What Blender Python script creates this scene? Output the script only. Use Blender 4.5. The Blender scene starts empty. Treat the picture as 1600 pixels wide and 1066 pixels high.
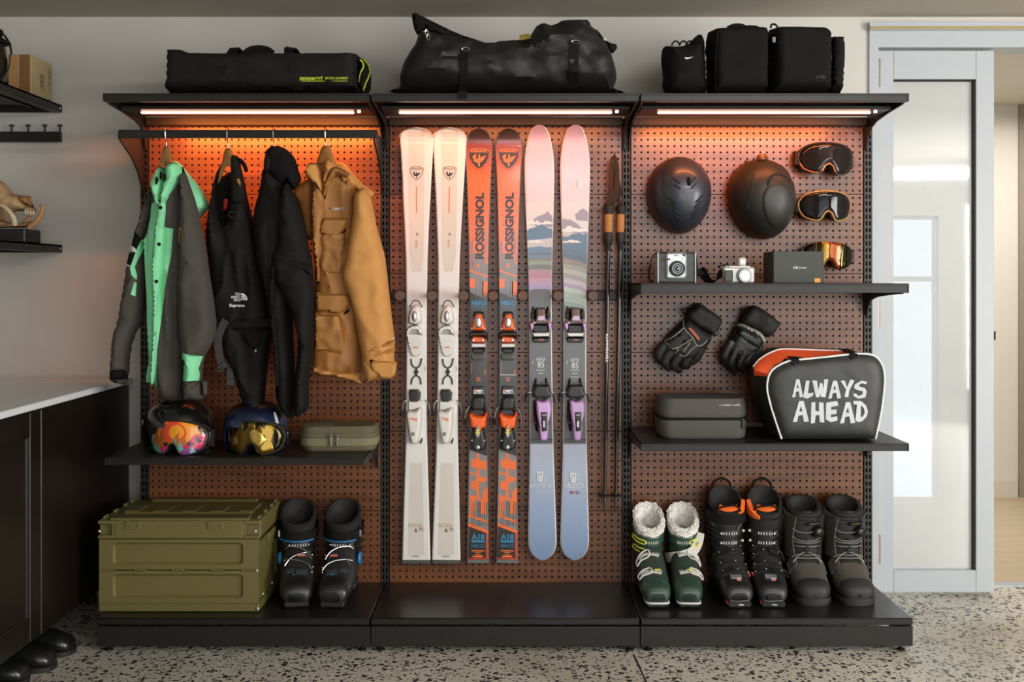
import bpy, math, random
import numpy as np
from mathutils import Vector, Matrix, noise
from mathutils.geometry import delaunay_2d_cdt
R = math.radians
SC = bpy.context.scene
COL = SC.collection
random.seed(7)
# ---------------------------------------------------------------- camera, world, lights, exposure
CAM_Y, EYE, VPX, VPY, FPX = -4.1, 1.252, 797.0, 437.0, 1708.33
cd = bpy.data.cameras.new('camera')
cd.sensor_width = 36.0
cd.lens = FPX / 1600 * 36
cd.shift_x = (800 - VPX) / 1600
cd.shift_y = (VPY - 533) / 1600
cd.clip_end = 60
cam = bpy.data.objects.new('camera', cd)
cam.location = (0, CAM_Y, EYE)
cam.rotation_euler = (R(90), 0, 0)
COL.objects.link(cam)
SC.camera = cam
W = bpy.data.worlds.new('overcast_sky')
SC.world = W
W.use_nodes = True
_bg = W.node_tree.nodes['Background']
_bg.inputs[0].default_value = (0.86, 0.93, 1.0, 1)
_bg.inputs[1].default_value = 2.4
SC.view_settings.view_transform = 'Standard'
SC.view_settings.look = 'None'
SC.view_settings.gamma = 1
SC.view_settings.use_curve_mapping = False
SC.view_settings.exposure = -0.08
SC.cycles.use_denoising = True
SC.cycles.max_bounces = 8
SC.cycles.caustics_reflective = False
SC.cycles.caustics_refractive = False
def area(name, loc, size, sizey, power, col, target=None, rot=None, spread=None):
    l = bpy.data.lights.new(name, 'AREA')
    l.shape = 'RECTANGLE'
    l.size, l.size_y, l.energy, l.color = size, sizey, power, col
    if spread: l.spread = R(spread)
    o = bpy.data.objects.new(name, l)
    o.location = loc
    if target is not None:
        o.rotation_euler = (Vector(target) - Vector(loc)).to_track_quat('-Z', 'Y').to_euler()
    if rot is not None: o.rotation_euler = rot
    COL.objects.link(o)
    return o
# daylight coming in through the open garage door behind the camera (to the right)
area('garage_daylight', (1.7, -7.3, 1.0), 4.2, 1.6, 45, (1.0, 0.985, 0.95), rot=(R(90), 0, 0))
area('side_window_daylight', (4.9, -3.6, 1.1), 3.2, 1.6, 330, (1.0, 0.985, 0.96), target=(0.0, -0.2, 1.0))
# ceiling strip lamp in front of the shelving
area('ceiling_strip_light', (1.15, -3.0, 2.262), 1.6, 0.07, 34, (1.0, 0.97, 0.95), target=(1.0, 0.0, 1.35))
area('far_ceiling_strip_light', (2.2, -6.0, 2.262), 4.4, 0.09, 60, (1.0, 0.98, 0.97), target=(1.2, 0.0, 1.4))
# added fill light that brightens the passage behind the glass door
area('passage_fill_light', (2.6, 1.3, 2.2), 1.6, 1.0, 34, (1.0, 0.96, 0.90), rot=(0, 0, 0))
# warm LED strips under the three top shelves
for _x, _p in ((-0.916, 6.2), (-0.018, 1.3), (0.89, 3.0)):
    area('shelf_led_light', (_x, -0.272, 1.826), 0.74, 0.012, _p, (1.0, 0.245, 0.042), target=(_x, 0.0, 1.66), spread=120)

# ---------------------------------------------------------------- helpers
def P(px, py, Y):
    s = (Y - CAM_Y) / FPX
    return Vector(((px - VPX) * s, Y, EYE - (py - VPY) * s))
def tr(pts, Y):
    """photo points -> (x, z) metres on the plane at depth Y"""
    s = (Y - CAM_Y) / FPX
    return [((p[0] - VPX) * s, EYE - (p[1] - VPY) * s) for p in pts]
def lin(h):
    h = h.lstrip('#')
    out = []
    for i in (0, 2, 4):
        c = int(h[i:i + 2], 16) / 255
        out.append(c / 12.92 if c <= 0.04045 else ((c + 0.055) / 1.055) ** 2.4)
    return tuple(out) + (1.0,)
_MATS = {}
def mat(name, col, rough=0.5, metal=0.0, var=0.12, scale=30.0, bump=0.0, bscale=120.0, stretch=(1, 1, 1), coat=0.0, spec=0.5, emit=0.0, sheen=0.0):
    if name in _MATS: return _MATS[name]
    m = bpy.data.materials.new(name)
    m.use_nodes = True
    nt = m.node_tree
    N, L = nt.nodes, nt.links
    b = N['Principled BSDF']
    c = lin(col) if isinstance(col, str) else col
    b.inputs['Roughness'].default_value = rough
    b.inputs['Metallic'].default_value = metal
    b.inputs['Specular IOR Level'].default_value = spec
    if coat: b.inputs['Coat Weight'].default_value = coat; b.inputs['Coat Roughness'].default_value = 0.08
    if sheen: b.inputs['Sheen Weight'].default_value = sheen
    tc = N.new('ShaderNodeTexCoord')
    mp = N.new('ShaderNodeMapping')
    mp.inputs['Scale'].default_value = stretch
    L.new(tc.outputs['Object'], mp.inputs['Vector'])
    nz = N.new('ShaderNodeTexNoise')
    nz.inputs['Scale'].default_value = scale
    nz.inputs['Detail'].default_value = 4
    L.new(mp.outputs[0], nz.inputs['Vector'])
    mx = N.new('ShaderNodeMix'); mx.data_type = 'RGBA'
    mx.inputs['A'].default_value = tuple(v * (1 - var) for v in c[:3]) + (1,)
    mx.inputs['B'].default_value = tuple(min(1, v * (1 + var)) for v in c[:3]) + (1,)
    L.new(nz.outputs['Fac'], mx.inputs['Factor'])
    L.new(mx.outputs['Result'], b.inputs['Base Color'])
    if emit:
        b.inputs['Emission Color'].default_value = c
        b.inputs['Emission Strength'].default_value = emit
    if bump:
        n2 = N.new('ShaderNodeTexNoise')
        n2.inputs['Scale'].default_value = bscale
        n2.inputs['Detail'].default_value = 3
        L.new(mp.outputs[0], n2.inputs['Vector'])
        bp = N.new('ShaderNodeBump')
        bp.inputs['Strength'].default_value = bump
        bp.inputs['Distance'].default_value = 0.004
        L.new(n2.outputs['Fac'], bp.inputs['Height'])
        L.new(bp.outputs[0], b.inputs['Normal'])
    _MATS[name] = m
    return m
def ramp_mat(name, stops, axis='Z', lo=0.0, hi=1.0, rough=0.35, coat=0.0, streak=0.0):
    """colours along one object axis, like a printed gradient"""
    if name in _MATS: return _MATS[name]
    m = bpy.data.materials.new(name); m.use_nodes = True
    nt = m.node_tree; N, L = nt.nodes, nt.links
    b = N['Principled BSDF']; b.inputs['Roughness'].default_value = rough
    if coat: b.inputs['Coat Weight'].default_value = coat; b.inputs['Coat Roughness'].default_value = 0.1
    tc = N.new('ShaderNodeTexCoord'); sp = N.new('ShaderNodeSeparateXYZ')
    L.new(tc.outputs['Object'], sp.inputs[0])
    mr = N.new('ShaderNodeMapRange')
    mr.inputs['From Min'].default_value = lo; mr.inputs['From Max'].default_value = hi
    L.new(sp.outputs[axis], mr.inputs['Value'])
    cr = N.new('ShaderNodeValToRGB')
    e = cr.color_ramp.elements
    while len(e) < len(stops): e.new(0.5)
    for i, (p, c) in enumerate(stops):
        e[i].position = p; e[i].color = lin(c)
    L.new(mr.outputs[0], cr.inputs[0])
    out = cr.outputs[0]
    if streak:
        mp = N.new('ShaderNodeMapping'); mp.inputs['Scale'].default_value = (300, 1, 4)
        L.new(tc.outputs['Object'], mp.inputs['Vector'])
        nz = N.new('ShaderNodeTexNoise'); nz.inputs['Scale'].default_value = 1.0; nz.inputs['Detail'].default_value = 3
        L.new(mp.outputs[0], nz.inputs['Vector'])
        mm = N.new('ShaderNodeMapRange'); mm.inputs['To Min'].default_value = 1 - streak; mm.inputs['To Max'].default_value = 1 + streak * 0.6
        L.new(nz.outputs['Fac'], mm.inputs['Value'])
        mx = N.new('ShaderNodeMix'); mx.data_type = 'RGBA'; mx.blend_type = 'MULTIPLY'; mx.inputs['Factor'].default_value = 1
        L.new(out, mx.inputs['A']); L.new(mm.outputs[0], mx.inputs['B'])
        out = mx.outputs['Result']
    L.new(out, b.inputs['Base Color'])
    _MATS[name] = m
    return m

def smooth_poly(pts, n=3, closed=True):
    """Catmull-Rom through the points"""
    out, k = [], len(pts)
    rng = range(k) if closed else range(k - 1)
    for i in rng:
        if closed: p0, p1, p2, p3 = pts[i - 1], pts[i], pts[(i + 1) % k], pts[(i + 2) % k]
        else: p0, p1, p2, p3 = pts[max(i - 1, 0)], pts[i], pts[i + 1], pts[min(i + 2, k - 1)]
        for j in range(n):
            t = j / n
            out.append(tuple(0.5 * (2 * b + (c - a) * t + (2 * a - 5 * b + 4 * c - d) * t * t + (3 * b - a - 3 * c + d) * t ** 3)
                             for a, b, c, d in zip(p0, p1, p2, p3)))
    if not closed: out.append(tuple(pts[-1]))
    return out
def dist_poly(pts, poly):
    a = np.array(poly); b = np.roll(a, -1, axis=0)
    ab = b - a
    L2 = (ab ** 2).sum(1) + 1e-18
    p = np.array(pts)[:, None, :]
    t = np.clip(((p - a) * ab).sum(2) / L2, 0, 1)
    q = a + t[..., None] * ab
    return np.sqrt(((p - q) ** 2).sum(2)).min(1)
def in_poly(pts, poly):
    p = np.array(pts); a = np.array(poly); b = np.roll(a, -1, axis=0)
    x, y = p[:, 0][:, None], p[:, 1][:, None]
    c = (a[:, 1] > y) != (b[:, 1] > y)
    with np.errstate(divide='ignore', invalid='ignore'):
        xi = (b[:, 0] - a[:, 0]) * (y - a[:, 1]) / (b[:, 1] - a[:, 1]) + a[:, 0]
    return ((c & (x < xi)).sum(1) % 2) == 1

_TXT = {}
def text_geo(s, bold=0.0):
    k = (s, bold)
    if k in _TXT: return _TXT[k]
    cu = bpy.data.curves.new('text', 'FONT')
    cu.body = s; cu.offset = bold; cu.resolution_u = 3
    o = bpy.data.objects.new('text', cu)
    COL.objects.link(o)
    dg = bpy.context.evaluated_depsgraph_get()
    me = o.evaluated_get(dg).to_mesh()
    v = [(q.co.x, q.co.y) for q in me.vertices]
    f = [tuple(p.vertices) for p in me.polygons]
    o.evaluated_get(dg).to_mesh_clear()
    bpy.data.objects.remove(o); bpy.data.curves.remove(cu)
    if not v: v, f = [(0, 0), (1, 0), (1, 1)], []
    xs = [q[0] for q in v]; ys = [q[1] for q in v]
    x0, y0, w, h = min(xs), min(ys), max(xs) - min(xs), max(ys) - min(ys)
    v = [((a - x0) / w - 0.5, (b - y0) / h - 0.5) for a, b in v]   # unit box, centred
    _TXT[k] = (v, f)
    return _TXT[k]

class MB:
    def __init__(s):
        s.v, s.f, s.m, s.mi, s.M = [], [], [], 0, None
    def add(s, vs, fs, mi=None):
        b = len(s.v)
        if s.M is not None: vs = [s.M @ Vector(q) for q in vs]
        s.v += [tuple(q) for q in vs]
        s.f += [tuple(b + i for i in f) for f in fs]
        if isinstance(mi, (list, tuple)): s.m += list(mi)
        else: s.m += [s.mi if mi is None else mi] * len(fs)
        return s
    def box(s, c, d, bev=0.0, mi=None, rot=None):
        x, y, z = d[0] / 2, d[1] / 2, d[2] / 2
        c = Vector(c)
        Q = rot.to_3x3() if rot is not None else Matrix.Identity(3)
        if bev <= 0:
            vs = [(i * x, j * y, k * z) for i in (-1, 1) for j in (-1, 1) for k in (-1, 1)]
            fs = [(0, 1, 3, 2), (4, 6, 7, 5), (0, 4, 5, 1), (2, 3, 7, 6), (0, 2, 6, 4), (1, 5, 7, 3)]
            return s.add([c + Q @ Vector(q) for q in vs], fs, mi)
        b = min(bev, x * .95, y * .95, z * .95)
        vs, idx = [], {}
        for i in (-1, 1):
            for j in (-1, 1):
                for k in (-1, 1):
                    for a in range(3):
                        q = [i * (x - b), j * (y - b), k * (z - b)]
                        q[a] = (i * x, j * y, k * z)[a]
                        idx[(i, j, k, a)] = len(vs); vs.append(c + Q @ Vector(q))
        fs = []
        for a in range(3):
            u, w = (a + 1) % 3, (a + 2) % 3
            for sg in (-1, 1):
                r = []
                for (p, q) in ((-1, -1), (1, -1), (1, 1), (-1, 1)):
                    k = [0, 0, 0]; k[a] = sg; k[u] = p; k[w] = q
                    r.append(idx[(k[0], k[1], k[2], a)])
                fs.append(tuple(r if sg > 0 else r[::-1]))
            for p in (-1, 1):
                for q in (-1, 1):      # edge along axis a, between faces u and w
                    k0 = [0, 0, 0]; k0[a] = -1; k0[u] = p; k0[w] = q
                    k1 = list(k0); k1[a] = 1
                    fs.append((idx[(*k0, u)], idx[(*k1, u)], idx[(*k1, w)], idx[(*k0, w)]))
        for i in (-1, 1):
            for j in (-1, 1):
                for k in (-1, 1):
                    fs.append((idx[(i, j, k, 0)], idx[(i, j, k, 1)], idx[(i, j, k, 2)]))
        return s.add(vs, fs, mi)
    def cyl(s, p0, p1, r0, r1=None, n=12, mi=None, caps=True):
        r1 = r0 if r1 is None else r1
        return s.tube([p0, p1], [r0, r1], n, mi, caps)
    def tube(s, pts, r, n=6, mi=None, caps=True, closed=False, flat=None, up=None):
        """flat=(w, t): a strap of width w along 'up' x tangent"""
        pts = [Vector(p) for p in pts]
        k = len(pts)
        rs = r if isinstance(r, (list, tuple)) else [r] * k
        vs = []
        prev = None
        for i, p in enumerate(pts):
            if closed: t = pts[(i + 1) % k] - pts[i - 1]
            else: t = pts[min(i + 1, k - 1)] - pts[max(i - 1, 0)]
            if t.length < 1e-9: t = Vector((0, 0, 1))
            t.normalize()
            if up is not None: u = Vector(up) - t * Vector(up).dot(t)
            elif prev is None:
                a = Vector((0, 0, 1)) if abs(t.z) < .9 else Vector((1, 0, 0))
                u = a - t * a.dot(t)
            else: u = prev - t * prev.dot(t)
            if u.length < 1e-6:
                u = t.orthogonal()
            u.normalize(); prev = u
            w = t.cross(u)
            if flat:
                a, b = flat[0] / 2, flat[1] / 2
                for (cu, cw) in ((b, -a), (b, a), (-b, a), (-b, -a)): vs.append(p + u * cu + w * cw)
            else:
                for j in range(n):
                    an = 2 * math.pi * j / n
                    vs.append(p + (u * math.cos(an) + w * math.sin(an)) * rs[i])
        nn = 4 if flat else n
        fs = []
        for i in range(k if closed else k - 1):
            i2 = (i + 1) % k
            for j in range(nn):
                j2 = (j + 1) % nn
                fs.append((i * nn + j, i * nn + j2, i2 * nn + j2, i2 * nn + j))
        if caps and not closed:
            fs.append(tuple(range(nn))[::-1]); fs.append(tuple((k - 1) * nn + j for j in range(nn)))
        return s.add(vs, fs, mi)
    def lathe(s, prof, c=(0, 0, 0), n=20, mi=None, rot=None):
        Q = rot.to_3x3() if rot is not None else Matrix.Identity(3)
        c = Vector(c)
        rings = []
        for (r, z) in prof:
            rings.append([c + Q @ Vector((r * math.cos(2 * math.pi * j / n), r * math.sin(2 * math.pi * j / n), z)) for j in range(n)])
        return s.loft(rings, mi=mi)
    def loft(s, rings, mi=None, caps=(True, True), closed=True):
        n = len(rings[0]); vs = [q for r in rings for q in r]; fs = []
        for i in range(len(rings) - 1):
            for j in range(n if closed else n - 1):
                j2 = (j + 1) % n
                fs.append((i * n + j, i * n + j2, (i + 1) * n + j2, (i + 1) * n + j))
        if caps[0]: fs.append(tuple(range(n))[::-1])
        if caps[1]: fs.append(tuple((len(rings) - 1) * n + j for j in range(n)))
        return s.add(vs, fs, mi)
    def ell(s, c, r, n=16, m=10, e=1.0, mi=None, rot=None, top=False):
        """superellipsoid; top: upper half only"""
        sg = lambda v, p: math.copysign(abs(v) ** p, v)
        Q = rot.to_3x3() if rot is not None else Matrix.Identity(3)
        c = Vector(c); rings = []
        for i in range(m + 1):
            th = (0 if top else -math.pi / 2) + (math.pi / 2 if top else math.pi) * i / m
            ct, st = sg(math.cos(th), e), sg(math.sin(th), e)
            if i == m: ct = 0.001
            if i == 0 and not top: ct = 0.001
            rings.append([c + Q @ Vector((r[0] * ct * sg(math.cos(2 * math.pi * j / n), e), r[1] * ct * sg(math.sin(2 * math.pi * j / n), e), r[2] * st)) for j in range(n)])
        return s.loft(rings, mi=mi)
    def prism(s, poly, y0, y1, mi=None, bev=0.0):
        """(x, z) polygon extruded along Y from y0 (front) to y1"""
        n = len(poly)
        a = sum(poly[i - 1][0] * poly[i][1] - poly[i][0] * poly[i - 1][1] for i in range(n))
        if a < 0: poly = poly[::-1]
        vs = [(x, y0, z) for x, z in poly] + [(x, y1, z) for x, z in poly]
        fs = [tuple(range(n)), tuple(range(2 * n - 1, n - 1, -1))]
        fs += [(i, i + n, (i + 1) % n + n, (i + 1) % n) for i in range(n)]
        return s.add(vs, fs, mi)
    def text(s, t, c, w, h, y=None, bold=0.0, rot=0.0, surf=None, mi=None, lift=0.0007, shear=0.0):
        """flat lettering facing -Y, centred at c=(x, z), size w x h; rot turns it counter-clockwise in the picture"""
        v, f = text_geo(t, bold)
        ca, sa = math.cos(rot), math.sin(rot)
        vs = []
        for (a, b) in v:
            a, b = a * w + shear * b * h, b * h
            x, z = c[0] + a * ca - b * sa, c[1] + a * sa + b * ca
            vs.append((x, (surf(x, z) if surf else y) - lift, z))
        return s.add(vs, [q for q in f], mi)
    def puff(s, outline, y0, tf, tb=None, w=0.03, res=0.012, regions=(), disp=None, mi=0, p=2.0, back=True, post=None, thick_fn=None):
        """an inflated outline: (x, z) polygon given real thickness tf in front of y0 and tb behind it.
        regions: ((polygon, material index), ...) get their own material. Returns the front surface y(x, z)."""
        tb = tf if tb is None else tb
        poly = []
        k = len(outline)
        for i in range(k):
            a, b = Vector(outline[i]), Vector(outline[(i + 1) % k])
            m = max(1, int((b - a).length / (res * 1.3)))
            poly += [tuple(a.lerp(b, j / m)) for j in range(m)]
        A = np.array(poly)
        xs = np.arange(A[:, 0].min(), A[:, 0].max(), res)
        zs = np.arange(A[:, 1].min(), A[:, 1].max(), res * 0.87)
        g = np.array([(x + (res / 2 if j % 2 else 0), z) for j, z in enumerate(zs) for x in xs])
        if len(g):
            g = g[in_poly(g, poly)]
        if len(g):
            g = g[dist_poly(g, poly) > res * 0.45]
        verts = [Vector(q) for q in poly] + [Vector(q) for q in g]
        edges = [(i, (i + 1) % len(poly)) for i in range(len(poly))]
        for (rp, ri) in regions:
            b = len(verts); n0 = len(rp)
            verts += [Vector(q) for q in rp]
            edges += [(b + i, b + (i + 1) % n0) for i in range(n0)]
        cv, ce, cf, *_ = delaunay_2d_cdt(verts, edges, [], 0, 1e-6)
        V = np.array([tuple(q) for q in cv])
        T = np.array([tuple(f) for f in cf if len(f) == 3])
        cen = V[T].mean(axis=1)
        T = T[in_poly(cen, poly)]
        cen = V[T].mean(axis=1)
        mis = np.full(len(T), mi)
        for (rp, ri) in regions: mis[in_poly(cen, rp)] = ri
        # consistent winding (front faces -Y)
        ar = (V[T[:, 1], 0] - V[T[:, 0], 0]) * (V[T[:, 2], 1] - V[T[:, 0], 1]) - (V[T[:, 2], 0] - V[T[:, 0], 0]) * (V[T[:, 1], 1] - V[T[:, 0], 1])
        T[ar < 0] = T[ar < 0][:, ::-1]
        used = np.unique(T)
        rm = -np.ones(len(V), int); rm[used] = np.arange(len(used))
        V, T = V[used], rm[T]
        def prof(pts):
            d = np.minimum(dist_poly(pts, poly) / w, 1.0)
            return (1 - (1 - d) ** p) ** (1 / p)
        h = prof(V)
        D = np.array([disp(x, z) for x, z in V]) * np.minimum(1, h * 1.5) if disp else np.zeros(len(V))
        yf = y0 - h * tf - D
        nb = len(V)
        vs = [(V[i, 0], yf[i], V[i, 1]) for i in range(nb)]
        fs = [tuple(t) for t in T]; ms = list(mis)
        if back:
            edge_v = h < 1e-6
            bi = np.arange(nb)
            yb = y0 + h * tb
            for i in range(nb):
                if edge_v[i]: continue
                bi[i] = len(vs); vs.append((V[i, 0], yb[i], V[i, 1]))
            fs += [tuple(int(bi[q]) for q in t[::-1]) for t in T]; ms += list(mis)
        if post: vs = [post(q) for q in vs]
        s.add(vs, [tuple(int(q) for q in f) for f in fs], [int(q) for q in ms])
        def surf(x, z):
            hh = prof(np.array([(x, z)]))[0]
            y = y0 - hh * tf - (disp(x, z) * min(1, hh * 1.5) if disp else 0)
            return post((x, y, z))[1] if post else y
        return surf
    def build(s, name, mats, parent=None, smooth=40, kind=None, label=None):
        me = bpy.data.meshes.new(name)
        off = Vector((0, 0, 0))
        me.from_pydata(s.v, [], s.f)
        mats = mats if isinstance(mats, (list, tuple)) else [mats]
        for q in mats: me.materials.append(q)
        if len(mats) > 1: me.polygons.foreach_set('material_index', s.m)
        me.update()
        if smooth:
            me.shade_smooth()
            me.set_sharp_from_angle(angle=R(smooth))
        o = bpy.data.objects.new(name, me)
        COL.objects.link(o)
        if parent is not None: o.parent = parent
        if kind: o['kind'] = kind
        if label: o['label'] = label
        return o
def tag(o, label, cat, group=None):
    o['label'] = label; o['category'] = cat
    if group: o['group'] = group
    return o
def thing(name, label, cat, loc=(0, 0, 0), rz=0.0, group=None, rot=None):
    o = bpy.data.objects.new(name, None)
    o.empty_display_size = 0.05
    o.location = loc
    o.rotation_euler = rot if rot is not None else (0, 0, rz)
    COL.objects.link(o)
    return tag(o, label, cat, group)
def inst(src, name, parent, loc=(0, 0, 0), rot=(0, 0, 0), scale=None):
    o = src.copy(); o.name = name
    COL.objects.link(o)
    o.parent = parent; o.location = loc; o.rotation_euler = rot
    if scale: o.scale = scale
    return o
def wr(fx, fz, amp, seed=0.0, skew=0.0):
    """cloth folds: noise stretched along the height plus sharper crease lines"""
    def f(x, z):
        n1 = noise.noise((x * fx + z * skew * fx + seed, z * fz + seed * 1.7, seed))
        n2 = noise.noise((x * fx * 2.1 + seed, z * fz * 2.3, seed + 9))
        n3 = 1 - 2.2 * abs(noise.noise((x * fx * 0.9 + z * fz * 1.1 + seed * 2, z * fz * 1.5 - x * fx * 0.4, seed + 4)))
        return amp * (0.9 * n1 + 0.55 * n2 + 0.9 * max(0, n3) ** 3)
    return f
class L3:
    """moves photo-traced points into a thing's own frame"""
    def __init__(s, px, py, Y): s.o = P(px, py, Y); s.Y = Y
    def xz(s, pts, Y=None):
        return [(x - s.o.x, z - s.o.z) for x, z in tr(pts, s.Y if Y is None else Y)]
    def p(s, px, py, Y=None): return P(px, py, s.Y if Y is None else Y) - s.o
# ---------------------------------------------------------------- room
WY = 0.22                      # face of the back wall
CEIL = 2.29
def terrazzo():
    m = bpy.data.materials.new('terrazzo'); m.use_nodes = True
    nt = m.node_tree; N, L = nt.nodes, nt.links; b = N['Principled BSDF']
    tc = N.new('ShaderNodeTexCoord')
    base = N.new('ShaderNodeTexNoise'); base.inputs['Scale'].default_value = 2.2; base.inputs['Detail'].default_value = 5
    L.new(tc.outputs['Object'], base.inputs['Vector'])
    c0 = N.new('ShaderNodeMix'); c0.data_type = 'RGBA'
    c0.inputs['A'].default_value = lin('#b7b1a4'); c0.inputs['B'].default_value = lin('#dcd7cb')
    L.new(base.outputs['Fac'], c0.inputs['Factor'])
    cur = c0.outputs['Result']
    # tan stains
    st = N.new('ShaderNodeTexNoise'); st.inputs['Scale'].default_value = 0.9; st.inputs['Detail'].default_value = 6
    L.new(tc.outputs['Object'], st.inputs['Vector'])
    sr = N.new('ShaderNodeMapRange'); sr.inputs['From Min'].default_value = 0.58; sr.inputs['From Max'].default_value = 0.72; sr.inputs['To Max'].default_value = 0.55
    L.new(st.outputs['Fac'], sr.inputs['Value'])
    c1 = N.new('ShaderNodeMix'); c1.data_type = 'RGBA'; c1.inputs['B'].default_value = lin('#8a7a5c')
    L.new(cur, c1.inputs['A']); L.new(sr.outputs[0], c1.inputs['Factor']); cur = c1.outputs['Result']
    for (sc, thr, col, seed) in ((48, 0.34, '#262421', 0), (80, 0.32, '#35322d', 3.3), (60, 0.17, '#77706a', 7.7)):
        mp = N.new('ShaderNodeMapping'); mp.inputs['Location'].default_value = (seed, seed, seed)
        L.new(tc.outputs['Object'], mp.inputs['Vector'])
        wn = N.new('ShaderNodeTexNoise'); wn.inputs['Scale'].default_value = 60
        L.new(mp.outputs[0], wn.inputs['Vector'])
        ad = N.new('ShaderNodeMix'); ad.data_type = 'RGBA'; ad.blend_type = 'LINEAR_LIGHT'; ad.inputs['Factor'].default_value = 0.012
        L.new(mp.outputs[0], ad.inputs['A']); L.new(wn.outputs['Color'], ad.inputs['B'])
        vo = N.new('ShaderNodeTexVoronoi'); vo.inputs['Scale'].default_value = sc
        L.new(ad.outputs['Result'], vo.inputs['Vector'])
        # every cell gets its own chip size
        sepc = N.new('ShaderNodeSeparateColor'); L.new(vo.outputs['Color'], sepc.inputs[0])
        mul = N.new('ShaderNodeMath'); mul.operation = 'MULTIPLY'; mul.inputs[1].default_value = thr * 1.5
        L.new(sepc.outputs[0], mul.inputs[0])
        lt = N.new('ShaderNodeMath'); lt.operation = 'LESS_THAN'
        L.new(vo.outputs['Distance'], lt.inputs[0]); L.new(mul.outputs[0], lt.inputs[1])
        c2 = N.new('ShaderNodeMix'); c2.data_type = 'RGBA'; c2.inputs['B'].default_value = lin(col)
        L.new(cur, c2.inputs['A']); L.new(lt.outputs[0], c2.inputs['Factor']); cur = c2.outputs['Result']
    L.new(cur, b.inputs['Base Color'])
    b.inputs['Roughness'].default_value = 0.42
    return m
M_wall = mat('painted_plaster', '#c6c3bb', 0.85, var=0.04, scale=6, bump=0.05, bscale=220)
M_ceil = mat('ceiling_paint', '#b3ab9c', 0.9, var=0.05, scale=5, bump=0.06, bscale=160)
M_frame = mat('satin_aluminium', '#aab0b5', 0.45, 0.0, var=0.03, scale=14)
M_white = mat('warm_white_paint', '#c9c2b2', 0.7, var=0.03, scale=8)
M_dark = mat('dark_gap', '#14130f', 0.8)
def structure(name, m, *boxes, mats=None):
    b = MB()
    for (lo, hi) in boxes:
        b.box([(p + q) / 2 for p, q in zip(lo, hi)], [q - p for p, q in zip(lo, hi)])
    return b.build(name, m, None, 0, 'structure')
XL, XR = -2.12, 5.2
structure('floor', terrazzo(), ((XL, -7.6, -0.06), (XR, 0.40, 0.0)))
structure('ceiling', M_ceil, ((XL, -7.6, CEIL), (XR, WY + 0.15, CEIL + 0.08)))
DL, DR, DH = 1.416, 3.2, 2.232        # doorway: left, right, head
structure('wall_back', M_wall, ((XL, WY, 0), (DL, WY + 0.15, CEIL)), ((DL, WY, DH), (XR, WY + 0.15, CEIL)), ((DR, WY, 0), (XR, WY + 0.15, DH)))
structure('wall_left', M_wall, ((XL - 0.1, -7.6, 0), (XL, WY + 0.15, CEIL)))
structure('wall_right', M_wall, ((XR, -7.6, 0), (XR + 0.1, WY + 0.15, CEIL)))
structure('wall_rear', M_wall, ((XL, -7.7, 0), (-0.3, -7.6, CEIL)), ((4.1, -7.7, 0), (XR, -7.6, CEIL)), ((-0.3, -7.7, 2.12), (4.1, -7.6, CEIL)))
# floor saw-cut
b = MB(); b.tube([P(990, 1016, -0.45).xy.to_3d() + Vector((0, 0, 0.0008)), Vector((0.445, -1.2, 0.0008))], 0, flat=(0.005, 0.001), up=(0, 0, 1))
b.build('trim_1', M_dark, None, 0, 'structure')
# ceiling strip lamp (its light is at the top of the script)
lamp = thing('ceiling_strip_lamp', 'long slim white strip lamp fixed to the ceiling before the shelving', 'lamp', (1.15, -3.0, CEIL))
b = MB(); b.box((0, -0.02, -0.02), (1.64, 0.04, 0.04), 0.004); b.build('housing', M_frame, lamp)
lamp = thing('ceiling_strip_lamp', 'very long slim white strip lamp at the far end of the ceiling', 'lamp', (2.2, -6.0, CEIL))
b = MB(); b.box((0, -0.02, -0.02), (4.5, 0.04, 0.04), 0.004); b.build('housing', M_frame, lamp)
# passage behind the doorway
PY0, PY1 = WY + 0.15, 2.20
structure('floor_passage', mat('oak_boards', '#b5a286', 0.45, var=0.25, scale=3, stretch=(1, 9, 1)), ((0.9, 0.40, -0.06), (4.4, PY1, 0.0)))
structure('ceiling_passage', M_white, ((0.9, PY0, 2.26), (4.4, PY1 + 0.6, 2.32)))
gx0, gx1 = 2.10, 2.47
M_pass = mat('passage_paint', '#cfc9bd', 0.75, var=0.03, scale=5)
dx = 2.94
structure('wall_passage_back', M_pass, ((0.9, PY1, 0), (gx0, PY1 + 0.1, 2.26)), ((gx1, PY1, 0), (dx, PY1 + 0.1, 2.26)), ((gx0, PY1, 1.62), (gx1, PY1 + 0.1, 2.26)))
structure('wall_passage_left', M_pass, ((0.8, PY0, 0), (0.9, PY1, 2.26)))
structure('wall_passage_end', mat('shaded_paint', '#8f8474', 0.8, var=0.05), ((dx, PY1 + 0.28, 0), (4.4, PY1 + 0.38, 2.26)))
structure('wall_passage_right', M_pass, ((4.3, PY0, 0), (4.4, PY1 + 0.4, 2.26)))
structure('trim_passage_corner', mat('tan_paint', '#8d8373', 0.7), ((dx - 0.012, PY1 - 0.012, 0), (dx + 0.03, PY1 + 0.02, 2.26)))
structure('baseboard_passage', M_white, ((gx1 + 0.01, PY1 - 0.014, 0), (dx - 0.02, PY1, 0.095)))
# added sky opening in the passage, giving the door glass its bright band
b = MB()
for x in (gx0 + 0.008, gx1 - 0.008): b.box((x, PY1 + 0.04, 0.81), (0.016, 0.05, 1.62))
b.box(((gx0 + gx1) / 2, PY1 + 0.04, 1.255), (gx1 - gx0, 0.05, 0.03)); b.box(((gx0 + gx1) / 2, PY1 + 0.04, 1.61), (gx1 - gx0, 0.05, 0.02))
b.build('added_sky_opening_1', M_frame, None, 0, 'structure')
structure('threshold_trim_2', M_frame, ((DL, 0.355, 0.0), (DR, 0.405, 0.006)))
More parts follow.
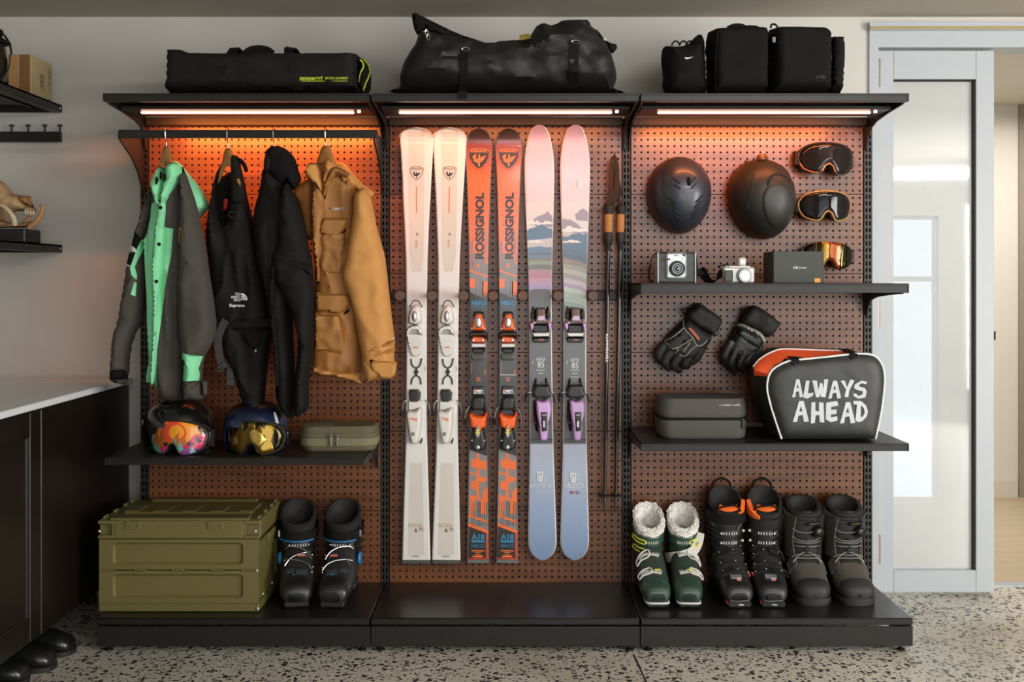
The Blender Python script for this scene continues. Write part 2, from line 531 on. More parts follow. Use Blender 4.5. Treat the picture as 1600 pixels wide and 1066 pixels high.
# door frame
structure('trim_door_frame', M_frame, ((DL, WY - 0.012, 0), (1.452, WY + 0.12, DH)), ((1.452, WY - 0.0119, 2.168), (DR, WY + 0.12, DH)),
          ((DL - 0.004, WY - 0.03, DH), (DR, WY - 0.0005, 2.262)))
structure('trim_door_head', mat('raw_timber_edge', '#a08f68', 0.8), ((DL - 0.004, WY - 0.034, 2.234), (DR, WY - 0.03, 2.246)))
# glazed door leaf
lx0, lx1, ly = 1.457, 1.918, WY + 0.012
gx_0, gx_1, gz0, gz1 = 1.520, 1.846, 0.10, 2.046
dr = MB()
def rail(x0, x1, z0, z1, b=dr): b.box(((x0 + x1) / 2, ly + 0.022, (z0 + z1) / 2), (x1 - x0, 0.044, z1 - z0), 0.002)
rail(lx0, gx_0, 0.012, 2.160); rail(gx_1, lx1, 0.012, 2.160); rail(gx_0, gx_1, 0.012, gz0); rail(gx_0, gx_1, gz1, 2.160)
door = dr.build('door_1', M_frame, None, 0, 'structure')
door['label'] = 'pale grey framed glass door beside the shelving'
def glass_mat():
    m = bpy.data.materials.new('reflection_white_glass'); m.use_nodes = True
    nt = m.node_tree; N, L = nt.nodes, nt.links
    N.remove(N['Principled BSDF']); out = N['Material Output']
    t = N.new('ShaderNodeBsdfTransparent'); g = N.new('ShaderNodeBsdfGlossy'); d = N.new('ShaderNodeBsdfDiffuse'); tl = N.new('ShaderNodeBsdfTranslucent')
    g.inputs['Roughness'].default_value = 0.03
    t.inputs['Color'].default_value = (0.95, 0.98, 1.0, 1)
    d.inputs['Color'].default_value = (0.80, 0.86, 0.9, 1); tl.inputs['Color'].default_value = (0.85, 0.88, 0.9, 1)  # white diffuse share stands in for the bright room reflected in the pane
    a = N.new('ShaderNodeMixShader'); a.inputs[0].default_value = 0.5; L.new(d.outputs[0], a.inputs[1]); L.new(tl.outputs[0], a.inputs[2])
    b2 = N.new('ShaderNodeMixShader'); b2.inputs[0].default_value = 0.46; L.new(t.outputs[0], b2.inputs[1]); L.new(a.outputs[0], b2.inputs[2])
    c = N.new('ShaderNodeMixShader'); c.inputs[0].default_value = 0.16; L.new(b2.outputs[0], c.inputs[1]); L.new(g.outputs[0], c.inputs[2])
    nz = N.new('ShaderNodeTexNoise'); nz.inputs['Scale'].default_value = 3
    L.new(c.outputs[0], out.inputs[0])
    return m
b = MB(); b.box(((gx_0 + gx_1) / 2, ly + 0.026, (gz0 + gz1) / 2), (gx_1 - gx_0, 0.006, gz1 - gz0))
b.build('pane', glass_mat(), door, 0)
b = MB(); b.box((gx_1 - 0.005, ly + 0.012, (gz0 + gz1) / 2), (0.008, 0.02, gz1 - gz0)); b.box(((gx_0 + gx_1) / 2, ly + 0.012, gz1 - 0.003), (gx_1 - gx_0, 0.02, 0.006))
b.build('gasket', M_dark, door, 0)
M_steel = mat('brushed_steel', '#8d887d', 0.4, 0.8, var=0.08, stretch=(1, 1, 20))
for zc in (2.07, 1.115, 0.185):
    b = MB()
    for k in range(3): b.cyl((1.453, ly - 0.012, zc - 0.055 + k * 0.038), (1.453, ly - 0.012, zc - 0.055 + k * 0.038 + 0.035), 0.009)
    b.box((1.462, ly - 0.001, zc), (0.012, 0.003, 0.11))
    b.build('hinge', M_steel, door)
b = MB(); b.box((lx1 + 0.003, ly + 0.01, 1.03), (0.006, 0.02, 0.035)); b.build('latch', M_dark, door, 0)
# ---------------------------------------------------------------- shelving
UX = (-1.370, -0.468, 0.436, 1.342)
M_black = mat('black_powder_coat', '#1e1c19', 0.42, 0.0, var=0.08, scale=60, bump=0.03, bscale=900, spec=0.35)
def walnut():
    m = bpy.data.materials.new('walnut_laminate'); m.use_nodes = True
    nt = m.node_tree; N, L = nt.nodes, nt.links; b = N['Principled BSDF']
    tc = N.new('ShaderNodeTexCoord'); oi = N.new('ShaderNodeObjectInfo')
    mu = N.new('ShaderNodeVectorMath'); mu.operation = 'MULTIPLY_ADD'
    mu.inputs[1].default_value = (1, 1, 1)
    cx = N.new('ShaderNodeCombineXYZ')
    sc = N.new('ShaderNodeMath'); sc.operation = 'MULTIPLY'; sc.inputs[1].default_value = 37
    L.new(oi.outputs['Random'], sc.inputs[0]); L.new(sc.outputs[0], cx.inputs[0]); L.new(sc.outputs[0], cx.inputs[2])
    L.new(tc.outputs['Object'], mu.inputs[0]); L.new(cx.outputs[0], mu.inputs[2])
    mp = N.new('ShaderNodeMapping'); mp.inputs['Scale'].default_value = (1.1, 1, 16)
    L.new(mu.outputs[0], mp.inputs['Vector'])
    n1 = N.new('ShaderNodeTexNoise'); n1.inputs['Scale'].default_value = 2.2; n1.inputs['Detail'].default_value = 6; n1.inputs['Distortion'].default_value = 0.9
    L.new(mp.outputs[0], n1.inputs['Vector'])
    mp2 = N.new('ShaderNodeMapping'); mp2.inputs['Scale'].default_value = (9, 1, 420)
    L.new(mu.outputs[0], mp2.inputs['Vector'])
    n2 = N.new('ShaderNodeTexNoise'); n2.inputs['Scale'].default_value = 1.0; n2.inputs['Detail'].default_value = 2
    L.new(mp2.outputs[0], n2.inputs['Vector'])
    ad = N.new('ShaderNodeMath'); ad.operation = 'MULTIPLY_ADD'; ad.inputs[1].default_value = 0.35
    L.new(n2.outputs['Fac'], ad.inputs[0]); L.new(n1.outputs['Fac'], ad.inputs[2])
    cr = N.new('ShaderNodeValToRGB'); e = cr.color_ramp.elements
    e[0].position = 0.35; e[0].color = lin('#482713'); e[1].position = 0.95; e[1].color = lin('#78492c')
    L.new(ad.outputs[0], cr.inputs[0]); L.new(cr.outputs[0], b.inputs['Base Color'])
    b.inputs['Roughness'].default_value = 0.30
    return m
M_walnut = walnut()
# one perforated panel, shared by all: every hole is real
def pegboard(wd, ht, nx, nz, r=0.0041, t=0.008):
    vs, fs = [], []
    cw, ch = wd / nx, ht / nz
    def grid(i, j): return j * (nx + 1) + i
    for j in range(nz + 1):
        for i in range(nx + 1): vs.append((i * cw - wd / 2, 0, j * ch - ht / 2))
    K = 8
    for j in range(nz):
        for i in range(nx):
            cx, cz = (i + .5) * cw - wd / 2, (j + .5) * ch - ht / 2
            b = len(vs)
            for yy in (0, t):
                for k in range(K):
                    a = math.pi / 8 + 2 * math.pi * k / K - math.pi
                    vs.append((cx + r * math.cos(a), yy, cz + r * math.sin(a)))
            c = [grid(i, j), grid(i + 1, j), grid(i + 1, j + 1), grid(i, j + 1)]
            # ring verts start just past -180deg, counter-clockwise: k=1,2 bottom; 3,4 right; 5,6 top; 7,0 left
            for q in range(4):
                k0 = 1 + 2 * q
                fs.append((c[q], c[(q + 1) % 4], b + (k0 + 1) % K, b + k0))
                fs.append((c[(q + 1) % 4], b + (k0 + 2) % K, b + (k0 + 1) % K))
            for k in range(K): fs.append((b + k, b + (k + 1) % K, b + K + (k + 1) % K, b + K + k))
    # thickness at the rim
    b = len(vs)
    x, z = wd / 2, ht / 2
    vs += [(-x, 0, -z), (x, 0, -z), (x, 0, z), (-x, 0, z), (-x, .012, -z), (x, .012, -z), (x, .012, z), (-x, .012, z)]
    fs += [(b + i, b + 4 + i, b + 4 + (i + 1) % 4, b + (i + 1) % 4) for i in range(4)]
    m = MB(); m.add(vs, fs); return m
shelving = thing('shelving_frame', 'walnut brown pegboard wall shelving with black slotted uprights', 'shelving', (0, 0, 0))
PW, PH = 0.868, 0.2945
PB = pegboard(PW, PH, 35, 12)
p0 = None
EDGES = [1.862, 1.572, 1.274, 0.979, 0.684, 0.385, 0.10]
for bay in range(3):
    xc = (UX[bay] + UX[bay + 1]) / 2
    for row in range(6):
        zt, zb = EDGES[row], EDGES[row + 1]
        if p0 is None:
            p0 = PB.build('pegboard_panel', M_walnut, shelving, 0); o = p0
        else: o = inst(p0, 'pegboard_panel', shelving)
        o.location = (xc, 0, (zt + zb) / 2)
        o.scale = (1, 1, (zt - zb - 0.003) / PH)
for bay in range(3):
    xc = (UX[bay] + UX[bay + 1]) / 2
    b = MB(); b.box((xc, 0.030, 0.98), (0.87, 0.008, 1.76)); b.build('hole_shade_sheet', mat('hole_shade_black', '#0b0908', 0.9), shelving, 0)  # added near-black sheet, puts shade behind the peg holes
# slotted uprights
def upright():
    b = MB(); z0, z1, p = 0.05, 1.862, 0.025
    n = int((z1 - z0) / p)
    xs = [-0.015, -0.0095, -0.0035, 0.0035, 0.0095, 0.015]
    for i in range(n):
        za, zb = z0 + i * p, z0 + (i + 1) * p
        sa, sb = za + 0.005, zb - 0.005
        for c in range(5):
            x0, x1 = xs[c], xs[c + 1]
            if c in (1, 3):
                for (q0, q1) in ((za, sa), (sb, zb)): b.add([(x0, -.004, q0), (x1, -.004, q0), (x1, -.004, q1), (x0, -.004, q1)], [(0, 1, 2, 3)])
                r = [(x0, sa), (x1, sa), (x1, sb), (x0, sb)]
                b.add([(x, -.004, z) for x, z in r] + [(x, .02, z) for x, z in r], [(k, k + 4, (k + 1) % 4 + 4, (k + 1) % 4) for k in range(4)])
            else: b.add([(x0, -.004, za), (x1, -.004, za), (x1, -.004, zb), (x0, -.004, zb)], [(0, 1, 2, 3)])
    for sx in (-1, 1): b.add([(sx * .015, -.004, z0), (sx * .015, .05, z0), (sx * .015, .05, z1), (sx * .015, -.004, z1)], [(0, 1, 2, 3)])
    b.box((0, 0.056, (z0 + z1) / 2), (0.03, 0.01, z1 - z0), mi=1)
    return b
u0 = None
for x in UX:
    if u0 is None:
        u0 = upright().build('upright', [M_black, M_dark], shelving, 0); u0.location = (x, 0, 0)
    else: inst(u0, 'upright', shelving, (x, 0, 0))
# shelves that hook into the uprights
M_led = bpy.data.materials.new('led_diffuser'); M_led.use_nodes = True
_b = M_led.node_tree.nodes['Principled BSDF']
_b.inputs['Emission Color'].default_value = (1.0, 0.52, 0.36, 1); _b.inputs['Emission Strength'].default_value = 6.0
FR = -0.43
def bracket(b, x, z, d, side, h=0.17):
    """pressed steel arm under a shelf: tall at the upright, tapering to the front with a curved belly"""
    lo = [(-0.022, z - h), (-0.028, z - h * .80), (-0.040, z - h * 0.56), (-0.068, z - h * 0.36), (-0.13, z - h * 0.22), (-0.25, z - h * 0.12), (-d + 0.015, z - h * 0.05)]
    prof = [(-0.005, z), (-0.005, z - h)] + lo + [(-d + 0.015, z)]
    n = len(prof); t = 0.0025
    vs = [(x - t, y, q) for y, q in prof] + [(x + t, y, q) for y, q in prof]
    b.add(vs, [tuple(range(n)), tuple(range(2 * n - 1, n - 1, -1))] + [(i, i + n, (i + 1) % n + n, (i + 1) % n) for i in range(n)])
def shelf(name, label, bay, zt, th, brh, led=False, dx0=0.004, dx1=0.004, depth=0.43):
    x0, x1 = UX[bay] + dx0, UX[bay + 1] - dx1
    t = thing(name, label, 'shelf', ((x0 + x1) / 2, 0, zt - th), group='black shelves')
    w = x1 - x0
    b = MB()
    b.box((0, -depth / 2 - 0.006, th - 0.003), (w, depth - 0.004, 0.006), 0.001)
    b.box((0, -depth + 0.0015, th / 2), (w, 0.003, th), 0.001)
    for sx in (-1, 1): b.box((sx * (w / 2 - 0.0015), -depth / 2 - 0.006, th / 2), (0.003, depth - 0.006, th))
    b.box((0, -depth + 0.016, 0.0015), (w - 0.006, 0.028, 0.003))
    b.build('board', M_black, t, 0)
    for sx in (-1, 1):
        b = MB(); bracket(b, sx * (w / 2 - 0.006), 0.001, depth - 0.02, sx, brh); b.build('bracket', M_black, t, 0)
    if led:
        b = MB(); b.box((0, -0.225, -0.002), (w - 0.03, 0.17, 0.012), 0.002); b.box((0, -0.03, -0.012), (w - 0.03, 0.04, 0.03), 0.002); b.build('light_channel', M_black, t, 0)
        b = MB(); b.box((0, -0.272, -0.014), (0.745, 0.012, 0.008), 0.002); b.build('led_strip', M_led, t)
        b = MB(); b.lathe([(0.0, 0), (0.006, 0.0), (0.006, 0.006), (0.0, 0.008)], (0.39, -0.272, -0.014), 10); b.build('switch_sensor', M_led, t)
    return t
shelf('top_shelf', 'black top shelf with warm light strip above the hanging jackets', 0, 1.877, 0.026, 0.115, True)
shelf('top_shelf', 'black top shelf with warm light strip above the skis', 1, 1.877, 0.026, 0.115, True)
shelf('top_shelf', 'black top shelf with warm light strip above the wall hung helmets', 2, 1.877, 0.026, 0.115, True)
shelf('metal_shelf', 'black shelf under the jackets holding two helmets and an olive pouch', 0, 0.653, 0.024, 0.08, False, 0.010, 0.022)
shelf('metal_shelf', 'black shelf holding two cameras and a dark box', 2, 1.239, 0.032, 0.09)
shelf('metal_shelf', 'black shelf holding a hard case and the black carry bag', 2, 0.702, 0.026, 0.085)
# base units
for bay, lb in enumerate(('black base deck under the olive crate', 'empty black base deck below the skis', 'black base deck carrying three pairs of boots')):
    x0, x1 = UX[bay] + 0.001, UX[bay + 1] - 0.001
    if bay == 0: x0 -= 0.016
    if bay == 2: x1 += 0.010
    t = thing('base_unit', lb, 'shelf base', ((x0 + x1) / 2, 0, 0.0), group='base decks of the shelving')
    w = x1 - x0
    b = MB()
    b.box((0, -0.222, 0.106), (w - 0.002, 0.434, 0.024), 0.003)
    b.build('deck', mat('deck_coat', '#181614', 0.33, var=0.1, scale=40), t)
    b = MB()
    b.box((0, -0.432, 0.056), (w - 0.001, 0.006, 0.066), 0.001)
    for sx in (-1, 1): b.box((sx * (w / 2 - 0.003), -0.22, 0.056), (0.004, 0.42, 0.066))
    b.build('kick_plate', M_black, t, 0)
    for sx in (-1, 1):
        for y in (-0.405, -0.04):
            b = MB(); b.cyl((0, 0, 0.006), (0, 0, 0.03), 0.005); b.lathe([(0.0, 0), (0.014, 0), (0.014, 0.005), (0.008, 0.009), (0, 0.009)], n=12)
            o = b.build('foot', M_black, t); o.location = (sx * (w / 2 - 0.03), y, 0)
# clothes rail
rl = thing('clothes_rail', 'black flat clothes rail under the lit top shelf carrying four hangers', 'clothes rail', (-0.918, -0.27, 1.762))
b = MB(); b.box((0, 0, 0), (0.905, 0.012, 0.029), 0.002); b.build('bar', M_black, rl, 0)
for sx, xx in ((-1, -0.452), (1, 0.440)):
    b = MB()
    pr = [(0.265, 0.014), (-0.0, 0.014), (-0.004, -0.014), (0.03, -0.03), (0.13, -0.07), (0.20, -0.12), (0.235, -0.17), (0.265, -0.19)]
    n = len(pr)
    vs = [(xx - .003, y, z) for y, z in pr] + [(xx + .003, y, z) for y, z in pr]
    b.add(vs, [tuple(range(n)), tuple(range(2 * n - 1, n - 1, -1))] + [(i, i + n, (i + 1) % n + n, (i + 1) % n) for i in range(n)])
    b.build('bracket', M_black, rl, 0)
# ski rack
M_peg = mat('walnut_peg', '#5b3d2c', 0.5, var=0.3, scale=25, stretch=(1, 1, 6))
rk = thing('ski_rack', 'dark rack bar with round walnut pegs holding the skis', 'ski rack', (0, 0, P(800, 462, -0.03).z))
b = MB(); b.box((-0.016, -0.014, 0), (0.88, 0.02, 0.038), 0.003); b.build('bar', M_black, rk, 0)
for px in (624.5, 675, 724.5, 770.5, 816.5, 871.5, 926.5):
    b = MB()
    x = P(px, 462, -0.10).x
    b.cyl((x, -0.09, 0), (x, -0.02, 0), 0.011, n=12)
    b.lathe([(0.0, 0.0), (0.018, 0.0), (0.0195, 0.002), (0.0195, 0.020), (0.017, 0.024), (0.0, 0.024)], (x, -0.089, 0), 20, rot=Matrix.Rotation(R(90), 4, 'X'))
    b.build('peg', M_peg, rk)
# ---------------------------------------------------------------- bags on the top shelves
M_bagA = mat('charcoal_canvas', '#1a1815', 0.8, var=0.3, scale=14, bump=0.35, bscale=300, spec=0.2)
M_bagB = mat('black_tarpaulin', '#131210', 0.6, var=0.35, scale=9, bump=0.8, bscale=22)
M_bagC = mat('black_nylon', '#100f0d', 0.85, var=0.2, scale=20, bump=0.3, bscale=260, spec=0.2)
M_web = mat('black_webbing', '#100e0c', 0.75, var=0.2, bump=0.4, bscale=500, spec=0.2)
M_neon = mat('neon_yellow_print', '#b9c92a', 0.6, var=0.05)
M_print = mat('white_print', '#d9d9d6', 0.6, var=0.05)
M_chrome = mat('polished_metal', '#c9c9c6', 0.2, 1.0, var=0.05)
SZ = 1.878
FLAT = lambda q: (q[0], q[1], max(q[2], 0.001))     # a bag's flat bottom on its shelf
def drop(pts, zmin): return [(x, max(z, zmin)) for x, z in pts]
# long ski boot duffel with neon lettering
Y = -0.22
g = L3(425, 145, Y); g.o.z = SZ
t = thing('duffel_bag', 'long charcoal duffel with neon yellow lettering at the end above the jackets', 'bag', g.o)
ol = drop(g.xz([(268, 149), (269.5, 120), (271, 86), (276, 82), (290, 83), (318, 87), (370, 88), (440, 87), (520, 86), (558, 85), (565, 92), (566, 120), (565, 149)]), 0.0)
ol = [(x, -0.07 if z < 0.012 else z) for x, z in ol]
b = MB(); fA = b.puff(ol, 0, 0.13, 0.13, 0.05, 0.016, disp=wr(7, 9, 0.006, 2.0), p=3.2, post=FLAT); b.build('body', M_bagA, t)
for (x0, x1, xt) in ((358, 360, 373), (474, 471, 460)):
    b = MB()
    pa = g.xz([(x0, 147), (x1, 120), (xt, 90), (xt + 1, 81)])
    pts = [(x, fA(x, z) - 0.003 if k < 3 else -0.06, max(z, 0.004)) for k, (x, z) in enumerate(pa)]
    pts.append((pts[-1][0], 0.05, pts[-1][2] - 0.01)); pts.append((pts[-1][0], 0.10, pts[-1][2] - 0.03))
    b.tube(smooth_poly(pts, 4, False), 0, flat=(0.032, 0.003), up=(0, -1, 0.3)); b.build('strap', M_web, t)
pa = g.xz([(385, 90), (393, 83), (405, 80), (420, 82), (428, 88)])
b = MB(); b.tube(smooth_poly([(x, -0.03, z) for x, z in pa], 3, False), 0, flat=(0.03, 0.004), up=(0, 1, 0)); b.build('handle', M_web, t)
b = MB()
c = g.xz([(496, 133.5), (535, 133)])
b.text('zamperrri', c[0], 0.078, 0.018, surf=fA, bold=0.03, shear=0.25); b.text('RECTRAC EQUIPMENT', c[1], 0.078, 0.009, surf=fA, bold=0.02, shear=0.2)
q = g.xz([(481, 138), (551, 136)]); b.box(((q[0][0] + q[1][0]) / 2, fA(*q[0]) - .0006, (q[0][1] + q[1][1]) / 2), (0.16, 0.001, 0.002))
b.build('lettering', M_neon, t, 0)
ol = g.xz([(562, 92), (570, 94), (577, 103), (579, 118), (578, 135), (572, 146), (562, 146)])
b = MB(); f2 = b.puff(drop(ol, 0.001), 0.02, 0.10, 0.08, 0.02, 0.012); b.build('end_pocket', M_bagC, t)
b = MB()
for pp in ([(563, 92), (572, 97), (578, 107), (578, 120), (575, 134), (570, 145)], [(565, 99), (571, 104), (572, 113), (567, 122), (565, 133)]):
    pa = smooth_poly(g.xz(pp), 4, False)
    b.tube([(x, f2(x, z) - 0.004, z) for x, z in pa], 0.0028, 5)
b.build('piping', M_neon, t, label='neon yellow piping')

# big black tarpaulin duffel
Y = -0.22
g = L3(795, 145, Y); g.o.z = SZ
t = thing('expedition_duffel', 'large slumped black tarpaulin duffel with a small yellow tag above the skis', 'bag', g.o)
ol = g.xz([(630, 149), (626, 135), (625, 118), (630, 104), (637, 88), (650, 70), (653, 56), (664, 52), (690, 56), (720, 62), (760, 68), (800, 66), (820, 62), (830, 54), (838, 41), (848, 39), (858, 43), (872, 36), (892, 32), (914, 33), (922, 42), (932, 48), (942, 60), (950, 72), (957, 90), (962, 108), (963, 124), (958, 138), (956, 149)])
ol = [(x, -0.13 if z < 0.02 else z) for x, z in smooth_poly(ol, 2)]
_d1, _d2 = wr(5, 11, 0.018, 5.0), wr(16, 22, 0.006, 1.3)
dd = lambda x, z: _d1(x, z) + _d2(x, z)
b = MB(); fB = b.puff(ol, 0, 0.15, 0.15, 0.085, 0.016, disp=dd, post=FLAT); b.build('body', M_bagB, t)
ol = g.xz([(653, 58), (646, 38), (645, 26), (650, 23), (660, 28), (690, 43), (720, 57), (748, 66), (752, 74), (735, 74), (700, 66), (672, 54), (668, 48)])
b = MB(); b.puff(smooth_poly(ol, 2), -0.03, 0.025, 0.025, 0.012, 0.012); b.build('shoulder_strap', M_web, t)
ol = g.xz([(835, 62), (840, 46), (850, 41), (862, 46), (880, 40), (915, 36), (922, 46), (938, 60), (944, 74), (930, 70), (905, 62), (870, 60), (850, 66)])
b = MB(); b.puff(smooth_poly(ol, 2), -0.05, 0.06, 0.03, 0.03, 0.014, disp=wr(9, 9, 0.012, 8)); b.build('top_flap', M_bagB, t)
ol = g.xz([(944, 66), (952, 70), (962, 72), (963, 78), (957, 86), (948, 84)])
b = MB(); b.puff(ol, -0.03, 0.03, 0.03, 0.012, 0.008); b.build('end_toggle', M_web, t)
for (a, bq, wd) in (((728, 88), (727, 152), 0.030), ((893, 80), (892, 148), 0.033)):
    b = MB()
    pa = [tuple(a)] + [(a[0] + (bq[0] - a[0]) * k / 6, a[1] + (bq[1] - a[1]) * k / 6) for k in range(1, 7)]
    pts = []
    for x, z in g.xz(pa): pts.append((x, (fB(x, z) if z > 0.008 else -0.16) - 0.004, max(z, 0.003)))
    if bq[1] > 150: pts[-1] = (pts[-1][0], -0.222, 0.001); pts.append((pts[-1][0], -0.2225, -0.02))
    b.tube(pts, 0, flat=(wd, 0.003), up=(0, -1, 0)); st = b.build('compression_strap', M_web, t)
    x, z = g.xz([(a[0] + 2, a[1] + 2)])[0]
    b = MB(); b.tube([(x + .014 * math.cos(k * math.pi / 4), fB(x, z) - 0.008, z + .006 * math.sin(k * math.pi / 4)) for k in range(8)], 0.0016, 5, closed=True); b.build('buckle', M_chrome, st)
b = MB()
for (x0, x1, z0, z1, of) in ((811, 826, 64.5, 74.5, .003), (812, 829, 73.5, 76, .0045)):
    vs = []
    for r in range(4):
        for c in range(4):
            px_ = x0 + (x1 - x0) * c / 3; py_ = z0 + (z1 - z0) * r / 3 - (px_ - x0) * .12
            x, z = g.xz([(px_, py_)])[0]; vs.append((x, fB(x, z - .016) - of, z))
    b.add(vs, [(r * 4 + c, r * 4 + 4 + c, r * 4 + 5 + c, r * 4 + 1 + c) for r in range(3) for c in range(3)])
b.build('yellow_tag', mat('faded_yellow_patch', '#b9a04c', 0.7), t, 0, label='faded yellow sewn tag')
for k in range(2):
    b = MB()
    x, z = g.xz([(671 + 3 * k, 64 + 8 * k)])[0]
    b.tube([(x + .005 * math.cos(j * math.pi / 4), fB(x, z) - 0.008, z + .012 * math.sin(j * math.pi / 4)) for j in range(8)], 0.0016, 5, closed=True); b.build('ring', M_chrome, t)
b = MB(); x, z = g.xz([(942, 70)])[0]; b.lathe([(0.0, 0), (0.006, 0), (0.006, 0.004), (0, 0.004)], (x, fB(x, z) - 0.006, z), 8, rot=Matrix.Rotation(R(90), 4, 'X'))
b.build('ring', M_chrome, t)

# three black soft bags above the helmets
g = L3(1073, 145, -0.24); g.o.z = SZ
t = thing('helmet_bag', 'small black drawstring bag with a white swoosh mark', 'bag', g.o)
ol = g.xz([(1040, 149), (1036, 120), (1033, 98), (1034, 80), (1040, 72), (1056, 73), (1072, 71), (1080, 64), (1091, 54), (1098, 60), (1101, 80), (1102, 120), (1101, 149)])
ol = [(x, -0.07 if z < 0.012 else z) for x, z in smooth_poly(ol, 2)]
b = MB(); f = b.puff(ol, 0, 0.10, 0.10, 0.06, 0.012, disp=wr(14, 9, 0.006, 3), post=FLAT); b.build('body', M_bagC, t)
b = MB(); pl = smooth_poly(g.xz([(1062.5, 99.5), (1065, 101.5), (1070, 100.5), (1075.5, 98), (1070, 98.8), (1066, 99.4), (1064.5, 98.6)]), 3)
b.add([(x, f(x, z) - 0.0012, z) for x, z in pl], [tuple(range(len(pl)))[::-1]]); b.build('swoosh_mark', M_print, t, 0)
b = MB()
for c in (1054, 1066, 1076):
    pa = g.xz([(c - 6, 73), (c - 3, 68), (c + 1, 66), (c + 5, 69), (c + 7, 73)])
    b.tube(smooth_poly([(x, -0.02, z) for x, z in pa], 3, False), 0.003, 6)
b.build('drawcord', M_web, t)
g = L3(1150, 145, -0.25); g.o.z = SZ
t = thing('backpack', 'plain upright black backpack standing between two other black bags', 'bag', g.o)
ol = g.xz([(1107, 149), (1105, 100), (1104, 66), (1106, 51), (1116, 49), (1140, 48.5), (1160, 45), (1190, 47), (1195, 60), (1194, 100), (1193, 149)])
ol = [(x, -0.07 if z < 0.012 else z) for x, z in ol]
b = MB(); f = b.puff(ol, 0, 0.12, 0.11, 0.035, 0.013, disp=wr(6, 5, 0.005, 12), p=2.6, post=FLAT); b.build('body', M_bagC, t)
b = MB(); pa = g.xz([(1136, 49), (1145, 45), (1156, 45), (1162, 48)]); b.tube(smooth_poly([(x, -0.02, z + .001) for x, z in pa], 3, False), 0, flat=(0.025, 0.004), up=(0, 1, 0)); b.build('handle', M_web, t)
b = MB(); pa = g.xz([(1112, 60), (1110, 100), (1111, 146)]); b.tube([(x, f(x, z) - 0.001, max(z, .003)) for x, z in pa], 0.0035, 5); b.build('zipper', M_web, t)
g = L3(1258, 145, -0.25); g.o.z = SZ
t = thing('backpack', 'boxy black pack with side pocket and grey zip pull nearest the glass door', 'bag', g.o)
ol = g.xz([(1198, 149), (1197, 100), (1196, 58), (1202, 47), (1240, 47), (1278, 49), (1286, 53), (1290, 62), (1291, 100), (1289, 149)])
ol = [(x, -0.07 if z < 0.012 else z) for x, z in ol]
b = MB(); f = b.puff(ol, 0, 0.13, 0.11, 0.035, 0.013, disp=wr(6, 5, 0.004, 22), p=2.6, post=FLAT); b.build('body', M_bagC, t)
ol = g.xz([(1287, 149), (1288, 100), (1287, 62), (1292, 60), (1313, 60), (1314, 90), (1313, 120), (1311, 149)])
ol = [(x, -0.07 if z < 0.012 else z) for x, z in ol]
b = MB(); b.puff(ol, 0, 0.09, 0.09, 0.02, 0.012, disp=wr(20, 8, 0.004, 2), post=FLAT); b.build('side_pocket', M_web, t)
b = MB(); x, z = g.xz([(1195.5, 73)])[0]; b.box((x + .004, f(x + .01, z) - 0.012, z), (0.012, 0.004, 0.02), 0.002); b.build('zip_pull', mat('grey_plastic', '#73726e', 0.5), t)
b = MB(); pa = g.xz([(1199, 49), (1200, 44), (1205, 43), (1209, 47), (1212, 53)]); b.tube(smooth_poly([(x, -0.05, z) for x, z in pa], 3, False), 0.0035, 6); b.build('cord_loop', M_web, t)
b = MB(); b.text('DB', g.xz([(1266, 131)])[0], 0.03, 0.010, surf=f, bold=0.02); b.build('raised_print', mat('faint_print', '#0b0b0a', 0.5), t, 0)
# ---------------------------------------------------------------- hangers and clothes on the rail
M_beech = mat('beech_hanger', '#b27a43', 0.4, var=0.2, scale=10, stretch=(2, 2, 14))
RZ = 1.762
def hanger(px, py, label, ang, wscale=1.0, Y=-0.27, half=0.20):
    """wooden coat hanger: hook over the rail, shoulders falling away, turned by ang about the vertical"""
    o = P(px, 203, Y)
    t = thing('coat_hanger', label, 'hanger', (o.x, Y, RZ), ang, 'wooden coat hangers on the rail')
    zt = P(px, py, Y).z - RZ              # top of the wood
    b = MB()
    Q = Matrix.Rotation(-ang, 4, 'Z')     # the hook itself stays square to the rail
    pts = [Q @ Vector((0, y, z)) for (y, z) in ((0.022, -0.004), (0.021, 0.010), (0.012, 0.0195), (0.0, 0.021), (-0.012, 0.0185), (-0.0155, 0.006), (-0.011, -0.016), (-0.003, -0.026), (0, -0.034), (0, zt - 0.005))]
    b.tube(smooth_poly([tuple(q) for q in pts], 4, False), 0.0019, 7)
    b.build('hook', M_chrome, t)
    b = MB()
    pr = []
    W_ = half
    top = [(-W_, zt - 0.125), (-W_ * 0.7, zt - 0.090), (-W_ * .42, zt - 0.052), (-0.024, zt - 0.014), (-0.012, zt), (0.012, zt), (0.024, zt - 0.014), (W_ * .42, zt - 0.052), (W_ * 0.7, zt - 0.090), (W_, zt - 0.125)]
    bot = [(W_ + 0.002, zt - 0.145), (W_ * 0.7, zt - 0.118), (W_ * .36, zt - 0.085), (0.012, zt - 0.064), (-0.012, zt - 0.064), (-W_ * .36, zt - 0.085), (-W_ * 0.7, zt - 0.118), (-W_ - 0.002, zt - 0.145)]
    b.puff(smooth_poly(top, 2, False) + smooth_poly(bot, 2, False), 0, 0.007, 0.007, 0.012, 0.012)
    b.build('arms', M_beech, t)
    return t
hanger(260, 229, 'wooden hanger under the green and grey jacket', R(-36), half=0.085)
hanger(356, 232, 'wooden hanger carrying the black bib trousers', R(-40), half=0.075)
hanger(428, 236, 'wooden hanger hidden inside the hooded black jacket', R(-40), half=0.06)
hanger(509, 228, 'wooden hanger under the tan parka', R(-30), half=0.095)

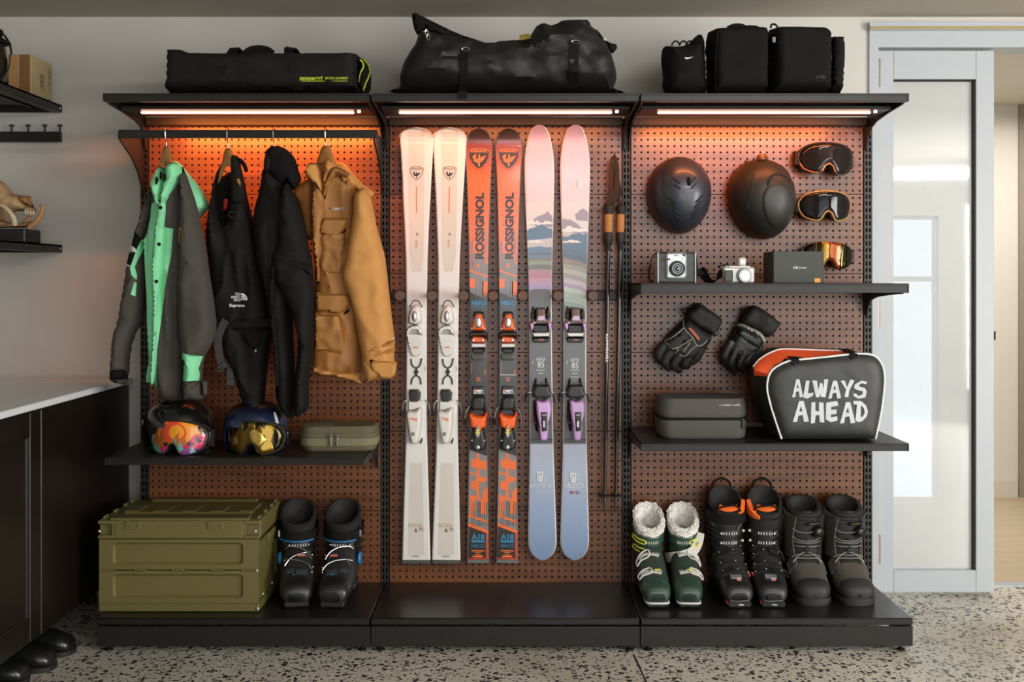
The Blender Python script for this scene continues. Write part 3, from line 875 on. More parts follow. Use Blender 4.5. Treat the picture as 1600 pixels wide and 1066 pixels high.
M_grey = mat('graphite_shell', '#4a4641', 0.85, var=0.1, scale=50, bump=0.35, bscale=520, spec=0.2)
M_green = mat('mint_green_shell', '#86d9a4', 0.75, var=0.06, scale=18, bump=0.25, bscale=420, spec=0.2)
M_blk = mat('black_shell', '#141311', 0.75, var=0.12, scale=40, bump=0.3, bscale=480, spec=0.2)
M_blk2 = mat('matt_black_cloth', '#0e0d0c', 0.88, var=0.15, scale=40, bump=0.25, bscale=400, spec=0.2)
M_tan = mat('tan_canvas', '#bf8746', 0.75, var=0.10, scale=26, bump=0.3, bscale=460)
M_tand = mat('tan_canvas_dark', '#98662f', 0.65, var=0.30, scale=11, bump=0.35, bscale=240)  # darker, blotchier tan for the parka body and pockets
M_tanl = mat('tan_lining', '#a5662a', 0.7, var=0.15)
M_silver = mat('reflective_silver', '#c6ccd2', 0.4, 0.2, var=0.04)
M_logo = mat('off_white_thread', '#d8d6d0', 0.7, var=0.05)
# ---- green and grey ski jacket
g = L3(262, 262, -0.26)
t = thing('ski_jacket', 'mint green and graphite ski jacket with a hood on the first hanger', 'jacket', g.o)
def piece(name, pts, m, dy, tf, tb=None, w=0.03, res=0.012, seed=0.0, amp=0.006, fx=16, fz=4, regions=(), sm=2, parent=None, label=None, mats=None, skew=0.0):
    """one sewn panel of a garment: outline traced in the photo, dy in front of (-) or behind (+) the hanging line"""
    b = MB()
    ol = smooth_poly(g.xz(pts, g.Y + dy), sm) if sm > 1 else g.xz(pts, g.Y + dy)
    rg = [(smooth_poly(g.xz(r, g.Y + dy), 1), k) for r, k in regions]
    f = b.puff(ol, dy, tf, tb, w, res, rg, wr(fx, fz, amp, seed, skew) if amp else None)
    o = b.build(name, mats or m, parent or t, 50, None, label)
    return o, f
piece('hood', [(262, 258), (275, 252), (285, 260), (300, 278), (313, 293), (322, 309), (327, 326), (318, 332), (312, 342), (304, 325), (293, 297), (279, 268)], M_green, 0.03, 0.06, 0.06, 0.035, seed=3, amp=0.012, fx=9, fz=9)
body, fbody = piece('body', [(240, 292), (244, 300), (262, 300), (282, 268), (292, 280), (303, 330), (304, 420), (300, 540), (292, 624), (269, 628), (247, 621), (252, 613), (243, 600), (229, 598), (235, 562), (232, 500), (231, 430), (227, 373), (238, 330)],
    M_grey, 0.0, 0.075, 0.06, 0.05, seed=1, amp=0.014, fx=20, fz=2.2,
    regions=[([(258, 316), (260, 332), (257, 354), (281.5, 359), (278, 400), (267, 467), (262, 497), (256.6, 544), (253.5, 600), (252, 612), (243, 599), (229, 597), (235, 562), (237, 480), (236, 430), (239, 367), (243, 340), (246, 320)], 1),
             ([(227.5, 374), (239, 367), (236.5, 420), (235.5, 440), (230, 400), (227.5, 385)], 1)], sm=1, mats=[M_grey, M_green])
# storm flap with snaps
pl, fpl = piece('storm_flap', [(247, 318), (259, 316), (257, 352), (251, 419), (246, 499), (243.5, 560), (240, 598), (234, 596), (238, 540), (239, 470), (237.5, 420), (241, 366), (245, 340)], M_green, -0.088, 0.014, 0.020, 0.010, 0.009, 2, 0.003, 25, 3)
b = MB()
for (x, y) in ((253, 325), (250.5, 382), (246.5, 440)):
    b = MB(); q = g.xz([(x, y)], g.Y - 0.088)[0]
    b.lathe([(0, 0), (0.0065, 0), (0.006, 0.003), (0, 0.004)], (q[0], fpl(*q) + 0.0, q[1]), 12, rot=Matrix.Rotation(R(90), 4, 'X')); b.build('snap_button', M_blk2, pl)
piece('collar_flap', [(236, 286), (240, 275), (248, 261), (253, 264), (257, 276), (256, 300), (254, 321), (249, 323), (244, 320), (239, 305)], M_green, -0.065, 0.04, 0.05, 0.02, 0.010, 7, 0.007, 16, 8)
piece('collar_flap', [(262, 260), (268, 255), (276, 254), (284, 262), (283, 276), (275, 292), (267, 308), (260, 319), (254, 322), (254, 302), (257, 282)], M_green, -0.070, 0.045, 0.05, 0.022, 0.010, 9, 0.010, 14, 8)
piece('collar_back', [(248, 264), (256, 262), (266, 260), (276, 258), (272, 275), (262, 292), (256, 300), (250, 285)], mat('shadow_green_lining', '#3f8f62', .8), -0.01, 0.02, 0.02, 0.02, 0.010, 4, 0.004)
for (x, y) in ((244, 282), (257, 277), (251, 274)):
    b = MB(); q = g.p(x, y, g.Y - 0.115); b.tube([q + Vector((0, 0, .012)), q + Vector((.003, 0, 0)), q + Vector((0, 0, -.014))], [0.003, 0.0055, 0.003], 7); b.build('cord_toggle', M_blk2, t)
sl, fs_ = piece('sleeve', [(243, 290), (234, 297), (222, 332), (210, 371), (199, 419), (186, 499), (177, 535), (174.5, 592), (186, 599), (199, 599), (201, 566), (206, 535), (215, 516), (222, 505), (228, 460), (231, 420), (229, 372), (243, 330)],
    M_grey, 0.0, 0.06, 0.06, 0.04, seed=5, amp=0.010, fx=14, fz=6, mats=[M_grey, M_green, M_blk2],
    regions=[([(214, 360), (227, 374), (225, 384), (219, 402), (214.5, 419), (200.5, 413), (208, 380)], 2),
             ([(226.5, 374), (212.5, 419), (215, 430), (221.5, 438), (222.5, 430), (219, 418), (229, 384)], 1),
             ([(219, 440), (221.5, 442), (220.5, 463), (214.5, 460)], 1), ([(178.5, 578), (200, 578), (200, 592), (178, 592)], 2)])
b = MB()
q = g.xz([(209, 383.5), (208.5, 388.8), (209, 394), (217, 390)])
for k, s_ in enumerate(('THE', 'NORTH', 'FACE')): b.text(s_, q[k], (0.013, 0.02, 0.016)[k], 0.0095, surf=fs_, bold=0.03, rot=R(-8))
c = q[3]; n = 10
for r0, r1 in ((0.0, 0.008), (0.010, 0.0145), (0.0165, 0.021)):
    vs = []
    for k in range(n + 1):
        a = R(90) * k / n - R(8)
        for r in (r0, r1): vs.append((c[0] - .012 + r * math.cos(a), 0, c[1] - .008 + r * math.sin(a)))
    vs = [(x, fs_(x, z) - .001, z) for x, _, z in vs]
    b.add(vs, [(2 * k, 2 * k + 1, 2 * k + 3, 2 * k + 2) for k in range(n)])
q = g.xz([(207, 415)])[0]; b.text('Supreme', q, 0.024, 0.011, surf=fs_, bold=0.03, rot=R(-10))
b.build('sleeve_print', M_logo, sl, 0)
sr, fr_ = piece('sleeve', [(283, 262), (289, 268), (296, 286), (305, 312), (312, 340), (320, 375), (325, 410), (331, 448), (336.5, 485), (338, 517), (328, 544), (320, 557), (317, 575), (315, 595), (317, 623), (302, 625), (288, 624), (287, 596), (289, 575), (284, 555), (281, 520), (281, 480), (281, 420), (281.5, 360), (282.5, 315)],
    M_grey, -0.06, 0.065, 0.05, 0.045, seed=8, amp=0.010, fx=11, fz=6, mats=[M_grey, M_green], regions=[([(292.5, 549.5), (319.8, 556), (314.5, 575), (315, 583), (314, 594), (288, 594.6), (290, 575)], 1)])
piece('cuff', [(287, 595), (302, 596), (316, 595), (317, 606), (317.5, 623), (302, 625), (288, 624)], M_grey, -0.065, 0.066, 0.045, 0.035, seed=2, amp=0.002, sm=1)
piece('cuff_tab', [(315, 595), (324, 596), (323, 618), (315.5, 618.5)], M_grey, -0.085, 0.012, 0.01, 0.008, 0.008, amp=0, sm=1)
b = MB(); q = g.p(286.5, 567, g.Y - 0.12); b.ell(q, (0.008, 0.006, 0.010), 10, 6); b.build('wrist_toggle', M_blk2, t)
# embroidered mustard figure patch: a plain block emblem
b = MB(); q = g.xz([(284, 361), (294.5, 361), (295, 380), (284.5, 381)], g.Y - 0.06)
cx, cz = sum(v[0] for v in q) / 4, sum(v[1] for v in q) / 4
for (ox, oz, sx, sz) in ((0, .0, .024, .045), (0.0, 0.026, 0.012, 0.012)):
    vs = [(cx + ox + a * sx / 2, cz + oz + c * sz / 2) for a, c in ((-1, -1), (1, -1), (1, 1), (-1, 1))]
    b.add([(x, fr_(x, z) - .002, z) for x, z in vs], [(0, 1, 2, 3)])
b.build('sewn_patch', mat('mustard_thread', '#8f6a1e', 0.8, var=0.3, scale=60), sr, 0, label='mustard sewn patch')

# ---- black bib trousers
g = L3(365, 245, -0.24)
t = thing('bib_trousers', 'black bib ski trousers with white lettering and hanging strap, second on the rail', 'trousers', g.o)
piece('back_panel', [(337, 276), (350, 275), (360, 268), (366, 300), (366, 340), (350, 372), (330, 360), (334, 320)], M_blk2, 0.03, 0.02, 0.02, 0.02, seed=3, amp=0.006)
piece('shoulder_strap', [(350, 240), (357, 243), (359, 248), (352, 256), (346, 268), (343, 279), (336, 280), (338, 270), (347, 254)], M_blk, 0.0, 0.012, 0.012, 0.010, 0.008, amp=0.001)
bd, fb = piece('body', [(362, 268), (372, 262), (380, 275), (386, 305), (392, 330), (400, 358), (408, 395), (416, 430), (421, 470), (426, 500), (424, 530), (419, 570), (414, 620), (410, 645), (396, 646), (382, 640), (372, 605), (358, 566), (344, 536), (336, 524), (334, 500), (330, 450), (325, 400), (322, 360), (328, 327), (333, 290), (337, 278), (341, 282), (341, 320), (346, 345), (354, 350), (360, 320)],
    M_blk, 0.0, 0.06, 0.05, 0.05, seed=11, amp=0.016, fx=13, fz=3, res=0.011)
piece('shoulder_strap', [(361, 246), (367, 243), (373, 246), (377, 262), (381, 282), (382, 312), (374, 318), (362, 316), (361, 285)], M_blk, -0.055, 0.016, 0.012, 0.012, 0.009, seed=3, amp=0.003)
piece('strap_end', [(370, 246), (377, 248), (383, 254), (387, 263), (387.5, 268), (382.5, 269), (380, 262), (375, 255), (369, 252)], M_blk2, -0.06, 0.010, 0.010, 0.008, 0.007, amp=0)
o_, f_ = piece('strap_patch', [(360, 318), (372, 318), (372, 330), (360, 330)], M_blk2, -0.062, 0.012, 0.008, 0.006, 0.008, amp=0, sm=1)
b = MB(); q = g.p(365.5, 334, g.Y - 0.085)
b.tube([q + Vector(v) for v in ((-.017, 0, .006), (.017, 0, .006), (.017, 0, -.006), (.010, 0, -.014), (-.010, 0, -.014), (-.017, 0, -.006))], 0.0025, 6, closed=True)
b.build('strap_ring', mat('gunmetal', '#4a4a48', 0.3, 0.9), t)
piece('red_lining', [(351, 308), (355, 305), (356, 316), (353, 330), (350, 336), (349, 322)], mat('red_lining', '#c8201c', 0.7), 0.005, 0.004, 0.004, 0.006, 0.007, amp=0, label='bright red lining')
b = MB(); q = g.xz([(375.5, 459.5), (372.5, 464), (375, 468.5), (383.5, 467.5), (375, 477.5)], g.Y - .03)
for k, s_ in enumerate(('THE', 'NORTH', 'FACE')): b.text(s_, q[k], (0.019, 0.030, 0.023)[k], 0.0095, surf=fb, bold=0.03, lift=0.002)
c = q[3]
for r0, r1 in ((0.0, 0.010), (0.012, 0.0165), (0.0185, 0.024)):
    vs = [(c[0] - .006 + r * math.cos(R(90) * k / 10), c[1] - .003 + r * math.sin(R(90) * k / 10)) for k in range(11) for r in (r0, r1)]
    b.add([(x, fb(x, z) - .002, z) for x, z in vs], [(2 * k, 2 * k + 1, 2 * k + 3, 2 * k + 2) for k in range(10)])
b.text('Supreme', q[4], 0.054, 0.014, surf=fb, bold=0.035, lift=0.002)
b.build('chest_print', M_logo, bd, 0)
piece('belt', [(334, 497), (352, 496), (380, 497), (424, 495), (424, 512), (385, 517), (352, 516), (337, 512)], M_web, -0.055, 0.018, 0.01, 0.014, 0.010, amp=0.003, seed=2)
piece('pocket_flap', [(378, 520), (421, 514), (418, 528), (400, 546), (390, 542)], M_blk2, -0.055, 0.014, 0.01, 0.012, 0.010, amp=0.002)
b = MB(); pa = [(353, 500), (345, 515), (341, 530), (342, 550), (346, 567), (352, 575)]
b.tube(smooth_poly([tuple(g.p(x, y, g.Y - 0.085 + 0.004 * k)) for k, (x, y) in enumerate(pa)], 4, False), 0, flat=(0.026, 0.003), up=(0, 1, 0)); ws = b.build('waist_strap', mat('grey_webbing', '#34322f', 0.7, bump=0.4, bscale=500), t)
b = MB(); q = g.p(345, 572, g.Y - 0.075); b.box(q, (0.034, 0.008, 0.012), 0.003, rot=Matrix.Rotation(R(-35), 4, 'Y')); q = g.p(342, 580, g.Y - 0.075); b.box(q, (0.032, 0.007, 0.009), 0.003); b.build('clasp', mat('dark_plastic', '#3a3a39', 0.4), ws)
b = MB(); q = g.p(360, 592, g.Y - 0.04); b.tube([q + Vector((0, 0.03, 0.09)), q + Vector((0, 0, 0.03)), q], 0, flat=(0.024, 0.003), up=(0, 1, 0)); b.box(q + Vector((0, -.002, -.012)), (0.030, 0.007, 0.026), 0.003); b.build('side_clasp', mat('dark_plastic', '#3a3a39', 0.4), t)
b = MB(); b.text('C', g.xz([(400, 548)], g.Y - .05)[0], 0.006, 0.009, surf=fb, bold=0.04, lift=0.003); b.build('small_mark', M_logo, bd, 0)

# ---- hooded black jacket
g = L3(428, 240, -0.27)
t = thing('hooded_jacket', 'plain black hooded jacket with bent sleeve, third on the rail', 'jacket', g.o)
piece('body', [(413, 262), (409, 280), (402, 313), (396, 338), (400, 400), (412, 445), (422, 500), (427, 538), (430, 590), (433, 630), (448, 652), (462, 648), (462, 590), (458, 500), (470, 420), (468, 345), (455, 297), (440, 268)], M_blk, 0.0, 0.07, 0.06, 0.05, seed=21, amp=0.012, fx=12, fz=3)
piece('hood', [(413, 258), (414, 243), (419, 232), (427, 228), (441, 230), (453, 238), (462, 250), (467, 268), (471, 280), (466, 290), (457, 298), (450, 285), (440, 292), (424, 276), (411, 282)], M_blk2, -0.03, 0.06, 0.07, 0.045, seed=22, amp=0.008, fx=8, fz=8)
piece('brim', [(412, 258), (414, 243), (418, 236), (423, 244), (426, 256), (422, 266), (414, 270)], M_blk, -0.075, 0.02, 0.015, 0.015, 0.009, seed=25, amp=0.003)
piece('sleeve', [(444, 282), (455, 294), (467, 319), (475, 348), (485, 395), (490, 430), (491.5, 470), (491, 505), (489, 540), (483, 602), (483, 637), (472, 646), (461, 650), (461, 590), (465, 555), (465, 525), (456, 492), (446, 470), (431, 445), (427, 420), (427, 399), (434, 380), (438, 330)], M_blk, -0.055, 0.06, 0.05, 0.045, seed=24, amp=0.012, fx=9, fz=7)
# the elbow crease catches light: a real ridge
piece('elbow_fold', [(426, 400), (432, 397), (444, 398), (460, 405), (486, 414), (489, 430), (470, 424), (446, 414), (432, 408)], M_blk, -0.10, 0.018, 0.01, 0.014, 0.010, seed=7, amp=0.003)
piece('front_edge', [(427, 400), (433, 412), (431, 430), (428, 470), (432, 520), (436, 580), (434, 628), (430, 600), (426, 540), (422, 500), (421, 440)], M_blk, -0.088, 0.018, 0.02, 0.012, 0.010, seed=4, amp=0.004)

# ---- tan parka
g = L3(520, 256, -0.25)
t = thing('parka', 'tan canvas parka with flap pockets, last on the rail by the white skis', 'jacket', g.o)
piece('hood', [(512, 262), (523, 254), (537, 255), (543, 261), (555, 274), (567, 287), (584.5, 301), (580, 309), (566, 306), (545, 292), (526, 275)], M_tan, 0.03, 0.045, 0.05, 0.03, seed=31, amp=0.006, fx=10, fz=8)
piece('lining', [(472, 283), (458, 300), (465, 315), (470, 335), (475, 352), (480, 374), (492, 371), (494, 330), (494, 290), (486, 278)], M_tanl, 0.03, 0.035, 0.03, 0.025, seed=32, amp=0.007, fx=20, fz=3)
bd, fb = piece('body', [(487, 292), (496, 270), (520, 262), (540, 270), (556, 300), (562, 330), (566, 420), (568, 520), (566, 560), (565, 584), (562.5, 599), (545, 594), (525, 589), (505, 586), (489, 582), (491, 523), (491, 480), (492, 419), (487, 361), (487, 320)],
    M_tand, 0.0, 0.06, 0.05, 0.045, seed=33, amp=0.013, fx=15, fz=4)
piece('placket', [(488, 300), (505, 292), (507, 330), (502, 380), (500, 440), (495, 440), (493, 419), (487, 361)], M_tand, -0.062, 0.022, 0.02, 0.012, 0.010, seed=34, amp=0.005, fx=25, fz=4)
piece('collar_flap', [(478, 266), (481, 257), (489, 254), (496, 257), (501, 268), (506, 284), (507, 300), (502, 300), (495, 292), (488, 284), (478, 277)], M_tan, -0.055, 0.035, 0.045, 0.02, 0.009, seed=35, amp=0.010, fx=20, fz=14)
piece('collar_flap', [(508, 254), (513, 250), (522, 254), (525, 262), (518, 274), (512, 288), (507, 303), (504, 294), (505, 280), (507, 266)], M_tan, -0.055, 0.035, 0.045, 0.018, 0.009, seed=47, amp=0.010, fx=20, fz=14)
piece('collar_back', [(484, 259), (496, 255), (508, 253), (519, 255), (515, 275), (507, 294), (497, 280)], M_tanl, -0.012, 0.018, 0.02, 0.02, 0.010, seed=48, amp=0.004)
piece('collar_flap', [(520, 262), (530, 262), (546, 271), (541, 278), (526, 274), (514, 292), (508, 312), (505, 300), (510, 280)], M_tand, -0.072, 0.026, 0.015, 0.014, 0.009, seed=36, amp=0.006)
piece('chest_pocket', [(504, 364), (540, 364), (538, 400), (536, 428), (502, 424), (503, 395)], M_tand, -0.05, 0.024, 0.01, 0.014, 0.010, seed=37, amp=0.008, fx=22, fz=10)
piece('pocket_flap', [(504.5, 341), (525, 340), (544, 341), (542, 352), (537, 361), (529, 369.5), (510, 368), (499, 366), (501, 352)], M_tand, -0.066, 0.018, 0.008, 0.010, 0.009, seed=38, amp=0.003, sm=1)
piece('hip_pocket', [(492, 489), (515, 489), (533, 490), (537, 515), (541.5, 541), (539, 557), (515, 551), (492, 548)], M_tand, -0.05, 0.026, 0.01, 0.014, 0.010, seed=39, amp=0.008, fx=18, fz=8, sm=1)
piece('pocket_flap', [(494, 457), (520, 458), (547.5, 461), (547, 479), (533, 490.5), (512, 488), (495, 485), (493, 470)], M_tand, -0.068, 0.018, 0.008, 0.010, 0.009, seed=40, amp=0.003, sm=1)
piece('hem', [(490, 574), (510, 577), (530, 580), (563, 583), (565, 590), (563, 600), (545, 595), (525, 590), (505, 587), (488.5, 583)], M_tan, -0.048, 0.022, 0.02, 0.014, 0.010, seed=41, amp=0.004, fx=30, fz=5)
sl, fs_ = piece('sleeve', [(553, 305), (561, 297), (570, 294), (580, 310), (588, 351), (600, 394), (604, 419), (610, 476), (615, 515), (617, 535), (616, 560), (617, 575), (609, 590), (572, 595), (567, 575), (564, 550), (553, 491), (542, 455), (534.5, 430), (540, 405), (545, 374), (551, 335)],
    M_tan, -0.055, 0.062, 0.05, 0.045, seed=42, amp=0.008, fx=9, fz=5)
piece('cuff', [(566, 562), (580, 563), (600, 563), (620, 566), (618.5, 580), (616.5, 587), (609.5, 592), (590, 594), (572, 597.5), (568.5, 580)], M_tan, -0.062, 0.066, 0.05, 0.035, 0.010, seed=43, amp=0.003, sm=1)
piece('cuff_strap', [(578, 562), (600, 564), (620, 566), (617, 586), (609, 592), (596, 592), (586, 583), (580, 580)], M_tan, -0.118, 0.016, 0.008, 0.010, 0.009, seed=44, amp=0.002, sm=1)
for k, pts in enumerate(([(575, 548), (590, 540), (615, 532), (616, 537), (592, 547), (577, 553)], [(583, 556), (598, 548), (616, 545), (616, 550), (600, 555), (586, 560)])):
    piece('sleeve_fold', pts, M_tan, -0.110, 0.014, 0.01, 0.012, 0.008, seed=45 + k, amp=0.003)
b = MB()
for q4 in ([(600, 522.5), (617, 527.5), (617, 530.5), (600, 525.5)],):
    pl = g.xz(q4, g.Y - .055); b.add([(x, fs_(x * .98 + pl[0][0] * .02, z) - .002, z) for x, z in pl], [(0, 1, 2, 3)][::-1])
b.build('reflective_strip', M_silver, sl, 0)
b = MB(); b.text('Columbia', g.xz([(528, 326)], g.Y - .05)[0], 0.040, 0.010, surf=fb, bold=0.03, rot=R(3), lift=0.002)
q = g.xz([(516.5, 326)], g.Y - .05)[0]
for k in range(2): b.box((q[0], fb(*q) - .002, q[1]), (0.006, .0006, 0.006), rot=Matrix.Rotation(R(45 * k), 4, 'Y'))
b.build('chest_lettering', M_silver, bd, 0)
for pts in ([(548, 476), (546.5, 481), (535, 489), (534, 493), (540, 494), (546, 488)], [(538, 360), (543, 353), (541, 360), (534, 368), (530, 369)]):
    piece('velcro_patch', pts, M_blk2, -0.058, 0.012, 0.006, 0.006, 0.006, amp=0, sm=1)
# ---------------------------------------------------------------- skis
SKY = -0.028
SS = (SKY - CAM_Y - 0.012) / FPX            # metres per photo pixel at the skis' top sheets
M_skw = mat('ski_white', '#dedbd7', 0.32, var=0.03, scale=20, coat=0.3)
M_skw2 = mat('ski_beige_print', '#cfc8be', 0.4, var=0.04, scale=120, stretch=(1, 1, 0.2))
M_edge = mat('ski_steel_edge', '#8f8f8d', 0.35, 0.7, var=0.05)
M_edgew = mat('ski_white_sidewall', '#e2e0dc', 0.45, var=0.03)
M_sko = ramp_mat('ski_orange_print', [(0.0, '#c9341a'), (0.12, '#e8591f'), (0.60, '#f0681f'), (0.88, '#ee6420'), (0.925, '#d9401c'), (0.95, '#8a2418'), (0.972, '#3a1d14'), (1.0, '#2b2018')], 'Z', 0.0, 678 * SS, 0.22, 0.6)
M_org = mat('orange_print', '#ee6a24', 0.3, var=0.03, coat=0.4)
M_pgrey = mat('grey_print', '#817c7b', 0.35, var=0.12, scale=6, stretch=(120, 1, 1), coat=0.4)
M_pblack = mat('black_print', '#211f1d', 0.3, var=0.08, coat=0.4)
M_pblue = mat('blue_print', '#2a86b5', 0.35, var=0.05, coat=0.3)
M_pteal = mat('steel_blue_print', '#557f9b', 0.35, var=0.1)
M_ice = ramp_mat('ski_sky_print', [(0.0, '#7188a8'), (0.10, '#8a9dba'), (0.268, '#aeb5c6'), (0.270, '#56565a'), (0.63, '#5a5a5e'), (0.632, '#a9b0a6'), (0.70, '#7f7b85'), (0.78, '#cfc9c6'), (0.86, '#c3bac4'), (0.95, '#b8a6b7'), (1.0, '#a08894')], 'Z', 0.0, 679 * SS, 0.35, 0.25, 0.10)
M_ice.name = 'ski_sky_print'
M_lilac = mat('lilac_plastic', '#c59fd2', 0.4, var=0.05)
M_plb = mat('black_binding_plastic', '#23211f', 0.4, var=0.1)
M_plw = mat('white_binding_plastic', '#d9d5cf', 0.35, var=0.04)
M_plo = mat('orange_binding_plastic', '#f0601c', 0.32, var=0.04)
M_brown = mat('bronze_plastic', '#5a4032', 0.35, 0.2, var=0.1)
M_silv = mat('silver_plastic', '#b4b3b1', 0.25, 0.7, var=0.06)
def interp(tab, y):
    if y <= tab[0][0]: return tab[0][1]
    for (a, p), (b, q) in zip(tab, tab[1:]):
        if y <= b: return p + (q - p) * (y - a) / (b - a)
    return tab[-1][1]
class Ski:
    def __init__(s, name, label, group, xt, xb, ytop, ybot, tab, m_top, m_side, tipend=228, tail=None):
        s.tab, s.ytop, s.ybot, s.tipend = tab, ytop, ybot, tipend
        o = P(xb, ybot, SKY - 0.012)
        ang = math.atan2((xt - xb) * SS, (ybot - ytop) * SS)
        s.t = thing(name, label, 'ski', (o.x, SKY, o.z), rot=(0, ang, 0), group=group)
        b = MB(); ys = sorted(set([r[0] for r in tab] + list(range(int(ytop) + 30, int(ybot) - 30, 12))))
        def ring(y, k, fr, bk):
            h = max(interp(tab, y) * SS - k, 0.001); z = s.z(y); c = s.tip(y)
            return [(-h, bk + c, z), (-h, fr + .004 + c, z), (-h + .003, fr + c, z), (h - .003, fr + c, z), (h, fr + .004 + c, z), (h, bk + c, z)]
        b.loft([ring(y, 0, -.0105, 0) for y in ys]); b.build('core', m_side, s.t, 35)
        b = MB(); b.loft([ring(y, 0.0017, -.012, -.004) for y in ys]); s.top = b.build('top_sheet', m_top, s.t, 35)
        s.n = 0
        if tail:
            b = MB(); h = interp(tab, ybot - 3) * SS
            b.box((0, -.007, -.006), (2 * h + .002, .016, .016), 0.003); b.build('tail_protector', tail, s.t)
    def z(s, y): return (s.ybot - y) * SS
    def tip(s, y): return -0.04 * max(0, (s.tipend - y) / 26.0) ** 2
    def cl(s, x, y, m=1.0):
        h = interp(s.tab, y) - m
        return max(-h, min(h, x)) * SS
    def xz(s, pts): return [(x * SS, s.z(y)) for x, y in pts]
    def deco(s, polys, m, name='printed_panel', lift=None, smooth=False):
        b = MB(); s.n += 1
        l = -0.0121 - 0.00012 * s.n if lift is None else lift
        for pi, p in enumerate(polys):
            d = []
            for i in range(len(p)):
                a, c = p[i], p[(i + 1) % len(p)]
                k = max(1, int(abs(c[1] - a[1]) / 8))
                d += [(a[0] + (c[0] - a[0]) * j / k, a[1] + (c[1] - a[1]) * j / k) for j in range(k)]
            v = [(s.cl(x, y), l, s.z(y)) for x, y in d]
            q = [(w[0], w[2]) for w in v]; m_ = len(q)
            cv, _e, cf, *_r = delaunay_2d_cdt([Vector(w) for w in q], [(i, (i + 1) % m_) for i in range(m_)], [], 0, 1e-7)
            tris = []
            for f in cf:
                c = sum((cv[i] for i in f), Vector((0, 0))) / len(f)
                if in_poly([tuple(c)], q)[0]: tris.append(tuple(f) if (cv[f[1]] - cv[f[0]]).cross(cv[f[2]] - cv[f[0]]) > 0 else tuple(f)[::-1])
            b.add([(w.x, l - .00003 * pi + s.tip(s.ybot - w.y / SS), w.y) for w in cv], tris)
        o = b.build(name, m, s.top, 0)
        if len(polys) > 1: o['kind'] = 'stuff'
        return o
    def text(s, items, m, name='lettering'):
        b = MB(); s.n += 1
        for (t, x, y, w, h, *r) in items:
            b.text(t, (x * SS, s.z(y)), w * SS, h * SS, y=-0.0121 - 0.00012 * s.n, lift=0, rot=r[0] if r else 0, bold=r[1] if len(r) > 1 else 0.0)
        o = b.build(name, m, s.top, 0)
        o['kind'] = 'stuff'
        return o
    def puff(s, name, pts, m, y0, tf, w=0.006, parent=None, sm=2, res=0.006, tb=None, label=None):
        b = MB(); q = s.xz(pts)
        b.puff(smooth_poly(q, sm) if sm > 1 else q, y0, tf, -y0 if tb is None else tb, w, res)
        return b.build(name, m, parent or s.t, 50, None, label)
    def wire(s, name, pts, r, m, parent=None):
        b = MB(); b.tube(smooth_poly([(x * SS, y, s.z(p)) for x, p, y in pts], 3, False), r, 6); return b.build(name, m, parent or s.t)
ROOST = [(-.05, -.5), (.06, -.5), (.05, -.2), (.22, -.12), (.36, .08), (.50, .30), (.42, .34), (.30, .22), (.22, .30), (.10, .10), (.06, .44), (-.02, .44), (-.05, .12), (-.18, .06), (-.22, .26), (-.16, .40), (-.28, .44), (-.42, .30), (-.48, .18), (-.36, .14), (-.40, -.04), (-.22, -.20), (-.06, -.22)]
def shield(c, y, w, h):
    u = [(-.5, .34), (-.40, .44), (-.2, .49), (0, .5), (.2, .49), (.40, .44), (.5, .34), (.46, .05), (.34, -.2), (.15, -.42), (0, -.5), (-.15, -.42), (-.34, -.2), (-.46, .05)]
    return [(c + a * w, y - b * h) for a, b in u]
def brake(s, side, top, mid, end, pad, m):
    """bent brake wire with its rubber foot"""
    o = s.wire('brake_arm', [(side * top[0], top[1], -.018), (side * mid[0], mid[1], -.020), (side * end[0], end[1], -.016)], 0.0021, M_silv)
    b = MB(); x, z = side * pad[0] * SS, s.z(pad[1])
    b.tube([(side * end[0] * SS, -.016, s.z(end[1])), (x, -.015, z)], [0.0045, 0.0062], 8); b.build('brake_foot', m, o)
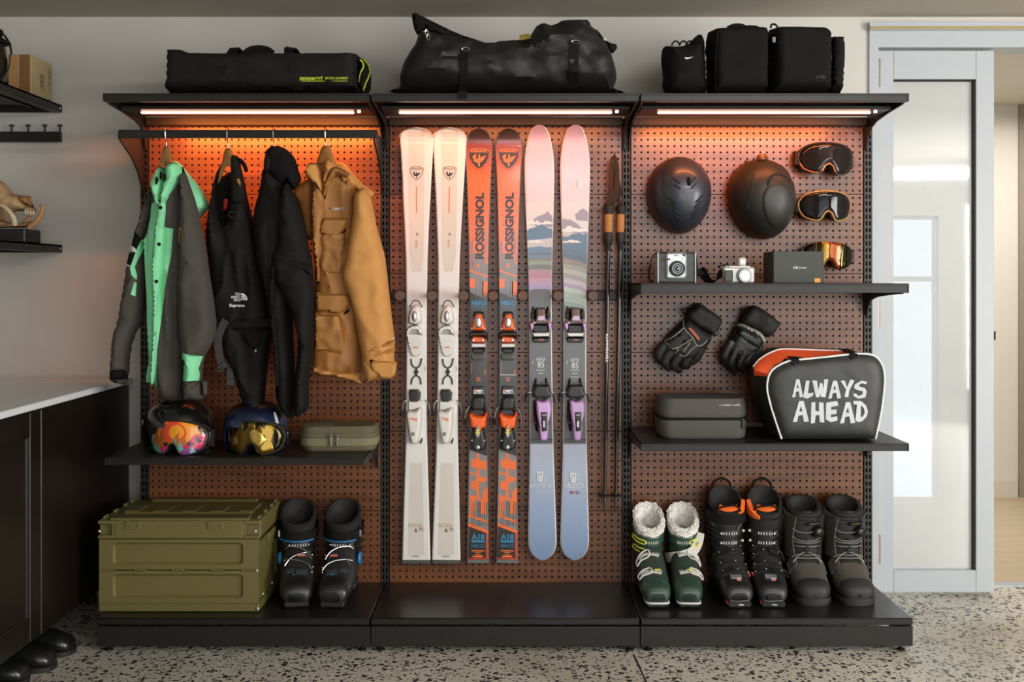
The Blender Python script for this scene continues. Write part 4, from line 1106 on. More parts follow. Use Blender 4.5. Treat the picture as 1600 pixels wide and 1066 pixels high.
# -- white pair
WT = [(202, 9), (203, 15), (205, 20), (208, 23.5), (212, 25.6), (217, 26.2), (226, 26), (255, 24.2), (300, 21.7), (350, 19.2), (405, 17), (460, 16.2), (560, 16), (680, 16.6), (730, 18), (780, 19.6), (850, 21.5), (876, 22.2)]
def white_ski(xt, xb, label):
    s = Ski('ski', label, 'white skis', xt, xb, 202, 876, WT, M_skw, M_edgew, 222, mat('dark_tail_cap', '#4a4a46', 0.4))
    s.deco([[(-13, 206), (12, 206), (12, 300), (11, 400), (7, 425), (-7, 425), (-11, 400), (-13, 300)], [(-10, 724), (10, 724), (13, 868), (-13, 868)]], M_skw2)
    s.wire('tip_guard', [(-26.5, 216, -.045), (-22, 208, -.045), (-14, 204, -.05), (0, 202, -.055), (14, 204, -.05), (22, 208, -.045), (26.5, 216, -.045)], 0.0028, mat('smoke_metal', '#8c7f70', 0.3, 0.8))
    s.deco([shield(0, 271, 22, 22)], mat('dark_taupe_print', '#4a4139', 0.4), 'crest'); s.deco([shield(0, 271, 20.2, 20.2)], M_skw2, 'crest'); s.deco([shield(0, 271, 18.5, 18.5)], M_pblack, 'crest'); s.deco([shield(0, 271, 17.4, 17.4)], M_skw2, 'crest')
    s.deco([[(a * 12.5, 273 - b * 11.5) for a, b in ROOST]], M_pblack, 'rooster_emblem')
    s.text([('ROSSIGNOL', 0, 264.3, 15, 2.6, 0, 0.02)], M_pblack)
    s.deco([[(-.9, 292), (.9, 292), (.9, 333), (-.9, 333)]], mat('gold_print', '#d28a2e', 0.4), 'gold_stripe')
    s.text([('o', 1, 366, 3.4, 4)], M_pblack); s.text([('nova', 0, 381, 12, 3.5, R(90))], mat('gold_print', '#d28a2e', 0.4))
    s.text([('NOVA', -1, 821, 21, 6.5)], mat('pale_gold_print', '#c7a274', 0.4)); s.text([('6', 0, 828.5, 4.3, 6.5, 0, 0.01), ('NOVA', 8, 825.5, 7, 2.2), ('SERIES', 8, 828.5, 7, 2.0), ('ROSSIGNOL', 0, 869.5, 12, 2.5), ('162', 13.4, 576, 6.5, 2.4, R(90))], M_pblack)
    # toe
    s.puff('toe_piece', [(-11.5, 506), (-11.5, 490), (-7, 480), (-3, 476.5), (2, 476.5), (6, 480), (8.5, 490), (8.5, 506)], M_plw, -.012, 0.035, 0.010)
    s.wire('toe_bail', [(-9.5, 480, -.02), (-7, 475, -.026), (-3.5, 470, -.028), (3.0, 470, -.028), (6.5, 475, -.026), (9.5, 480, -.02)], 0.0022, mat('smoke_metal', '#8c7f70', 0.3, 0.8))
    e = MB(); e.ell((-2 * SS, -.046, s.z(494)), (4.2 * SS, .006, 9 * SS), 14, 8); e.build('toe_window', M_silv, s.t)
    s.text([('LOOK', -1.5, 500, 7, 2.2, 0, .03)], M_pblack)
    s.puff('toe_wing', [(-16, 521), (-16, 516), (-11, 510), (-4, 507.5), (4, 508), (8.5, 514), (11, 523), (6, 523), (3, 517.5), (-3, 516), (-8, 519), (-11.5, 526), (-15, 527)], M_plw, -.012, 0.034, 0.006)
    s.puff('toe_plate', [(-14, 522), (9, 522), (10, 545), (6, 555), (0, 557.5), (-6, 557), (-10, 549), (-14, 535)], M_plw, -.012, 0.012, 0.005)
    s.deco([[(-5, 542), (3, 542), (3, 543.3), (-5, 543.3)]], mat('red_print', '#c23a2e', 0.5), 'red_mark', -.0255)
    s.wire('slider_arm', [(-8, 561, -.015), (-6, 571, -.016), (0, 575, -.016), (6, 571, -.016), (8.5, 560, -.015)], 0.0026, M_plb)
    s.wire('slider_arm', [(-7.5, 601, -.015), (-6, 592, -.016), (0, 587, -.016), (6, 591, -.016), (7.5, 601, -.015)], 0.0026, M_plb)
    s.puff('slider_plate', [(-4, 581), (0, 574.5), (4, 581), (0, 588)], M_plb, -.012, .008, .003, sm=1, res=.004)
    s.puff('heel_pad', [(-12, 616), (-10, 608), (3, 608), (7.6, 613), (7, 623), (3, 629), (-9, 629)], M_plb, -.012, 0.022, 0.006, sm=1)
    s.puff('brake_plate', [(-13, 624), (11, 624), (11, 640), (-13, 642)], M_plw, -.012, 0.013, .005, sm=1)
    hp = s.puff('heel_piece', [(-16, 645), (-12, 640), (-4, 641), (3, 637), (9, 635), (10, 655), (8, 675), (4, 691), (-2, 693), (-8, 692), (-12, 675), (-15, 655)], M_plw, -.012, 0.040, 0.012)
    b = MB(); b.text('LOOK', (-2 * SS, s.z(653)), 11 * SS, 4.5 * SS, y=-.0524, rot=R(-14), bold=.03); b.build('lettering', M_org, hp, 0)
    b = MB(); b.box((-3.6 * SS, -.052, s.z(676)), (5 * SS, .003, 5.5 * SS), .0008); b.build('release_window', mat('grey_plastic', '#73726e', 0.5), hp)
    s.puff('lever', [(6, 691), (9.5, 683), (10, 687), (8, 694)], M_plb, -.014, .02, .003, sm=1, res=.004)
    for sd in (-1, 1): brake(s, sd, (14, 625), (19, 629), (21.5, 640), (22, 650), M_plb)
    return s
white_ski(651, 650, 'white ski with dark crest standing nearest the tan parka'); white_ski(703, 697, 'white ski with dark crest standing against the orange skis')
# -- orange pair
OT = [(202, 3), (203, 7), (205, 11.5), (209, 15.5), (215, 18.8), (222, 20.6), (230, 21.3), (240, 21), (270, 19.6), (300, 18.5), (380, 16.3), (470, 14.6), (560, 14.2), (680, 14.5), (780, 16), (860, 17.1), (875, 17.4)]
def orange_ski(xt, xb, label, white_line):
    s = Ski('ski', label, 'orange skis', xt, xb, 202, 875, OT, M_sko, M_edge, 222, mat('grey_tail_cap', '#6d716c', 0.35, 0.3))
    s.deco([shield(0, 248, 37, 36)], M_pblack, 'crest'); s.deco([shield(0, 248, 34.5, 33.5)], M_org, 'crest'); s.deco([shield(0, 248, 32.5, 31.5)], M_pblack, 'crest')
    s.deco([[(a * 22, 250 - b * 20) for a, b in ROOST]], M_org, 'rooster_emblem')
    s.text([('ROSSIGNOL', 0, 236, 26, 4.5, 0, .03)], M_org)
    gb = [[(-14, 424), (-9, 424), (-9, 404), (10, 404), (10, 412), (17, 412), (17, 470), (-17, 458), (-17, 436), (-14, 436)], [(-10, 396), (-4, 396), (-4, 405), (-10, 405)], [(0, 398), (8, 398), (8, 405), (0, 405)]]
    s.deco(gb, M_pgrey, 'grey_pattern')
    s.deco([[(x, a), (x + w, a), (x + w, c), (x, c)] for x, w, a, c in ((-12.5, 1.2, 378, 440), (-10, .8, 372, 420), (2, 1.0, 430, 464), (9, 1.2, 360, 395), (11.5, .8, 368, 410), (-5, .9, 440, 461), (6, 1.4, 440, 465), (-15, .8, 380, 430))], M_pteal, 'blue_streaks')
    s.deco([[(-15, 422), (16, 431), (16, 433.5), (-15, 424.5)], [(-15, 435), (-5.5, 436), (-5.5, 450), (-15, 449)], [(6, 440), (14.5, 440), (14.5, 463), (6, 460)], [(-3, 412), (1, 412), (1, 418), (-3, 418)]], M_org, 'orange_pattern')
    s.deco([[(-17, 457), (17, 468), (17, 713), (-17, 703)]], M_pblack, 'black_panel')
    s.text([('HERO', 1, 473.5, 23, 7.5, 0, 0.03), ('MULTI-TURN', 1, 480, 20, 2.0)], M_pblue)
    s.text([('ROSSIGNOL', 1.5, 353, 104, 14, R(90), 0.05)], M_pblack)
    # lower graphic
    s.deco([[(-17, 703), (17, 713), (17, 832), (-17, 822)]], M_pgrey, 'grey_pattern')
    V = lambda pts: [(x - 746.5, y) for x, y in pts]
    s.deco([V([(744, 708), (748, 709.5), (748, 778), (744, 777)]), V([(736, 717), (744, 718), (744, 731), (736, 730)]), V([(748, 719), (759.5, 721), (759.5, 735), (748, 732)]),
            V([(732, 737), (747, 741), (747, 743.5), (732, 740)]), V([(735.5, 752), (744, 752), (744, 765), (735.5, 764)]), V([(748, 744), (762, 747), (754.6, 755), (748, 752)]),
            V([(754, 769), (762, 760), (762, 784), (754, 781)]), V([(732, 773), (762, 782.5), (762, 786), (732, 776.5)]), V([(734.5, 776), (742, 778), (742, 797), (739, 797), (739, 808), (734.5, 808)]),
            V([(751, 783), (758.5, 785), (758.5, 804), (751, 802)]), V([(729, 804), (764, 813.5), (764, 817), (729, 807.5)]), V([(729, 817), (764, 829), (764, 834), (729, 822)])], M_org, 'orange_pattern')
    s.deco([V([(x, 784), (x + 0.7, 784), (x + .7, 822), (x, 822)]) for x in (744.5, 746.5, 748.5, 750, 753.5, 756, 759.5, 737, 740.5)], M_pblack, 'dark_hatching')
    s.deco([V([(733, 821.5), (759, 830.5), (759, 872), (731, 872)])], M_pblack, 'black_panel')
    s.text([('A18', 0, 839, 20, 8.8, 0, 0.03), ('144', -5.5, 853, 8, 4.6, 0, .01), ('|', 1, 853, 0.5, 4.5), ('RADIUS', 7, 851.7, 8, 1.8), ('13 M', 7, 854.8, 8, 1.8)], M_pblue)
    s.deco([[(-10, 844.5), (10.5, 844.5), (10.5, 847.5), (-10, 847.5)]], M_pblue, 'blue_bar')
    s.deco([[(-10, 860), (10, 860), (10, 861.5), (-10, 861.5)], [(-5, 862.7), (5, 862.7), (5, 863.6), (-5, 863.6)], [(-8, 868), (8, 868), (8, 871), (-8, 871)], [(-4, 866), (4, 866), (4, 866.8), (-4, 866.8)]], M_org, 'orange_bars')
    # toe
    s.puff('toe_base', [(-10, 498), (-8, 488), (-4, 486.5), (4, 486.5), (8, 488), (10, 498)], M_plb, -.012, .018, .006, sm=1)
    s.puff('toe_piece', [(-11.5, 517), (-11, 508), (-7.5, 495), (-4.5, 489.5), (4.5, 489.5), (7.5, 495), (11, 508), (11.5, 517)], M_plo, -.012, .036, .009, sm=1)
    b = MB(); b.puff(smooth_poly(s.xz([(0, 493), (4, 497), (6, 504), (4.5, 511), (0, 512.5), (-4.5, 511), (-6, 504), (-4, 497)]), 2), -.046, .009, .004, .008, .005); b.build('toe_window', M_silv, s.t)
    for x in (-9.3, 9.3):
        b = MB(); b.lathe([(0, 0), (.0042, 0), (.0036, .002), (0, .002)], (x * SS, -.040, s.z(513)), 10, rot=Matrix.Rotation(R(90), 4, 'X')); b.build('screw', M_silv, s.t)
    s.puff('toe_wing', [(-15, 527), (-14, 521), (-10, 517.5), (10, 517.5), (14, 521), (15, 527), (14, 533), (10.5, 527), (5, 524.5), (-5, 524.5), (-10.5, 527), (-14, 533)], M_plb, -.012, .046, .006)
    s.puff('toe_plate', [(-11, 524), (11, 524), (11.5, 536), (-11.5, 536)], M_plo, -.012, .020, .004, sm=1)
    for x in (-7.5, 7.5):
        b = MB(); b.lathe([(0, 0), (.0055, 0), (.0045, .002), (0, .002)], (x * SS, -.032, s.z(531)), 10, rot=Matrix.Rotation(R(90), 4, 'X')); b.build('screw', M_silv, s.t)
    s.puff('glide_plate', [(-11.5, 536), (11.5, 535), (11.5, 543), (-11.5, 544)], M_plw, -.012, .020, .003, sm=1)
    s.puff('toe_end', [(-11, 544), (11, 543), (9, 551), (5, 552.5), (-6, 552.5), (-10, 550)], M_plb, -.012, .017, .004, sm=1)
    s.text([('LOOK', -1, 547.5, 7.5, 2, 0, .02)], M_print)
    s.puff('rail_plate', [(-12, 552), (12, 552), (11.5, 561), (8, 564), (-9, 564), (-12, 561)], mat('grey_plate', '#4c4b48', 0.5), -.012, .006, .003, sm=1)
    s.text([('R/F', -10.5, 570, 5, 2, R(90)), ('RACING', -10.5, 578, 8, 2, R(90)), ('144', 10.5, 582, 8, 2.6, R(90), .02), ('HERO', 0, 591, 6.5, 2.6, 0, .03), ('TEAM', 0, 594.6, 6.5, 2.6, 0, .03)], M_org)
    if white_line: s.deco([[(-13, 585.2), (13, 585.2), (13, 586.2), (-13, 586.2)]], M_print, 'white_line')
    s.puff('mid_plate', [(-11.5, 620), (-11, 603), (-6, 602.5), (6, 602.5), (11, 603), (11.5, 620)], M_plb, -.012, .004, .002, sm=1)
    s.deco([[(-7.5, 609), (7.5, 609), (7.5, 615), (-7.5, 615)]], M_print, 'sticker', -.0166); s.deco([[(-7, 609.6), (-3, 609.6), (-3, 611.6), (-7, 611.6)]], M_plo, 'sticker_mark', -.0168)
    s.deco([[(3.5, 610.5), (7, 610.5), (7, 614.5), (3.5, 614.5)]], M_pblue, 'sticker_mark', -.0168)
    b = MB(); b.text('LOOK', (-2 * SS, s.z(613)), 8 * SS, 2.6 * SS, y=-.0166, bold=.03); b.build('lettering', M_pblack, s.top, 0)
    s.puff('heel_pad', [(-11, 637), (-11, 626), (-8, 620), (7, 618), (10.5, 624), (10.5, 638), (5, 641), (-6, 641)], M_plb, -.012, .030, .008)
    for sd in (-1, 1):
        s.puff('heel_lug', [(sd * 8, 634), (sd * 13.5, 636), (sd * 12, 646), (sd * 7, 643)], M_plb, -.012, .028, .004, sm=1)
    hp = s.puff('heel_piece', [(-15, 648), (-13, 641.5), (-8, 646), (0, 648), (8, 647), (13, 641.5), (15, 647), (12.5, 666), (7, 669), (4.5, 674), (-4.5, 674), (-6, 669), (-12, 666)], M_plo, -.012, .050, .010, sm=1)
    s.puff('heel_frame', [(-9, 664), (-5, 668), (5, 668), (9, 664), (13, 690), (12, 701), (6, 704), (-6, 704), (-12, 701), (-12, 690)], M_plb, -.012, .036, .010, sm=1)
    b = MB(); b.puff(s.xz([(-2.6, 661), (2.6, 661), (4, 677), (0.3, 684), (-4, 677)]), -.06, .008, .012, .004, .005); b.build('setting_window', M_silv, hp)
    s.deco([[(-3.2, 668), (3.2, 668), (3.2, 670), (-3.2, 670)], [(-3.5, 672), (3.5, 672), (3.5, 674.5), (-3.5, 674.5)]], mat('yellow_print', '#d9c23a', 0.5), 'setting_scale', -.0685)
    for x, y, r in ((-9.5, 686.5, .0042), (9.5, 686.5, .0042), (0, 697, .009)):
        b = MB(); b.lathe([(0, 0), (r, 0), (r * .8, .004), (0, .005)], (x * SS, -.046, s.z(y)), 8, rot=Matrix.Rotation(R(90), 4, 'X')); b.build('screw', M_silv, s.t)
    for sd in (-1, 1): brake(s, sd, (14, 636), (18, 641), (20.5, 654), (20.5, 664), M_plb)
orange_ski(748.5, 746.8, 'orange and black racing ski standing beside the white skis', False); orange_ski(795, 792.5, 'orange and black racing ski standing beside the mountain print skis', True)
# -- mountain print pair
IT = [(197, 2.5), (198, 6), (200, 9.5), (204, 13), (210, 15.8), (218, 18.3), (230, 20.8), (245, 22.6), (260, 23.3), (285, 23.2), (330, 22), (400, 19.5), (460, 18.1), (560, 17.8), (640, 18.1), (700, 18.8), (780, 20.8), (825, 22), (845, 22.3), (853, 21.8), (860, 20.2), (866, 17.2), (870, 13.6), (873, 9.6), (875, 5.5), (876, 2)]
def cloud(cx, cy, wd, h, seed):
    """soft-edged cloud outline"""
    r = random.Random(seed); n = 14
    up = [(-wd / 2 + wd * i / n, cy - h * (0.25 + 0.75 * r.random()) * math.sin(math.pi * (i + .5) / (n + 1))) for i in range(n + 1)]
    dn = [(wd / 2 - wd * i / n, cy + h * .5 * (0.3 + 0.5 * r.random())) for i in range(n + 1)]
    return [(cx + x, y) for x, y in up + dn]
def jag(pts, amp, seed):
    r = random.Random(seed); out = []
    for (a, b), (c, d) in zip(pts, pts[1:]):
        for j in range(4): out.append((a + (c - a) * j / 4, b + (d - b) * j / 4 + (amp * (r.random() - .5) if j else 0)))
    return out + [pts[-1]]
C = lambda n, h: mat(n, h, 0.38, var=0.07, scale=8, stretch=(60, 1, 6), coat=0.2)
def ice_ski(xt, xb, label, first):
    s = Ski('ski', label, 'mountain print skis', xt, xb, 197, 876, IT, M_ice, M_edgew, 222)
    cw, cp, cb, cb2 = C('cloud_print', '#d9d3cf'), C('violet_peak_print', '#8f899a'), C('slate_blue_print', '#55728a'), C('steel_blue_peak_print', '#5f7f98')
    s.deco([[(-25, 318), (25, 314), (25, 360), (-25, 360)]], C('pale_sky_print', '#cbc6c4'), 'sky')
    if first:
        s.deco([jag([(-13, 344), (-4, 339), (4, 336), (13, 331), (20, 338)], 2, 1) + [(24, 356), (-14, 352)]], cp, 'violet_peak')
        s.deco([cloud(-10, 349, 24, 8, 1), cloud(12, 349, 20, 5, 2)], cw, 'cloud')
        s.deco([jag([(-25, 360), (-12, 357), (-4, 353), (4, 351.5), (12, 356), (25, 360)], 2.5, 2) + [(25, 374), (4, 378), (-25, 382)]], cb, 'blue_mountain')
        s.deco([[(-25, 376), (25, 372), (25, 404), (-25, 404)]], C('mist_print', '#b9b5b8'), 'mist')
        s.deco([cloud(-8, 378, 30, 4, 5)], cw, 'cloud')
        s.deco([jag([(-25, 388), (-10, 386), (0, 385), (12, 387), (25, 385)], 1.5, 3) + [(25, 404), (-25, 404)]], cb2, 'blue_mountain')
        for a, h, c in ((396, 1.8, '#6b6158'), (403, 6, '#777b74'), (408, 7, '#8d968b'), (414, 8, '#73756f'), (421, 7, '#a88a98'), (427, 9, '#b67f97'), (435, 5, '#c08fa8'), (440, 6, '#b594b4'), (445.5, 7, '#a593bf')):
            s.deco([[(-25, a + 1), (-8, a - .6), (8, a - .6), (25, a + .6), (25, a + h + .6), (8, a + h - .6), (-8, a + h - .6), (-25, a + h + 1)]], C('strata_print_' + c[1:], c), 'striped_field')
        s.text([('KINETER', 0, 561.5, 14, 5), ('85', 0, 569.8, 10.5, 9.5)], M_print)
        s.text([('KINETER 85', -2, 759, 33, 6.5), ('BRAVE NEW WORLD', 0, 764.5, 22, 2), ('100% MADE', 1, 768.5, 18, 2)], M_logo)
    else:
        s.deco([jag([(-20, 342), (-8, 343), (4, 350), (10, 356), (24, 362)], 2, 1) + [(24, 366), (-20, 362)], jag([(0, 336), (8, 328), (14, 326), (24, 334)], 2, 8) + [(24, 346), (2, 344)]], cp, 'violet_peak')
        s.deco([cloud(-8, 360, 40, 8, 4), cloud(10, 360, 30, 6, 7)], cw, 'cloud')
        s.deco([jag([(-25, 371), (-10, 370), (0, 365), (6, 363.5), (12, 367), (25, 366)], 2.5, 4) + [(25, 410), (0, 406), (-25, 402)]], cb, 'blue_mountain')
        s.deco([cloud(-6, 378, 30, 4.5, 6)], cw, 'cloud')
        for a, h, c in ((400, 1.8, '#6b6158'), (402.5, 8, '#58748a'), (407, 2.2, '#b08b78'), (409.5, 7, '#8c9188'), (415, 8, '#a3a89d'), (422, 9, '#b9beb2'), (430, 8, '#a7a2ab'), (437, 9, '#c6c4cb'), (445, 7, '#ad9bbd'), (451, 8, '#bfd0c6'), (458, 9, '#a9bdb3'), (466, 8, '#98aba5'), (473, 7, '#7f908c')):
            s.deco([[(-25, a - 3), (-8, a - 1), (8, a + 2), (25, a + 7), (25, a + h + 7), (8, a + h + 2), (-8, a + h - 1), (-25, a + h - 3)]], C('strata_print_' + c[1:], c), 'striped_field')
        s.text([('KINETER', 0, 562.5, 14, 5), ('85', 0, 571, 10.5, 9.5)], M_print)
        s.text([('ICELANTIC', -1, 757.5, 31, 4.8, 0, .02), ('MADE IN COLORADO', 0, 764.5, 24, 2)], M_logo)
        s.deco([[(-16, 760.8), (16, 760.8), (16, 761.6), (-16, 761.6)]], M_logo, 'white_line')
        s.deco([[(-7, 768), (-1, 768), (-1, 771.5), (-7, 771.5)]], mat('red_print', '#c23a2e', 0.5), 'flag'); s.deco([[(-7, 768), (-4.3, 768), (-4.3, 770), (-7, 770)], [(1.5, 768), (7.5, 768), (7.5, 769.1), (1.5, 769.1)], [(1.5, 770.5), (7.5, 770.5), (7.5, 771.6), (1.5, 771.6)]], mat('navy_print', '#27406b', 0.5), 'flag')
        s.text([('C', 3.8, 769.8, 2.4, 2.6, 0, .03)], mat('red_print', '#c23a2e', 0.5))
        s.text([('C', 10, 285, 5, 6)], M_logo)
        s.deco([[(3, 281), (11, 281), (10, 293), (4.5, 294.5)]], M_logo, 'tooth_emblem'); s.deco([[(4.4, 283), (9.8, 283), (9, 291.5), (5.5, 292)]], C('violet_sky_print', '#bfb4bf'), 'tooth_emblem'); s.deco([[(6.2, 286), (8, 285), (8.4, 292), (6.6, 292)]], M_logo, 'tooth_emblem')
    yl = 746 if first else 748
    s.deco([[(-8, yl - 9), (2.5, yl - 9), (1.5, yl + 6), (-6, yl + 6)]], M_logo, 'tooth_emblem'); s.deco([[(-6.2, yl - 7), (1, yl - 7), (.3, yl + 4.5), (-4.7, yl + 4.5)]], C('blue_grey_print', '#9fabbf'), 'tooth_emblem')
    s.deco([[(-3.6, yl - 3), (-1.2, yl - 4), (-1, yl + 5), (-3.2, yl + 5)]], M_logo, 'tooth_emblem'); s.text([('C', 5.5, yl + 3, 5, 6.5)], M_logo)
    s.text([('FREERIDE', 0, 578.5, 14, 2), ('166cm', 0, 583.2, 8, 2.2, 0, .02), ('i', -12.5, 566, 1, 5, 0, .03)] + ([] if first else [('DESIGNED', 0, 589, 12, 1.8)]), M_print)
    s.deco([[(-20, 686), (20, 686), (20, 688.5), (-20, 688.5)], [(-20, 690.5), (20, 690.5), (20, 692), (-20, 692)]], M_pblack, 'dark_bands')
    # toe
    for sd in (-1, 1): s.puff('toe_horn', [(sd * 9, 499), (sd * 15, 497), (sd * 14, 486), (sd * 11.5, 478), (sd * 9.5, 482), (sd * 8, 488)], M_plb, -.012, .03, .004)
    s.puff('toe_piece', [(-9.5, 501), (-9, 485), (-7, 480.5), (7, 480.5), (9, 485), (10, 501)], M_brown, -.012, .042, .008, sm=1)
    s.puff('toe_cover', [(-8, 502), (-6, 491.5), (7, 491.5), (9, 502)], C('pearl_lilac', '#b9a7c0'), -.045, .012, .006, sm=1)
    s.puff('toe_bar', [(-13.5, 507), (-13.5, 500), (-8, 501), (8, 501), (15, 499.5), (15, 506), (7, 505), (-7, 505.5)], mat('pearl_plastic', '#d9cbb8', 0.3), -.03, .026, .004, sm=1)
    for sd in (-1, 1): s.puff('toe_wing', [(sd * 10.5, 503), (sd * 16.5, 502), (sd * 18, 507), (sd * 17, 514), (sd * 13, 518), (sd * 10.5, 513)], M_lilac, -.012, .042, .006)
    s.puff('toe_base', [(-12, 506), (12, 506), (13, 520), (-13, 520)], M_plb, -.012, .018, .004, sm=1)
    s.puff('glide_plate', [(-13.5, 518.5), (14.5, 517.5), (14, 526.5), (-13, 527)], M_plw, -.012, .026, .004, sm=1)
    s.puff('toe_end', [(-14, 527), (14.5, 526), (14, 531), (11.5, 535.6), (-11, 535.6), (-13.5, 531)], M_plb, -.012, .022, .004, sm=1)
    b = MB(); b.text('MARKER', (0.8 * SS, s.z(530.5)), 7.5 * SS, 1.8 * SS, y=-.0352, bold=.03); b.build('lettering', M_org, s.t, 0)
    # heel
    for sd in (-1, 1): s.puff('heel_horn', [(sd * 7, 602), (sd * 13, 606), (sd * 11.5, 599), (sd * 8.5, 590.5), (sd * 6.2, 593)], M_plb, -.012, .022, .004)
    s.puff('heel_pad', [(-13, 606), (-9, 601), (10, 601), (14, 606), (15.5, 617), (10, 622.5), (-9, 622.5), (-14.5, 617)], M_plb, -.012, .038, .008)
    s.deco([[(-8, 598.6), (9, 598.6), (9, 600), (-8, 600)]], M_brown, 'bronze_line', -.03)
    s.puff('heel_side', [(-12, 625), (-10, 625), (-5, 676), (-9, 672), (-13, 652)], M_plb, -.012, .03, .004, sm=1); s.puff('heel_side', [(12, 625), (15, 626), (13.5, 655), (11, 674), (8, 676)], M_plb, -.012, .03, .004, sm=1)
    hp = s.puff('heel_piece', [(-10, 626), (-5, 623.5), (0, 625), (6, 623), (14, 624.5), (16, 640), (14, 652), (12, 662), (10.5, 683), (6.5, 687.5), (-1.5, 687.5), (-4.5, 683), (-5.5, 665), (-8, 650)], M_lilac, -.012, .050, .010)
    b = MB(); b.puff(s.xz([(-2.3, 641), (9.8, 641), (9, 660), (8, 671), (0, 672), (-1, 660)]), -.061, .003, .003, .004, .005); b.build('heel_recess', M_plb, hp)
    b = MB(); b.box((3.8 * SS, -.065, s.z(646)), (8 * SS, .004, 1.6 * SS), .001); b.build('recess_bar', M_silv, hp)
    b = MB(); b.box((3.6 * SS, -.065, s.z(660)), (4.5 * SS, .005, 11 * SS), .003); b.build('setting_window', M_silv, hp)
    for sd in (-1, 1): brake(s, sd, (13, 612.5), (19.5, 613), (20.5, 616), (24, 629), M_plb)
ice_ski(842, 847.5, 'lilac topped ski with striped field print beside the orange skis', True); ice_ski(898.5, 898, 'lilac topped ski with swirling green field print beside the ski poles', False)
# -- poles
M_pole = mat('black_pole', '#201f1d', 0.3, 0.3, var=0.1, coat=0.3)
M_cork = mat('cork_grip', '#a9753a', 0.8, var=0.3, scale=220, bump=0.4, bscale=400)
M_rub = mat('black_rubber', '#191715', 0.65, var=0.15)
M_leath = mat('dark_strap', '#3a2a20', 0.7, var=0.2)
hk = P(958, 247, -0.006)
th = thing('peg_hook', 'small dark hook on the pegboard above the ski poles', 'hook', hk)
b = MB(); b.tube([(0, 0.004, 0), (0, -.05, 0), (0, -.058, .004), (0, -.060, .014)], .0025, 7); b.build('wire', M_black, th)
def pole(px, pb, Y, label, text):
    o = P(px, 247, Y)
    t = thing('ski_pole', label, 'ski pole', o, group='black ski poles')
    s = (Y - CAM_Y) / FPX; k = (pb - px) * s
    zz = lambda y: -(y - 247) * s
    xx = lambda y: k * (y - 320) / 480
    Pp = lambda y, dx=0, dy=0: (xx(y) + dx, dy, zz(y))
    b = MB(); b.tube([Pp(388), Pp(500), Pp(640), Pp(770)], [.0085, .0085, .0075, .0062], 12); b.build('shaft', M_pole, t)
    b = MB(); b.tube([Pp(y) for y in (321, 323, 328, 334, 336)], [.016, .021, .020, .014, .0135], 14); b.build('grip_top', M_rub, t)
    b = MB(); b.tube([Pp(y) for y in (335, 337, 345, 352, 360, 364)], [.0145, .0152, .0145, .0155, .0145, .014], 14); b.build('cork_grip', M_cork, t)
    b = MB(); b.tube([Pp(y) for y in (363, 366, 372, 377, 380, 392)], [.0145, .0165, .016, .017, .012, .0095], 14); b.build('lower_grip', M_rub, t)
    b = MB(); b.lathe([(0.004, 0.012), (.008, .008), (.024, .002), (.026, -.002), (.010, -.004), (.004, -.010)], Pp(775), 16); b.build('basket', M_rub, t)
    b = MB(); b.tube([Pp(768), Pp(776), Pp(792), Pp(799), Pp(802)], [.0085, .0075, .006, .0035, .0015], 9); b.build('tip', mat('dark_steel', '#55534f', 0.35, 0.8), t)
    if text:
        b = MB(); b.text('KOMPERDELL', (xx(545), zz(544)), 0.105, .009, y=-.0092, rot=R(-90), bold=.03); b.build('lettering', M_print, t, 0)
    return t, Pp, o
t1, P1, o1 = pole(951, 944.8, -0.062, 'black ski pole with cork grip and white lettering beside the skis', True)
t2, P2, o2 = pole(970, 961.5, -0.050, 'black ski pole with cork grip beside the slotted upright', False)
for t, Pp, o, pts in ((t1, P1, o1, [(950, 326), (953, 300), (955, 270), (957, 252), (959, 248), (962, 256), (964, 275), (962, 300), (957, 322)]), (t2, P2, o2, [(969, 326), (963, 300), (959, 275), (957, 256), (959, 247), (961, 252), (964, 280), (967, 300), (964, 316)])):
    b = MB()
    b.tube(smooth_poly([(P(x, y, o.y).x - o.x, -.004 - .008 * (i % 2), P(x, y, o.y).z - o.z) for i, (x, y) in enumerate(pts)], 4, False), 0, flat=(.018, .0025), up=(0.5, 1, 0)); b.build('wrist_strap', M_leath, t)
